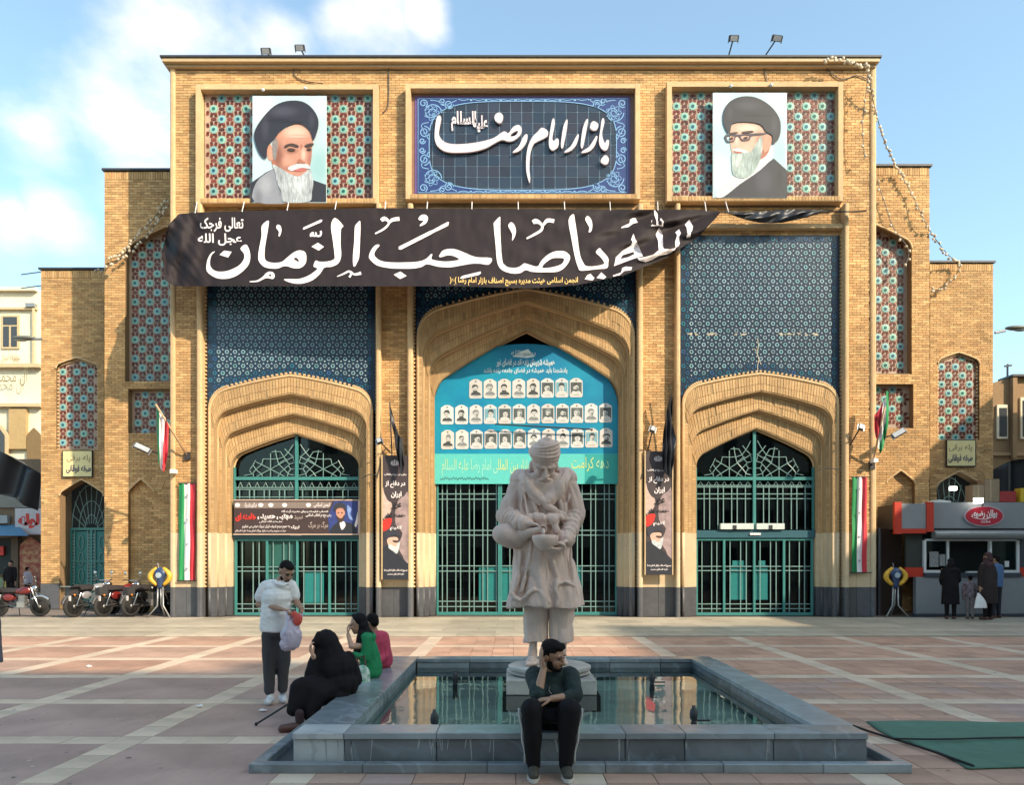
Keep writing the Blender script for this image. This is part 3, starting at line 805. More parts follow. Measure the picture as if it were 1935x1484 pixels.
for a,b in ((1379,1411),(1428,1451)):
    q=MB(); pbox(q,a,b,1069,1134,23.7,.005,.005); pbox(q,a+5,b-5,1060,1069.2,23.7,.005,.005); part(q,'sheet_panel',[TEALP],parent=gR)
for a,b in ((1360,1422),(1428,1480)):
    q=MB(); pbox(q,a,b,990,1001,23.56,.12,.02); part(q,'air_curtain',[mat('white_casing',(.55,.62,.60),.4)],parent=gR)
    q=MB(); pbox(q,a+25,a+32,993,1001,23.43,.004,.008); part(q,'vent_slot',[DMETAL],parent=gR)
# centre gate
YC=23.78
g_=MB()
for x in (827,943,947,1062,1066,1164): pbox(g_,x-1.8,x+1.8,915,1163,YC,.035,.035)
for a,b in ((829,941),(949,1060),(1068,1162)): pbox(g_,a,b,1157,1163,YC,.03,.03)
gC=part(g_,'gate',[TEAL]); xs=[];x=836
while x<1162:
    xs+= [x,x+9]; x+=25.5
bars(gC,YC+.05,[q for q in xs if q<1162],[934,944,1003,1012,1070,1080,1137,1147],915,1157,829,1162,1.7)
pn=MB(); pn.box(X(822,YC),X(1168,YC),YC+.14,YC+.155,.01,Z(700,YC)); part(pn,'pane',[GLASS],parent=gC)
for a,b in ((905,941),(949,985),(1086,1100)):
    q=MB(); pbox(q,a,b,1071,1136,YC+.09,.004,.004); part(q,'sheet_panel',[TEALP],parent=gC)
# ladder kept behind the gate
lad=thing('ladder','aluminium ladder standing behind the left side of the central gate','ladder',(X(861,24.3),24.3,.01))
for x in (844,876): pbox(MB(),x-1,x+1,950,1150,24.3,.02,.02).obj('stile',METAL,lad)
for i in range(11): pbox(MB(),845,875,960+i*17,961.6+i*17,24.3,.015,.015).obj('rung',METAL,lad)
# ================= LONG BLACK BANNER =================
def interp(tab,x):
    if x<=tab[0][0]: return tab[0][1]
    for (a,b),(c,d) in zip(tab[:-1],tab[1:]):
        if x<=c: return b+(d-b)*(x-a)/(c-a)
    return tab[-1][1]
BTOP=[(306,478),(318,425),(338,404),(380,401),(520,397),(700,393),(960,394),(1160,396),(1290,396),(1362,399)]
BBOT=[(306,482),(312,530),(330,541),(620,541),(860,541),(1000,545),(1090,539),(1180,520),(1260,487),(1320,447),(1350,415),(1362,401)]
def by_(px,py):
    t0,t1=interp(BTOP,px),interp(BBOT,px); v=(py-t0)/max(1,(t1-t0)); u=(px-306)/1056
    y=.46+1.25*(max(0,v)**1.1)*math.sin(math.pi*min(1,max(0,(px-290)/1080)))**.45
    f=0
    rr=max(0,(px-1080)/280)                      # gathered folds at the right end
    d=(px-1362)*.55+(py-399)*1.0
    f+=.13*min(1,rr*1.6)*math.sin(d/8.0+.6*math.sin(px/60))
    f+=.075*min(1,rr*1.4)*math.sin((py*1.0+px*.18+5*noise.noise(Vector((px/40,py/40,3))))/4.6)
    l=max(0,(400-px)/95)
    f+=.17*min(1,l)*math.sin((px-.55*py)/13+.5)+.09*min(1,l)*math.sin((px+.35*py)/6.)+.10*min(1,l)*noise.noise(Vector(((px-.7*py)/11,(px+py)/60,9)))
    f+=.035*noise.noise(Vector((px/50,py/38,0)))+.018*noise.noise(Vector((px/14,py/30,4)))
    f+=.03*math.sin((px*.5-py)/7)*max(0,1-abs(px-1030)/170)+.02*math.sin((px*.12+py)/9+noise.noise(Vector((px/90,py/60,2)))*3)
    return Y0-y-f
def bsurf(px,py,o=0):
    Y=by_(px,py)-o; return (X(px,Y),Y,Z(py,Y))
BN=thing('mourning_banner','long black cloth banner with large white calligraphy hung across the facade','banner',(X0(840),Y0-.5,Z0(470)))
m=MB(); nx,ny=360,56
for i in range(nx+1):
    px=306+1056*i/nx; a,b=interp(BTOP,px),interp(BBOT,px)
    for j in range(ny+1): m.v.append(bsurf(px,a+(b-a)*j/ny))
for i in range(nx):
    for j in range(ny):
        q=i*(ny+1)+j; m.f.append((q,q+1,q+ny+2,q+ny+1)); m.m.append(0)
cl=m.obj('cloth',mat('banner_cloth',(.020,.014,.016),.7,spec=.25,na=.12,ns=3,bs=25,bd=.004),BN,smooth=True)
def tr(pts,o,s): return [(o[0]+a/s,o[1]+b/s) for a,b in pts]
o1,o2,o3,o4=(360,390),(660,390),(920,390),(1120,380); s1,s3,s4=6.047,8.0625,7.442
G=[ # each glyph: (origin, scale, [outline, holes...])
(o1,s1,[[(280,515),(240,560),(222,640),(235,700),(290,740),(380,745),(470,720),(560,670),(610,600),(610,540),(570,480),(630,435),(665,480),(683,560),(670,650),(620,720),(530,790),(430,825),(320,825),(240,790),(185,735),(185,650),(205,580),(240,530)]]),
(o1,s1,[[(385,505),(470,518),(430,585),(332,553)],'d']),
(o1,s1,[[(890,160),(890,230),(870,350),(850,480),(848,590),(880,630),(950,645),(1040,635),(1110,580),(1180,525),(1250,502),(1310,525),(1325,590),(1310,660),(1250,705),(1170,705),(1110,685),(1060,685),(1000,708),(920,710),(840,690),(790,640),(773,580),(790,450),(812,330),(815,220)],[(1180,600),(1205,585),(1235,610),(1235,635),(1205,620)]]),
(o1,s1,[[(1000,208),(1030,225),(1040,280),(1020,340),(1005,335),(1010,290),(980,245),(985,220)]]),
(o1,s1,[[(905,745),(950,760),(962,800),(940,830),(890,820),(850,825),(770,862),(680,865),(685,855),(760,845),(830,800),(860,765)],[(895,785),(915,775),(925,795),(905,800)]]),
(o1,s1,[[(1283,262),(1290,240),(1490,150),(1508,155),(1495,180),(1295,265)],'d']),
(o1,s1,[[(1455,415),(1525,462),(1465,505),(1382,460)],'d']),
(o1,s1,[[(1650,130),(1745,220),(1720,260),(1715,420),(1722,560),(1690,650),(1610,690),(1530,700),(1480,770),(1400,840),(1290,880),(1200,882),(1120,865),(1065,835),(1130,830),(1230,830),(1330,800),(1410,750),(1450,710),(1405,685),(1430,620),(1470,632),(1560,630),(1640,605),(1645,540),(1625,380),(1605,220)]]),
(o2,s1,[[(120,165),(128,210),(125,350),(115,560),(100,620),(65,685),(45,670),(42,560),(55,420),(62,250),(75,210)]]),
(o2,s1,[[(790,140),(820,100),(870,95),(900,130),(880,190),(815,225),(808,210),(850,165),(810,160)]]),
(o2,s1,[[(565,460),(1120,180),(1140,178),(1130,220),(590,495),(565,490)],'d']),
(o2,s1,[[(330,435),(345,450),(310,490),(285,545),(310,590),(370,625),(480,640),(640,640),(760,635),(850,615),(900,580),(930,548),(950,550),(940,600),(1000,620),(1100,630),(1200,622),(1255,605),(1200,570),(1130,558),(1070,575),(1035,580),(1030,560),(1070,505),(1150,485),(1230,495),(1330,535),(1450,580),(1625,592),(1595,665),(1500,655),(1400,655),(1280,675),(1160,695),(1020,690),(890,660),(830,690),(730,710),(560,712),(420,700),(310,670),(240,610),(225,565),(250,500),(290,450)]]),
(o2,s1,[[(585,745),(655,795),(580,830),(508,780)],'d']),
(o2,s1,[[(1265,820),(1290,795),(1500,745),(1505,765),(1475,785),(1280,828)],'d']),
(o3,s3,[[(190,160),(205,180),(205,300),(212,550),(235,820),(260,880),(330,930),(450,935),(520,905),(570,868),(640,885),(770,915),(830,830),(930,735),(1040,685),(1170,682),(1250,730),(1268,790),(1235,870),(1150,960),(1040,1000),(820,1005),(680,995),(590,970),(520,1010),(430,1025),(330,1010),(240,975),(180,910),(150,800),(130,560),(105,290),(115,240)],[(845,935),(880,870),(990,795),(1100,785),(1175,800),(1150,870),(1070,910),(950,935)]]),
(o3,s3,[[(370,240),(415,275),(442,360),(430,450),(390,520),(385,500),(385,420),(330,310),(335,270)]]),
(o3,s3,[[(1320,115),(1345,220),(1385,500),(1420,740),(1470,860),(1520,910),(1650,910),(1780,880),(1775,830),(1720,760),(1660,700),(1715,635),(1760,680),(1845,780),(1850,860),(1830,940),(1700,955),(1440,982),(1390,930),(1345,780),(1290,500),(1245,210)]]),
(o3,s3,[[(1535,145),(1590,200),(1608,290),(1590,380),(1550,390),(1560,320),(1500,200)]]),
(o3,s3,[[(1580,1025),(1640,1090),(1610,1130),(1490,1110),(1530,1050)],'d']),(o3,s3,[[(1745,1005),(1820,1075),(1780,1110),(1670,1090)],'d']),
(o4,s4,[[(870,120),(915,190),(905,290),(865,180)]]),
(o4,s4,[[(835,260),(845,335),(895,340),(895,270),(920,285),(925,335),(970,330),(945,265),(960,235),(1000,290),(985,365),(820,355),(825,290)],'d']),
(o4,s4,[[(560,240),(605,240),(635,300),(570,315),(500,365),(400,380),(410,362),(520,310),(525,260)],'d']),
(o4,s4,[[(572,460),(620,570),(690,740),(705,775),(640,790),(500,840),(300,915),(325,790),(420,700),(545,620),(540,540)],[(390,810),(420,760),(575,712),(585,745),(500,790),(400,812)],'d']),
(o4,s4,[[(935,375),(985,480),(990,650),(1000,670),(1090,680),(1170,655),(1155,690),(1080,735),(980,760),(930,770),(850,820),(740,860),(650,835),(625,800),(740,785),(850,755),(930,690),(920,560),(885,470)],'d']),
(o4,s4,[[(1215,395),(1240,450),(1215,500),(1225,590),(1210,630),(1165,655),(1160,580),(1175,520),(1160,440)],'d']),
(o4,s4,[[(1360,260),(1385,310),(1410,350),(1400,410),(1370,510),(1315,520),(1330,440),(1320,370),(1295,330)],'d']),
(o4,s4,[[(415,940),(470,920),(555,930),(540,970),(440,985),(380,1040),(290,1060),(285,1045),(400,1005)],'d']),
]
WPRINT=mat('white_print',(.80,.72,.72),.7,na=.02)
ls=lambda px,py: bsurf(px,py,.018)
for o,s,g_ in G:
    d='d' in g_; pl=[tr(q,o,s) for q in g_ if q!='d']
    if not d: pl=[spline(q,True,3) for q in pl]
    m=MB(); fill(m,pl,ls,step=3.5); m.obj('letter',WPRINT,BN)
def zr(mb,o,s,pts,w): ribbon(mb,tr(pts,o,s),[q/s for q in w] if isinstance(w,(list,tuple)) else w/s,ls)
for o,s,pts,w in ((o1,s1,[(1378,345),(1375,320),(1400,300),(1395,330),(1430,335),(1432,300),(1440,335),(1480,335),(1492,300),(1485,280)],22),
  (o2,s1,[(365,160),(400,140),(440,160),(452,195),(400,255),(295,312)],[40,50,30,24,24,16]),(o2,s1,[(452,195),(490,155),(572,140)],[18,40,46]),
  (o3,s3,[(700,245),(745,225),(805,250),(845,300),(825,365),(720,430),(605,490)],[60,80,50,40,40,36,24]),(o3,s3,[(850,300),(920,215),(1025,225)],[30,60,56]),
  (o1,s1,[(1675,802),(1740,775),(1810,742),(1835,770),(1815,810)],[8,18,24,20,26]),(o2,s1,[(0,745),(30,760),(10,800)],[18,26,16]),(o2,s1,[(30,765),(70,778),(135,762)],[16,24,36])):
    m=MB(); zr(m,o,s,pts,w); m.obj('vowel_mark',WPRINT,BN)
m=MB(); text(m,'تعالی فرجک',(378,411,460,438),ls,.02); text(m,'عجل الله',(374,441,457,464),ls,.02); m.obj('lettering',WPRINT,BN)
m=MB()
text(m,'انجمن اسلامی هیئت مدیره بسیج اصناف بازار امام رضا (ع)',(850,525,1092,541),lambda px,py: bsurf(px,py-2+max(0,(970-px))*.0+1.5*math.sin((px-850)/77),.018),.015); m.obj('lettering',YELL,BN)
# rope ties
for px in (380,468,551,640,732,810,893,979,1065,1150,1239,1327,1366):
    MB().tube([(X0(px),Y0-.30,Z0(390)),(X0(px),by_(px,interp(BTOP,px)+1)-.01,Z(interp(BTOP,px)+2,by_(px,interp(BTOP,px)+1)))],.013,5).obj('tie',WHITE,BN)
# second, rolled black cloth to the right
RC=thing('rolled_banner','bunched up black cloth strip tied under the right portrait frame','banner',(X0(1500),Y0-.4,Z0(400)))
m=MB(); n_=90
for i in range(n_+1):
    t=i/n_; px=1368+270*t; top=399-3*t+2*math.sin(t*9); dr=3+21*max(0,math.sin(math.pi*min(1,t*1.35)))**1.2*(1 if t<.74 else max(.15,1-(t-.74)*4)); 
    for j in range(15):
        v=j/14; Y=Y0-.42-.12*math.sin(v*math.pi)-.05*math.sin(v*9+px/9)-.04*math.sin(px/4.+v*5)
        m.v.append((X(px,Y),Y,Z(top+dr*v,Y)))
for i in range(n_):
    for j in range(14):
        q=i*15+j; m.f.append((q,q+1,q+16,q+15)); m.m.append(0)
m.obj('cloth',BLACKS,RC,smooth=True)
# ================= CALLIGRAPHIC SIGN =================
SG=thing('calligraphic_sign','dark blue tiled sign with raised white lettering and scrolled light blue border','sign',(X0(988),Y0-.05,Z0(278)))
SY=Y0-.04
SBLUE=mat('sign_blue',(.022,.045,.17),.4,na=.1); SLINE=mat('scroll_pale_blue',(.22,.42,.68),.4,na=.2,ns=30); MARG=mat('violet_margin',(.12,.07,.26),.5)
m=MB(); pbox(m,778,1198,178,374,SY+.02,0,.05); m.obj('backing',mat('purple_brown',(.22,.13,.10),.7),SG)
m=MB(); pbox(m,784,1191,182,368,SY,0,.018); m.obj('edge_band',MARG,SG)
GR=mat('grout_pale',(.26,.38,.48),.6)
m=MB(); pbox(m,790,1186,186,364,SY-.004,0,.003); m.obj('grout',GR,SG)
TT=mat('sign_tile',(.022,.038,.065),.25,ob=.25,c2=(.03,.03,.045),na=.12,ns=5)
tw=21.0
# oval-cornered field outline
def field(a):
    cx_,cy_=988,275; hw,hh=177,84
    # superellipse with wavy shoulders
    c,s=math.cos(a),math.sin(a); e=.55
    return (cx_+hw*math.copysign(abs(c)**e,c),cy_+hh*math.copysign(abs(s)**e,s))
fp=[field(2*math.pi*i/72) for i in range(72)]
for i in range(20):
    for j in range(9):
        x0_,y0_=797+i*tw,193+j*20.4
        if x0_>1184: continue
        if not any(inside(q,[fp]) for q in ((x0_,y0_),(x0_+tw,y0_),(x0_,y0_+20),(x0_+tw,y0_+20),(x0_+10,y0_+10))): continue
        a,b=max(792,x0_+.55),min(1184,x0_+tw-.55)
        m=MB(); m.box(-(X0(b)-X0(a))/2,(X0(b)-X0(a))/2,-.008,0,-9.65*K,9.65*K)
        o=m.obj('tile',TT); WL[o.name]=Vector((0,0,0)); o.parent=SG; o.location=Vector(((X0(a)+X0(b))/2,SY-.006,Z0(y0_+10.2)))-WL[SG.name]
m=MB(); S_=lambda px,py:(X(px,SY-.024),SY-.024,Z(py,SY-.024)); S2=lambda px,py:(X(px,SY-.012),SY-.012,Z(py,SY-.012)); S3=lambda px,py:(X(px,SY-.03),SY-.03,Z(py,SY-.03))
n_=72; ou=[]
for i in range(n_):
    a=2*math.pi*i/n_; c,s=math.cos(a),math.sin(a); k_=min(199/abs(c) if abs(c)>1e-6 else 1e9,90/abs(s) if abs(s)>1e-6 else 1e9); ou.append((988+k_*c,275+k_*s))
for cx_,cy_ in ((789,185),(1187,185),(789,365),(1187,365)):
    j=min(range(n_),key=lambda i:math.hypot(ou[i][0]-cx_,ou[i][1]-cy_)); ou[j]=(cx_,cy_)
m.add([S_(*p) for p in ou]+[S_(*p) for p in fp]+[S2(*p) for p in fp],[(i,(i+1)%n_,n_+(i+1)%n_,n_+i) for i in range(n_)]+[(n_+i,n_+(i+1)%n_,2*n_+(i+1)%n_,2*n_+i) for i in range(n_)])
m.obj('border',SBLUE,SG)
sc_=MB()
def spiral(cx_,cy_,r,turn,a0,sg=1):
    ribbon(sc_,[(cx_+r*(1-t/22)*math.cos(a0+sg*turn*t/16*2*math.pi),cy_+r*(1-t/22)*math.sin(a0+sg*turn*t/16*2*math.pi)) for t in range(17)],1.7,S3,2)
ribbon(sc_,fp+[fp[0]],1.5,S3,1); ribbon(sc_,[(790,186),(1186,186),(1186,364),(790,364),(790,186)],1.2,S3,1,False)
for sx in (-1,1):
    for sy in (-1,1):
        qx,qy=988+sx*172,275+sy*62
        for r_ in (19,9): spiral(qx,qy,r_,1.0,0,sx)
        for k in range(7):
            a=k*2*math.pi/7; ribbon(sc_,[(qx+4*math.cos(a),qy+4*math.sin(a)),(qx+9*math.cos(a+.5),qy+9*math.sin(a+.5)),(qx+15*math.cos(a),qy+15*math.sin(a)),(qx+11*math.cos(a-.4),qy+11*math.sin(a-.4))],1.1,S3,2)
        spiral(988+sx*186,275+sy*26,11,1.6,math.pi/2*sy,sx*sy); spiral(988+sx*190,275+sy*9,6,1.4,0,-sx)
        spiral(988+sx*140,275+sy*78,9,1.6,0,sx*sy); spiral(988+sx*188,275+sy*80,8,1.4,1,sx); spiral(988+sx*152,275+sy*84,6,1.3,1,-sx)
        ribbon(sc_,[(988+sx*178,275+sy*12),(988+sx*192,275+sy*38),(988+sx*178,275+sy*44)],1.4,S3)
        ribbon(sc_,[(988+sx*125,275+sy*86),(988+sx*150,275+sy*76),(988+sx*160,275+sy*84),(988+sx*175,275+sy*86)],1.4,S3)
for k in range(9):
    for sy in (-1,1):
        x_=988-112+k*28; ribbon(sc_,[(x_-10,275+sy*88),(x_,275+sy*85.6),(x_+10,275+sy*88)],1.2,S3); spiral(x_+14,275+sy*87.4,2.6,1.2,0)
tag(sc_.obj('scrollwork',SLINE,SG),kind='stuff')
o5,s5=(800,190),5.092
G5=[[[(150,165),(175,185),(160,270),(155,350),(200,415),(290,440),(430,435),(560,415),(680,380),(760,325),(790,320),(820,335),(860,280),(910,255),(945,285),(935,345),(880,400),(820,415),(760,400),(690,430),(600,480),(480,512),(350,522),(230,515),(150,470),(115,400),(115,300),(130,200)],[(840,350),(880,320),(910,315),(895,350),(850,368)]],
[[(735,138),(768,170),(755,225),(725,240),(685,200),(695,155)]],
[[(985,345),(1003,360),(985,430),(930,500),(870,522),(865,510),(920,455),(955,380)]],
[[(1140,282),(1195,315),(1190,365),(1130,400),(1070,430),(1040,480),(1025,560),(1020,680),(1028,770),(1018,808),(990,700),(990,560),(1010,450),(1050,370),(1100,320)]],
[[(1255,195),(1262,250),(1240,370),(1250,410),(1280,385),(1300,400),(1295,460),(1250,500),(1215,480),(1205,420),(1215,330),(1235,215)]],
[[(1380,200),(1382,270),(1345,460),(1325,475),(1322,420),(1345,270)]],
[[(1485,345),(1492,365),(1470,440),(1420,500),(1360,522),(1362,505),(1415,460),(1460,380)]],
[[(1565,205),(1580,225),(1540,440),(1520,480),(1510,440),(1530,290)]],
[[(1660,360),(1670,380),(1640,460),(1590,510),(1520,525),(1530,505),(1590,465),(1640,390)]],
[[(1640,220),(1680,250),(1665,300),(1635,310),(1600,285),(1612,235)]],
[[(1725,190),(1738,230),(1715,340),(1740,430),(1760,400),(1782,410),(1770,480),(1740,502),(1700,470),(1685,400),(1700,290),(1708,220)]],
[[(1745,545),(1780,580),(1765,630),(1730,632),(1700,600)]]]
RAISE=mat('raised_white_letter',(.66,.58,.62),.5,na=.05)
for g_ in G5:
    m=MB(); fill(m,[spline(tr(q,o5,s5),True,3) for q in g_],plane_at(SY,.13),side=plane_at(SY,.06)); m.obj('letter',RAISE,SG)
m=MB(); text(m,'السلام',(853,212,900,250),plane_at(SY,.07),.035); text(m,'علیه',(894,220,922,252),plane_at(SY,.07),.035); m.obj('lettering',RAISE,SG)
# ================= PORTRAIT POSTERS =================
def paint(name,base,blobs,T,s_,streak=0,nz=.1):
    m=mat(name,base,.55,na=nz,ns=8); nt=m.node_tree; n=nt.nodes; l=nt.links; b=n['Principled BSDF']; src=b.inputs['Base Color'].links[0].from_socket
    g=n.new('ShaderNodeNewGeometry')
    for (bx_,bz_,rx,rz,c,st) in blobs:
        px,py=T[0]+bx_/s_,T[1]+bz_/s_; k_=PY/F/s_
        v=n.new('ShaderNodeVectorMath'); v.operation='SUBTRACT'; v.inputs[1].default_value=(X(px,PY),0,Z(py,PY)); l.new(g.outputs['Position'],v.inputs[0])
        u=n.new('ShaderNodeVectorMath'); u.operation='MULTIPLY'; u.inputs[1].default_value=(1/(rx*k_),0,1/(rz*k_)); l.new(v.outputs[0],u.inputs[0])
        q=n.new('ShaderNodeVectorMath'); q.operation='LENGTH'; l.new(u.outputs[0],q.inputs[0])
        r=n.new('ShaderNodeMapRange'); r.interpolation_type='SMOOTHSTEP'; r.inputs[1].default_value=.15; r.inputs[2].default_value=1.1; r.inputs[3].default_value=st; r.inputs[4].default_value=0; l.new(q.outputs['Value'],r.inputs[0])
        x=n.new('ShaderNodeMixRGB'); x.inputs[2].default_value=(*c,1); l.new(r.outputs[0],x.inputs[0]); l.new(src,x.inputs[1]); src=x.outputs[0]
    if streak:
        mp_=n.new('ShaderNodeMapping'); mp_.inputs['Scale'].default_value=(26,1,5); l.new(g.outputs['Position'],mp_.inputs[0]); ns_=n.new('ShaderNodeTexNoise'); ns_.inputs['Scale'].default_value=1; ns_.inputs['Detail'].default_value=5; l.new(mp_.outputs[0],ns_.inputs[0])
        r=n.new('ShaderNodeMapRange'); r.inputs[1].default_value=.3; r.inputs[2].default_value=.7; r.inputs[3].default_value=1-streak; r.inputs[4].default_value=1+streak*.4; l.new(ns_.outputs[0],r.inputs[0])
        v=n.new('ShaderNodeVectorMath'); v.operation='SCALE'; l.new(src,v.inputs[0]); l.new(r.outputs[0],v.inputs['Scale']); src=v.outputs[0]
    l.new(src,b.inputs['Base Color']); return m
PY=Y0-.30
SKIN=mat('print_skin',(.56,.27,.19),.6,na=.12,ns=9); SKIN2=mat('print_skin_light',(.62,.40,.31),.6,na=.1,ns=9); SKIND=mat('print_skin_shadow',(.36,.14,.09),.6,na=.1,ns=9)
TURB=mat('print_turban',(.035,.035,.05),.6); ROBE=mat('print_robe',(.022,.024,.035),.6); BEARD=mat('print_beard',(.52,.56,.58),.6,na=.3,ns=14); BEARDG=mat('print_grey_beard',(.36,.44,.42),.6,na=.3,ns=14)
SKYP=mat('print_sky',(.46,.58,.62),.5,na=.1,ns=1.2,c2=(.62,.64,.68)); GREYR=mat('print_grey_robe',(.28,.29,.33),.6,na=.1); DK=mat('print_dark',(.06,.035,.03),.6)
def poster(label,x0,x1,y0,y1,layers,Y,bgm=SKYP,name='portrait_poster',cat='poster',t=.03,group=None):
    p=thing(name,label,cat,(X((x0+x1)/2,Y),Y,Z((y0+y1)/2,Y)),group)
    m=MB(); pbox(m,x0,x1,y0,y1,Y,0,t); m.obj('panel',bgm,p)
    cnt={}
    for i,(nm,mt,pts,sm) in enumerate(layers):
        m=MB(); pl=pts if isinstance(pts[0],list) else [pts]
        fill(m,[spline(q,True,3) if sm else q for q in pl],plane_at(Y,.004+.0025*i)); m.obj(nm,mt,p)
    return p
def zz(pts,o=(300,60),s=2.968): return [(o[0]+a/s,o[1]+b/s) for a,b in pts]
poster('portrait poster on the left of an elderly man in black turban with long white beard',477,617,181,383,[
 ('backdrop',paint('print_backdrop_left',(.44,.56,.61),[(560,420,120,120,(.62,.66,.72),.8),(900,760,90,160,(.26,.46,.48),.85),(900,420,70,90,(.55,.6,.68),.6),(560,760,80,120,(.5,.62,.66),.6)],(300,60),2.968,0,.03),zz([(528,364),(936,364),(938,953),(528,953)]),0),
 
 ('robe',ROBE,zz([(515,955),(515,850),(600,790),(660,760),(760,820),(860,830),(939,858),(939,955)]),0),
 ('grey_robe',paint('print_grey_robe_left',(.24,.25,.29),[(600,860,50,80,(.36,.37,.41),.7),(680,850,14,90,(.12,.12,.15),.8),(720,900,12,60,(.5,.5,.52),.6),(560,930,30,60,(.15,.15,.18),.7)],(300,60),2.968),zz([(538,955),(545,850),(610,790),(670,770),(720,860),(750,955)]),1),
 ('neck',SKIND,zz([(640,700),(720,760),(760,860),(690,840),(640,760)]),1),
 ('ear',SKIN,zz([(605,650),(625,630),(645,670),(640,720),(615,715)]),1),
 ('face',paint('print_face_left',(.50,.24,.17),[(770,565,95,55,(.72,.47,.37),.9),(670,700,45,110,(.20,.07,.045),.85),(850,720,22,90,(.30,.11,.08),.7),(812,690,18,50,(.72,.46,.37),.9),(745,672,48,22,(.20,.07,.05),.75),(848,665,26,18,(.22,.08,.06),.7),(725,725,45,35,(.62,.30,.22),.7),(790,745,30,14,(.24,.08,.06),.8),(720,770,60,22,(.30,.11,.08),.6),(780,600,80,7,(.38,.17,.12),.6),(780,580,70,5,(.40,.18,.13),.5),(800,645,10,22,(.25,.1,.07),.7)],(300,60),2.968),zz([(650,600),(700,550),(790,515),(850,540),(868,600),(860,650),(858,700),(845,760),(800,810),(740,800),(690,770),(650,720),(640,660)]),1),
 
 
 ('hair',mat('print_grey_hair',(.22,.2,.2),.7,na=.3,ns=16),zz([(640,620),(662,600),(668,650),(655,720),(640,700)]),1),
 ('beard',paint('print_beard_left',(.45,.49,.52),[(680,800,40,60,(.26,.28,.30),.7),(780,850,50,70,(.66,.70,.74),.7),(845,900,24,80,(.30,.33,.36),.7),(720,930,60,50,(.34,.37,.40),.6)],(300,60),2.968,.45),zz([(640,745),(690,770),(740,800),(790,812),(850,770),(858,800),(868,850),(860,900),(845,955),(700,955),(690,900),(665,850),(655,790)]),1),
 ('mustache',BEARD,zz([(725,765),(780,742),(835,745),(850,770),(800,765),(750,782)]),1),
 ('lip',mat('print_lip',(.48,.13,.12),.6),zz([(755,780),(800,768),(835,772),(800,786)]),1),
 
 ('nose_shadow',SKIND,zz([(790,715),(825,738),(800,742),(780,732)]),1),
 ('brow',DK,zz([(708,640),(745,628),(785,640),(780,652),(740,642),(712,655)]),1),('brow',DK,zz([(820,640),(850,628),(872,630),(862,643),(830,650)]),1),
 ('eye',DK,zz([(722,662),(745,655),(770,665),(745,672)]),1),('eye',DK,zz([(830,660),(848,655),(858,662),(845,668)]),1),
 ('turban',paint('print_turban_left',(.022,.022,.035),[(700,450,110,40,(.06,.06,.085),.8),(600,540,30,90,(.05,.05,.07),.7),(860,500,22,60,(.045,.045,.065),.7),(740,510,120,10,(.008,.008,.014),.8),(660,500,90,12,(.01,.01,.016),.7)],(300,60),2.968),zz([(605,715),(570,690),(540,610),(545,550),(590,480),(650,420),(720,392),(800,393),(855,425),(892,480),(898,530),(885,580),(868,612),(850,560),(800,520),(740,525),(690,555),(655,600),(625,630),(610,665)]),1),
 
],PY)
def z2(pts): return zz(pts,(1200,60),2.633)
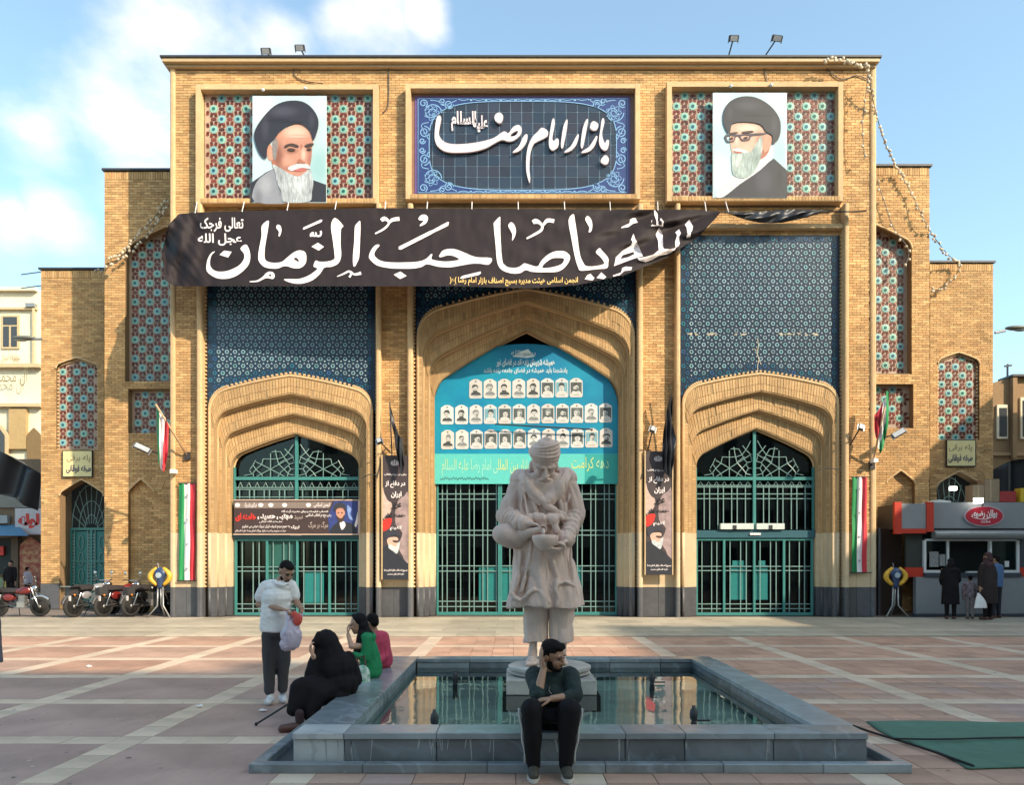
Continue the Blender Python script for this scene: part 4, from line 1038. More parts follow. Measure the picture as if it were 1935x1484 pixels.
poster('portrait poster on the right of a man in black turban, glasses and checked scarf',1347,1487,175,374,[
 ('backdrop',paint('print_backdrop_right',(.40,.56,.60),[(420,380,90,120,(.56,.66,.70),.8),(700,360,80,90,(.52,.62,.66),.7),(420,700,70,120,(.60,.68,.68),.7),(720,600,50,80,(.30,.46,.50),.7)],(1200,60),2.633,0,.03),z2([(389,305),(740,305),(754,822),(392,822)]),0),
 ('robe',paint('print_robe_right',(.018,.02,.03),[(640,740,60,90,(.045,.048,.07),.8),(720,720,20,80,(.006,.007,.012),.7)],(1200,60),2.633),z2([(400,825),(470,760),(560,700),(650,660),(690,630),(756,690),(757,825)]),0),
 ('scarf',mat('print_check_scarf',(.58,.60,.62),.6,na=.5,ns=22),z2([(402,822),(420,790),(500,700),(560,660),(630,620),(680,560),(685,620),(620,690),(520,760),(440,822)]),1),
 ('neck',SKIND,z2([(600,560),(670,560),(650,620),(590,640)]),1),
 ('face',paint('print_face_right',(.60,.36,.27),[(560,480,70,26,(.74,.54,.44),.8),(500,560,26,50,(.66,.38,.30),.8),(620,540,30,60,(.34,.16,.11),.8),(505,535,10,34,(.76,.54,.45),.8),(480,540,14,22,(.30,.13,.10),.6),(550,540,30,16,(.34,.16,.12),.6),(500,582,24,8,(.30,.12,.09),.7),(560,580,30,26,(.66,.42,.33),.6)],(1200,60),2.633),z2([(470,510),(475,470),(530,452),(600,455),(645,480),(655,520),(640,580),(600,630),(540,650),(490,620),(475,570)]),1),
 
 ('ear',SKIN,z2([(640,520),(675,515),(682,545),(660,590),(640,595)]),1),
 ('beard',paint('print_beard_right',(.34,.42,.40),[(510,650,34,60,(.58,.64,.62),.7),(600,620,34,80,(.22,.28,.27),.7),(540,700,40,30,(.42,.50,.48),.6),(620,560,16,50,(.5,.54,.52),.6)],(1200,60),2.633,.4),z2([(482,605),(520,600),(570,600),(600,560),(628,520),(632,580),(620,640),(590,700),(540,730),(490,715),(480,660)]),1),
 
 ('mustache',BEARD,z2([(480,588),(510,580),(550,590),(560,604),(510,598)]),1),
 ('mouth',mat('print_mouth',(.40,.12,.10),.6),z2([(488,600),(515,597),(535,603),(510,607)]),1),
 
 ('glasses',mat('print_glasses',(.05,.04,.06),.5),[spline(z2([(448,515),(520,512),(575,508),(645,505),(645,513),(580,520),(570,540),(530,545),(518,525),(500,525),(492,548),(460,552),(450,540)]),True,2),spline(z2([(456,522),(495,520),(488,542),(462,545)]),True,2),spline(z2([(525,520),(568,517),(562,534),(535,538)]),True,2)],0),
 ('brow',DK,z2([(470,506),(500,500),(512,505),(480,512)]),1),('brow',DK,z2([(530,500),(575,494),(590,500),(545,507)]),1),
 ('eye',DK,z2([(470,530),(485,527),(490,533),(475,537)]),1),('eye',DK,z2([(540,527),(556,524),(562,530),(545,533)]),1),
 ('turban',paint('print_turban_right',(.024,.024,.032),[(560,370,90,34,(.055,.055,.07),.8),(690,470,24,60,(.05,.05,.065),.7),(470,410,20,50,(.05,.05,.065),.6),(600,420,100,9,(.008,.008,.012),.8)],(1200,60),2.633),z2([(440,460),(440,400),(470,350),(530,325),(600,330),(670,370),(715,430),(723,490),(710,540),(682,562),(682,520),(650,500),(630,470),(590,455),(520,452),(480,465),(468,512)]),1),
 
],PY)
for px,py in ((504,183),(583,180),(1375,176),(1450,174)):
    o=thing('bulb_clip','small white clip bulb on the top edge of the '+('left' if px<900 else 'right')+' portrait, '+('left' if px in(504,1375) else 'right')+' one of two','bulb',(X0(px),PY-.05,Z0(py)))
    MB().ell((X0(px),PY-.05,Z0(py)),(.055,.05,.045),n=10).obj('glass',WHITE,o,smooth=True); MB().box(X0(px)-.02,X0(px)+.02,PY-.05,PY+.02,Z0(py)+.03,Z0(py)+.07).obj('clip',DMETAL,o)
# ================= BLUE MEMORIAL BOARD =================
YB=23.66
MBD=thing('memorial_board','arched turquoise and blue board with rows of small portrait cards above the central gate','board',(X(993,YB),YB,Z(780,YB)))
def ell_top(x0,x1,yb,ys,ya,Y):
    cx_=(x0+x1)/2; pts=[(x0,yb)]
    for i in range(33):
        a=math.pi-math.pi*i/32; c,s=math.cos(a),math.sin(a); pts.append((cx_+(x1-x0)/2*math.copysign(abs(c)**.95,c),ys-(ys-ya)*abs(s)**.98))
    return pts+[(x1,yb)]
m=MB(); pl=[(X(a,YB),Z(b,YB)) for a,b in ell_top(819,1168,858,775,650,YB)]; m.prism(pl,YB,YB+.03); m.obj('upper_panel',mat('board_blue',(.002,.19,.36),.45,na=.1,ns=1.5,c2=(.004,.26,.40)),MBD)
m=MB(); pbox(m,820,1168,858,915,YB-.002,0,.03); m.obj('lower_panel',mat('board_turquoise',(.10,.50,.46),.45,na=.05),MBD)
m=MB(); pbox(m,1105,1168,858.4,914.6,YB-.002,.003,0); m.obj('lower_panel',mat('board_turquoise_shaded',(.03,.33,.31),.45,na=.05),MBD)  # cast shade of the right arch jamb, put into the panel colour
WP=mat('board_pale_print',(.62,.72,.74),.6)
m=MB(); bs_=plane_at(YB,.006)
fill(m,[[(968,674),(985,664),(998,660),(1010,674),(996,677)]],bs_); text(m,'بسم الله',(966,662,1012,677),bs_,.0)
text(m,'همیشه شهیدان زنده اند در فضای نور',(938,678,1048,694),bs_,.03); text(m,'یادشهدا باید همیشه در فضای جامعه زنده باشد',(914,695,1072,707),bs_,.02); m.obj('lettering',WP,MBD)
m=MB(); text(m,'بازار بین المللی امام رضا علیه السلام',(835,868,1000,900),bs_,.0); text(m,'دهه کرامت',(1080,864,1150,892),bs_,-.005); m.obj('lettering',mat('board_mint_print',(.33,.66,.52),.6,c2=(.62,.62,.15),ns=2),MBD)
m=MB(); ribbon(m,[(832+i*1.6,905+2.2*math.sin(i*1.9)+1.2*math.sin(i*.7)) for i in range(58)],1.2,bs_,2); m.obj('handwriting',mat('board_dark_ink',(.03,.12,.13),.6),MBD)
CARD=mat('card_paper',(.60,.60,.60),.5,ob=.08,c2=(.62,.56,.52)); CDK=mat('card_ink',(.05,.06,.06),.6); CMD=mat('card_grey',(.20,.22,.22),.6); CBG=mat('card_photo_dark',(.075,.095,.095),.6); CFACE=mat('card_face',(.55,.55,.53),.6); CBLUE=mat('card_photo_blue',(.16,.35,.42),.6)
def card_mesh(var,seed):
    m=MB(); q=K*1.02
    def P(pts,mi,y): 
        m.mi=mi; fill(m,[pts],lambda a,b:(a*q,-y,-b*q))
    m.mi=0; P([(-12,-15),(-4,-20),(4,-20),(12,-15),(12.4,13),(10.5,16.5),(-10.5,16.5),(-12.4,13)],0,.012)
    m.mi=1; P([(-1.4,-17),(1.4,-17),(1.4,-14.6),(-1.4,-14.6)],1,.015)
    if var in (1,3,4): P([(-10.5,-12),(10.5,-12),(10.5,10),(-10.5,10)],3 if var!=4 else 5,.0145)
    c=lambda cx_,cy_,rx,ry,n=12,a0=0,a1=2*math.pi:[(cx_+rx*math.cos(a0+(a1-a0)*k/n),cy_+ry*math.sin(a0+(a1-a0)*k/n)) for k in range(n)]
    rnd=random.Random(var*7+3+seed*131); dx=rnd.uniform(-1.6,1.6); fw=rnd.uniform(4.2,5.6); fh=rnd.uniform(5.6,7.2); hh=rnd.uniform(8.6,11.6); hw=fw+rnd.uniform(.2,1.4); sl=rnd.uniform(-1.6,1.6)
    P([(-9.5,10.5),(-8,6),(-3,3.5),(3,3.5),(8.5,6.5),(10,10.5)],(1,4,2,4,4)[var],.016)
    P(c(dx,-1.4,fw,fh),4,.0175); P([(dx+fw*.15,-fh*.6),(dx+fw*.9,-fh*.35),(dx+fw*.85,fh*.3),(dx+fw*.35,fh*.65),(dx+fw*.2,0)],2 if rnd.random()<.6 else 0,.018)
    P([(dx-hw,-1.5-sl*.5),(dx-hw-.2,-hh*.65),(dx-hw*.5,-hh),(dx+hw*.5,-hh+sl*.4),(dx+hw,-hh*.7),(dx+hw+.1,-1.5+sl*.5),(dx+fw*.8,-4.8-sl*.5),(dx+sl,-6.2),(dx-fw*.8,-4.8+sl*.5)],1 if rnd.random()<.75 else 2,.019)
    for sx in (-1,1): P([(dx+sx*2.3-1.4,-2.6),(dx+sx*2.3+1.4,-2.6),(dx+sx*2.3+1.2,-1.6),(dx+sx*2.3-1.2,-1.6)],1,.0195)
    P([(dx-.6,-1),(dx+.7,-1),(dx+1,1),(dx-.3,1)],2,.0195)
    if var in (0,3) and rnd.random()<.6: P([(dx-4.4,.5),(dx-2,1.6),(dx+2,1.6),(dx+4.4,.5),(dx+3.3,4.6),(dx,5.6),(dx-3.3,4.6)],1,.0195)
    else: P([(dx-2,2),(dx+2,2),(dx+1.4,3),(dx-1.4,3)],1,.0195)
    P([(-6,12.2),(6,12.2),(6,13),(-6,13)],2,.0165)
    me=m.mesh('portrait_card',[CARD,CDK,CMD,CBG,CFACE,CBLUE]); return me

rows=[([899+27.1*i for i in range(8)],737,[0,2,0,2,0,1,4,3],-.25),([845+27.2*i for i in range(12)],786,[0,0,2,4,1,1,2,3,3,1,2,1],-.2),([846+27.2*i for i in range(12)],833,[0,2,1,1,1,1,2,0,2,1,4,0],-.15)]
for xs,y,vr,sl_ in rows:
    for i,(x,v) in enumerate(zip(xs,vr)):
        o=bpy.data.objects.new('portrait_card',card_mesh(v,i+int(y))); put(o,MBD,(X(x,YB),YB,Z(y+(x-xs[0])*-.012,YB)))
m=MB().tube([(X(935,YB-.2),YB-.2,Z(802,YB-.2)),(X(1120,YB-.2),YB-.2,Z(812,YB-.2))],.022,6); tag(m.obj('cable',RUBBER),'thin black cable slung across the blue memorial board','cable')
# ================= BANNERS OVER / BESIDE DOORS =================
YE=23.5
DBR=mat('banner_dark_brown',(.05,.03,.03),.6,na=.15,ns=3)
def prn(name,mt,parent,polys,Y,off,smooth=True):
    m=MB(); fill(m,[spline(q,True,3) if smooth else q for q in polys],plane_at(Y,off)); return m.obj(name,mt,parent)
EB=thing('door_banner','wide dark banner with white and red lettering and a cleric portrait over the left doors','banner',(X(561,YE),YE,Z(978,YE)))
m=MB(); pbox(m,442,680,946,1011,YE,0,.02); m.obj('panel',DBR,EB)
m=MB(); pbox(m,441,681,944.5,946.5,YE,.01,.025); pbox(m,441,681,1009.5,1011.5,YE,.01,.025); pbox(m,676.5,681,947,1009,YE,.01,.025); m.obj('edge_trim',mat('trim_pink',(.55,.40,.33),.6),EB)
prn('backdrop',mat('print_deep_blue',(.03,.05,.20),.6,na=.2),EB,[[(632,947.5),(676,947.5),(676,1008.5),(622,1008.5),(620,975)]],YE,.004,False)
prn('logo_strip',mat('print_grey_brown',(.22,.17,.15),.6,na=.3,ns=20),EB,[[(443,949),(628,949),(622,961),(443,961)]],YE,.004,False)
m=MB(); bs_=plane_at(YE,.009)
for x in (449,493,512,538,583): fill(m,[[(x+5*math.cos(k*.7),955+4*math.sin(k*.7)) for k in range(9)]],bs_)
text(m,'خبرگزاری بازار بزرگ',(462,950,486,960),bs_,.03); text(m,'انجمن اسلامی',(593,950,624,960),bs_,.02)
text(m,'انتصاب شایسته و بجای حضرت آیت الله',(532,964,620,970),bs_,.03); text(m,'رهبر معظم انقلاب اسلامی',(578,971,626,979),bs_,.03)
text(m,'مجتبی حسینی',(487,972,553,984),bs_,.05); text(m,'حفظه الله تعالی',(490,984,534,989),bs_,.02); text(m,'به عموم مردم شریف ایران تبریک عرض می نماییم',(458,992,548,1000),bs_,.02); text(m,'تبریک',(550,993,566,1001),bs_,.05); text(m,'هیئت مدیره و کسبه بازار بزرگ امام رضا علیه السلام',(445,1001,541,1007),bs_,.02)
m.obj('lettering',WPRINT,EB)
m=MB(); text(m,'مرگ بر مرگ',(583,986,620,1000),bs_,.01); text(m,'سید',(556,974,572,984),bs_,-.0); m.obj('lettering',mat('print_beige',(.45,.36,.33),.6),EB)
m=MB(); text(m,'خامنه ای',(445,970,484,986),bs_,.06); m.obj('lettering',REDP,EB)
for i,(nm,mt,pts) in enumerate([('robe',ROBE,[(624,1008.5),(632,992),(644,986),(656,988),(668,992),(674,1008.5)]),('shirt',WPRINT,[(642,988),(650,986),(653,994),(646,1002)]),('face',SKIN,[(635,966),(640,960),(648,961),(652,968),(650,978),(644,984),(638,980)]),('beard',DK,[(636,975),(641,979),(646,980),(651,973),(650,982),(645,988),(639,985)]),('eye',DK,[(638,969),(641,968.4),(641,970),(638,970.4)]),('eye',DK,[(645,969),(648,968.4),(648,970),(645,970.4)]),('turban',TURB,[(632,968),(631,958),(638,951),(648,952),(654,960),(653,968),(648,961),(639,961)])]):
    prn(nm,mt,EB,[pts],YE,.008+.002*i)
prn('smoke',mat('print_pale_blue',(.2,.3,.6),.6,na=.3,ns=10),EB,[[(656,955),(664,962),(662,972),(668,984),(660,980),(657,970)]],YE,.007)
prn('flag_print',WPRINT,EB,[[(676,966),(676,990),(670,1003),(669,996),(673,982)]],YE,.007,False)
YV=Y0-.33
def vertical_banner(x0,x1,y0,y1,label):
    b=thing('vertical_banner',label,'banner',(X((x0+x1)/2,YV),YV,Z((y0+y1)/2,YV)),'tall printed banners on the piers beside the central arch')
    w_=x1-x0; k=w_/50; U=lambda pts:[(x0+a*w_/300,y0+bb*(y1-y0)/1440) for a,bb in pts]
    m=MB(); pbox(m,x0,x1,y0,y1,YV,0,.02); m.obj('panel',mat('banner_charcoal',(.055,.04,.045),.6,na=.2,ns=2),b)
    m=MB(); pbox(m,x0-2.2,x0,y0-1,y1,YV,.02,.03); pbox(m,x1,x1+2.0,y0-1,y1,YV,.02,.03); m.obj('pole',mat('banner_batten',(.55,.40,.22),.6),b)
    prn('smoke_print',mat('print_mauve',(.33,.24,.24),.6,na=.35,ns=6),b,[U([(160,560),(250,470),(298,480),(298,1260),(230,1160),(180,1050),(230,900),(150,800)])],YV,.004)
    prn('hand_print',mat('print_hand',(.55,.40,.34),.6,na=.2,ns=9),b,[U([(2,380),(20,440),(60,520),(110,560),(100,640),(60,700),(2,720)])],YV,.006)
    prn('flag_print',REDP,b,[U([(6,760),(60,730),(110,740),(80,840),(20,880),(4,860)])],YV,.008)
    prn('robe',ROBE,b,[U([(2,1060),(60,1040),(150,1120),(230,1190),(298,1260),(298,1438),(2,1438)])],YV,.010,False)
    prn('face',SKIN2,b,[U([(50,970),(90,950),(170,950),(180,1000),(170,1060),(120,1080),(70,1050)])],YV,.012)
    prn('beard',BEARD,b,[U([(80,1030),(150,1060),(175,1020),(200,1000),(190,1080),(165,1140),(120,1110),(70,1070)])],YV,.014)
    prn('glasses',DK,b,[U([(120,985),(185,990),(183,1006),(150,1012),(120,1000)])],YV,.016)
    prn('turban',TURB,b,[U([(20,960),(15,900),(60,860),(130,850),(185,890),(195,945),(150,930),(90,940),(40,985)])],YV,.016)
    m=MB(); bs_=plane_at(YV,.02)
    cx_,cy_=x0+w_*.47,y0+(y1-y0)*.062
    ribbon(m,[(cx_,cy_-6),(cx_,cy_+5)],1.6,bs_,2,False)
    for s in (-1,1):
        ribbon(m,[(cx_+s*2.6,cy_-5),(cx_+s*3.6,cy_),(cx_+s*1.2,cy_+4.6)],[.6,2,.8],bs_); ribbon(m,[(cx_+s*5,cy_-4),(cx_+s*6.6,cy_+1),(cx_+s*3,cy_+5)],[.6,2,.8],bs_)
    a=y0;hh=y1-y0
    text(m,'پیام رهبر معظم انقلاب',(x0+3,a+hh*.145,x1-4,a+hh*.168),bs_,.04)
    text(m,'در دفاع از',(x0+5,a+hh*.205,x1-6,a+hh*.262),bs_,.04); text(m,'ایران',(x0+16,a+hh*.29,x0+36,a+hh*.345),bs_,.04); text(m,'کنیم',(x0+14,a+hh*.565,x0+37,a+hh*.605),bs_,.04)
    text(m,'بسیج اصناف بازار امام رضا',(x0+3,a+hh*.915,x1-2,a+hh*.938),bs_,.04); text(m,'علیه السلام مشهد',(x0+9,a+hh*.948,x1-8,a+hh*.968),bs_,.04); m.obj('lettering',WPRINT,b)
    m=MB(); text(m,'عزیز',(x0+16,a+hh*.375,x0+36,a+hh*.435),bs_,.05); text(m,'همه کار',(x0+3,a+hh*.465,x1-6,a+hh*.505),bs_,.05); m.obj('lettering',mat('print_black_text',(.03,.025,.03),.6),b)
vertical_banner(723,772,861,1096,'tall dark printed banner on the pier left of the central arch')
vertical_banner(1220,1270,853,1087,'tall dark printed banner on the pier right of the central arch')
# ================= FLAGS =================
FG=mat('flag_green',(.01,.22,.07),.65,na=.05); FW=mat('flag_white',(.72,.70,.72),.65,na=.04); FR=mat('flag_red',(.55,.03,.05),.65,na=.05); FI=mat('flag_emblem_grey',(.30,.30,.36),.6)
def hanging_flag(x0,x1,y0,y1,label,Y=Y0-.1):
    f=thing('hanging_flag',label,'flag',(X((x0+x1)/2,Y),Y,Z((y0+y1)/2,Y)),'long vertical flags on the outer piers')
    w_=(x1-x0)/3
    for i,(nm,mt) in enumerate((('green_stripe',FG),('white_stripe',FW),('red_stripe',FR))):
        m=MB(); n_=26
        for j in range(n_+1):
            py=y0+(y1-y0)*j/n_
            for q in range(5):
                px=x0+w_*(i+q/4)+.5*math.sin(j*.5); Yq=Y-.03*math.sin(px*.55+j*.13)-.02*math.sin(j*.45)
                m.v.append((X(px,Yq),Yq,Z(py,Yq)))
        for j in range(n_):
            for q in range(4): a=j*5+q; m.f.append((a,a+5,a+6,a+1)); m.m.append(0)
        m.obj(nm,mt,f,smooth=True)
    for k in range(4):
        cy_=y0+(y1-y0)*(k+.5)/4; m=MB(); fill(m,[[(x0+w_*1.5+2.2*math.cos(a),cy_+2.8*math.sin(a)) for a in (0,1,2,3,4,5)]],plane_at(Y-.055)); m.obj('emblem',FI,f)
    MB().tube([(X(x0-2,Y),Y,Z(y0,Y)),(X(x1+4,Y),Y,Z(y0,Y))],.02,6).obj('rod',DMETAL,f); MB().tube([(X(x0-4,Y),Y,Z(y1,Y)),(X(x1+9,Y),Y,Z(y1,Y))],.018,6).obj('rod',DMETAL,f)
hanging_flag(338,369,914,1098,'long vertical green white and red flag on the left outer pier')
hanging_flag(1610,1638,902,1083,'long vertical green white and red flag on the right outer pier')
def pole_flag(base,tip,flag,cols,label):
    """flag: top polyline pairs px on Y; base/tip = (px,py,Y)"""
    B0=Vector((X(base[0],base[2]),base[2],Z(base[1],base[2]))); T0=Vector((X(tip[0],tip[2]),tip[2],Z(tip[1],tip[2])))
    f=thing('pole_flag',label,'flag',B0)
    MB().tube([B0,T0],.03,8).obj('pole',mat('pole_wood',(.45,.30,.18),.5),f,smooth=True)
    MB().box(B0.x-.08,B0.x+.08,B0.y-.04,B0.y+.1,B0.z-.12,B0.z+.12).obj('bracket',DMETAL,f)
    for nm,mt,(l,r) in zip(('green_stripe','white_stripe','red_stripe'),(FG,FW,FR),flag):
        m=MB(); n_=18
        def P(line,t):
            q=t*(len(line)-1); j=min(int(q),len(line)-2); return tuple(a+(b-a)*(q-j) for a,b in zip(line[j],line[j+1]))
        for j in range(n_+1):
            a,b=P(l,j/n_),P(r,j/n_)
            for q in range(5):
                px=a[0]+(b[0]-a[0])*q/4; py=a[1]+(b[1]-a[1])*q/4; Yq=tip[2]+.3-.06*math.sin(px*.8)-.04*math.sin(py*.09)
                m.v.append((X(px,Yq),Yq,Z(py,Yq)))
        for j in range(n_):
            for q in range(4): a=j*5+q; m.f.append((a,a+5,a+6,a+1)); m.m.append(0)
        m.obj(nm,mt,f,smooth=True)
pole_flag((354,862,Y0-.05),(294,764,Y0-1.0),[([(296,772),(297,830),(298,868)],[(301,778),(301,840),(301,880)]),([(301,776),(301,840),(303,886)],[(313,790),(308,850),(307,890)]),([(313,788),(308,850),(305,888)],[(319,806),(317,860),(310,892)])],0,'green white and red flag on an angled pole at the left outer pier')
pole_flag((1648,880,Y0-.05),(1672,770,Y0-1.0),[([(1675,738),(1672,800),(1661,845),(1662,857)],[(1680,742),(1679,800),(1669,848),(1664,857)]),([(1669,762),(1664,800),(1659,845)],[(1676,745),(1673,800),(1661,850)]),([(1652,785),(1652,810),(1655,828)],[(1669,764),(1665,800),(1658,830)])],0,'green white and red flag drooping from a pole at the right outer pier')
def black_flag(pts,label):
    f=thing('black_flag',label,'flag',(X(pts[0][0],Y0-.5),Y0-.5,Z(pts[0][1],Y0-.5)))
    m=MB(); fill(m,[pts],lambda px,py:(X(px,Y0-.55),Y0-.55-.06*math.sin(px*.9)-.05*math.sin(py*.12),Z(py,Y0-.55)),step=4); m.obj('cloth',BLACKS,f)
    a,b=min(pts,key=lambda p:p[1]),max(pts,key=lambda p:p[1]); MB().tube([(X(a[0],Y0-.5),Y0-.45,Z(a[1]-3,Y0-.5)),(X(a[0]+6,Y0-.3),Y0-.28,Z(b[1],Y0-.3))],.02,6).obj('pole',DMETAL,f)
black_flag([(736,762),(741,778),(746,800),(753,822),(760,828),(764,880),(758,900),(750,860),(744,820),(738,795)],'furled black flag on a pole left of the central arch')
black_flag([(1267,733),(1262,770),(1256,800),(1250,850),(1254,890),(1268,905),(1272,880),(1278,830),(1270,800),(1271,760)],'furled black flag hanging right of the central arch')
# ================= NAME PLATES =================
PLT=mat('plate_cream_yellow',(.74,.64,.32),.5,na=.06)
def plate(x0,x1,y0,y1,Y,label,l1,l2):
    p=thing('name_plate',label,'sign',(X((x0+x1)/2,Y),Y,Z((y0+y1)/2,Y)))
    m=MB(); pbox(m,x0,x1,y0,y1,Y,.06,0); m.obj('panel',PLT,p); m=MB(); t=1.2
    for q in ((x0-t,x1+t,y0-t,y0),(x0-t,x1+t,y1,y1+t),(x0-t,x0,y0,y1),(x1,x1+t,y0,y1)): pbox(m,*q,Y,.07,0)
    m.obj('frame',DMETAL,p)
    w_=x1-x0; h_=y1-y0
    m=MB(); text(m,l1,(x0+5,y0+h_*.14,x1-4,y0+h_*.45),plane_at(Y-.06,.006),.01); m.obj('lettering',mat('plate_faded',(.32,.24,.13),.6),p)
    m=MB(); text(m,l2,(x0+4,y0+h_*.54,x1-3,y0+h_*.88),plane_at(Y-.06,.006),.03); m.obj('lettering',mat('plate_ink',(.03,.03,.10),.6),p)
plate(121,175,853,901,Y2-.02,'cream yellow name plate above the left wing gate','پله برقی','طبقه فوقانی')
plate(1788,1841,833,881,Y2-.02,'cream yellow name plate above the right wing gate','پله برقی','طبقه فوقانی')
# ================= FLOODLIGHTS =================
def flood(base,head,label,Yb,roof=False,w_=.26,tilt=0,group=None):
    bx_=Vector((X(base[0],Yb),Yb,Z(base[1],Yb))); Yh=Yb-(.3 if roof else .75); hx=Vector((X(head[0],Yh),Yh,Z(head[1],Yh)))
    f=thing('floodlight',label,'floodlight',bx_,group)
    MB().tube([bx_,hx],.022,6).obj('arm',DMETAL,f)
    m=MB(); M_=Matrix.Rotation(tilt,3,'Y')@Matrix.Rotation(R(35 if roof else -20),3,'X')
    def bx2(x0,x1,y0,y1,z0,z1):
        s=len(m.v); m.box(x0,x1,y0,y1,z0,z1); m.v[s:]=[tuple(hx+M_@Vector(v)) for v in m.v[s:]]
    bx2(-w_/2,w_/2,-.07,.04,-.085,.085); m.mi=0; m.obj('housing',DMETAL,f)
    m=MB()
    bx2(-w_/2+.02,w_/2-.02,-.078,-.07,-.07,.07); m.obj('lens',mat('lens_grey',(.4,.42,.45),.2),f)
    for q0,q1 in ((-w_/2-.03,-w_/2-.005),(w_/2+.005,w_/2+.03)):
        m=MB(); bx2(q0,q1,-.04,0,-.12,.07); m.obj('yoke',METAL,f)
GF='floodlights on the roof edge'
flood((515,113),(503,96),'floodlight on the roof edge, leftmost of four',Y0,True); flood((579,112),(567,90),'floodlight on the roof edge, second from the left',Y0,True)
flood((1376,108),(1386,72),'floodlight on a tall rod on the roof edge, third from the left',Y0,True,.26); flood((1444,108),(1468,72),'floodlight on a tall rod on the roof edge, rightmost',Y0,True,.28,R(8))
m_=.22
flood((738,856),(717,834),'small floodlight left of the tall banner on the left centre pier',Y0-.1,False,.16,R(-20)); flood((1222,862),(1233,812),'small floodlight above the tall banner on the right centre pier',Y0-.1,False,.16,R(20))
flood((1606,842),(1626,808),'small floodlight on the right outer pier',Y0-.1,False,.16,R(20)); flood((330,868),(270,848),'floodlight on an arm left of the left outer pier',Y0+.2,False,.5,R(25)); flood((1660,830),(1697,820),'floodlight on an arm right of the right outer pier',Y0+.2,False,.42,R(-30))
for px,py,l in ((334,893,'white camera box on the left outer pier'),(1646,873,'white camera box on the right outer pier')):
    o=thing('camera_box',l,'camera',(X0(px),Y0-.15,Z0(py))); MB().box(X0(px)-.07,X0(px)+.07,Y0-.32,Y0-.1,Z0(py)-.06,Z0(py)+.06).obj('housing',WHITE,o); MB().box(X0(px)-.03,X0(px)+.03,Y0-.1,Y0-.02,Z0(py)-.03,Z0(py)+.02).obj('bracket',METAL,o)
# ================= STRING LIGHTS =================
def garland(pts,label,n,swag=0,r=.045):
    g_=thing('string_lights',label,'string lights',pts[0]); P=[Vector(p) for p in pts]; P=[Vector(q) for q in spline([tuple(p) for p in P],False,6)]
    MB().tube(P,.012,4).obj('wire',DMETAL,g_)
    bm=MB().ell((0,0,0),(r,r,r*1.3),n=8).mesh('bulb',[mat('bulb_cream',(.62,.52,.38),.4)])
    for i in range(n):
        q=(i+.5)/n*(len(P)-1); j=int(q); p=P[j]+(P[min(j+1,len(P)-1)]-P[j])*(q-j)
        o=bpy.data.objects.new('bulb',bm); put(o,g_,p+Vector((random.uniform(-.07,.07),random.uniform(-.03,.03),random.uniform(-.08,.04)))); o.rotation_euler=(random.uniform(-1,1),random.uniform(-1,1),0)
def W3(px,py,Y): return (X(px,Y),Y,Z(py,Y))
garland([W3(1638,118,22.6),W3(1650,190,22.9),W3(1672,270,23.6),W3(1697,318,Y1-.2)],'string of bulbs running down from the main roof corner at right',26)
garland([W3(1697,318,Y1-.2),W3(1722,365,Y1-.15),W3(1757,435,Y1-.12),W3(1790,480,Y2-.5),W3(1815,500,Y2-.2)],'string of bulbs down the right inner wing',36)
garland([W3(1815,502,Y2-.2),W3(1800,530,Y2-.2),W3(1775,548,Y2-.2),W3(1760,545,Y2-.2)],'short loop of bulbs on the right outer wing',12)
garland([W3(1657,340,Y1-.15),W3(1672,385,Y1-.15),W3(1688,430,Y1-.15),W3(1716,470,Y1-.15),W3(1712,500,Y1-.15)],'string of bulbs over the right arched tile panel',12)
garland([W3(316,376,Y1-.15),W3(292,412,Y1-.15),W3(262,440,Y1-.15),W3(238,470,Y1-.15),W3(207,490,Y1-.15)],'double string of bulbs across the left inner wing',30)
garland([W3(316,392,Y1-.17),W3(296,420,Y1-.17),W3(268,456,Y1-.17),W3(240,480,Y1-.17),W3(205,505,Y1-.17),W3(178,512,Y2-.2)],'lower string of bulbs across the left inner wing',24)
garland([W3(1560,112,22.7),W3(1590,110,22.7),W3(1615,118,22.6),W3(1637,124,22.6)],'tangle of bulbs on the roof corner at right',22)
garland([W3(1641,126,22.62),W3(1636,180,22.7),W3(1630,240,22.75),W3(1634,300,22.75)],'string of bulbs down the right corner of the main block',9)

# ================= CABLES, CRACKS AND PATCHES ON THE FACADE =================
def cable(pts,Y,label,r=.014,mt=None):
    m=MB().tube([W3(a,b,Y) for a,b in spline(pts,False,4)],r,5); tag(m.obj('cable',mt or DMETAL),label,'cable')
cable([(734,122),(735,160),(733,200),(722,214)],Y0-.035,'thin cable running down the brick between left portrait and sign')
cable([(555,122),(556,140),(572,152),(610,158)],Y0-.035,'short looping cable over the left portrait frame')
cable([(1443,128),(1450,150),(1447,163)],Y0-.035,'short cable over the right portrait frame')
cable([(1560,128),(1590,150),(1618,142),(1640,150)],Y0-.035,'slack cable on the brick at the upper right corner')
cable([(712,905),(723,860),(728,848)],Y0-.3,'cable from the left floodlight down to the tall banner')
cable([(1212,905),(1222,866),(1230,850)],Y0-.3,'cable from the right floodlight down to the tall banner')
cable([(682,905),(700,897),(714,900)],Y0-.3,'cable crossing the jamb right of the left doors')
cable([(1545,890),(1560,886),(1588,887)],Y0-.3,'cable crossing the jamb right of the right doors')
m=MB(); 
for seg in ([(1431,640),(1433,655),(1430,668),(1434,680),(1431,692),(1432,706)],[(1434,680),(1438,690)],[(1424,660),(1431,664)]): ribbon(m,seg,[1.4,2.0,1.2],plane_at(Y0,.02),2,False)
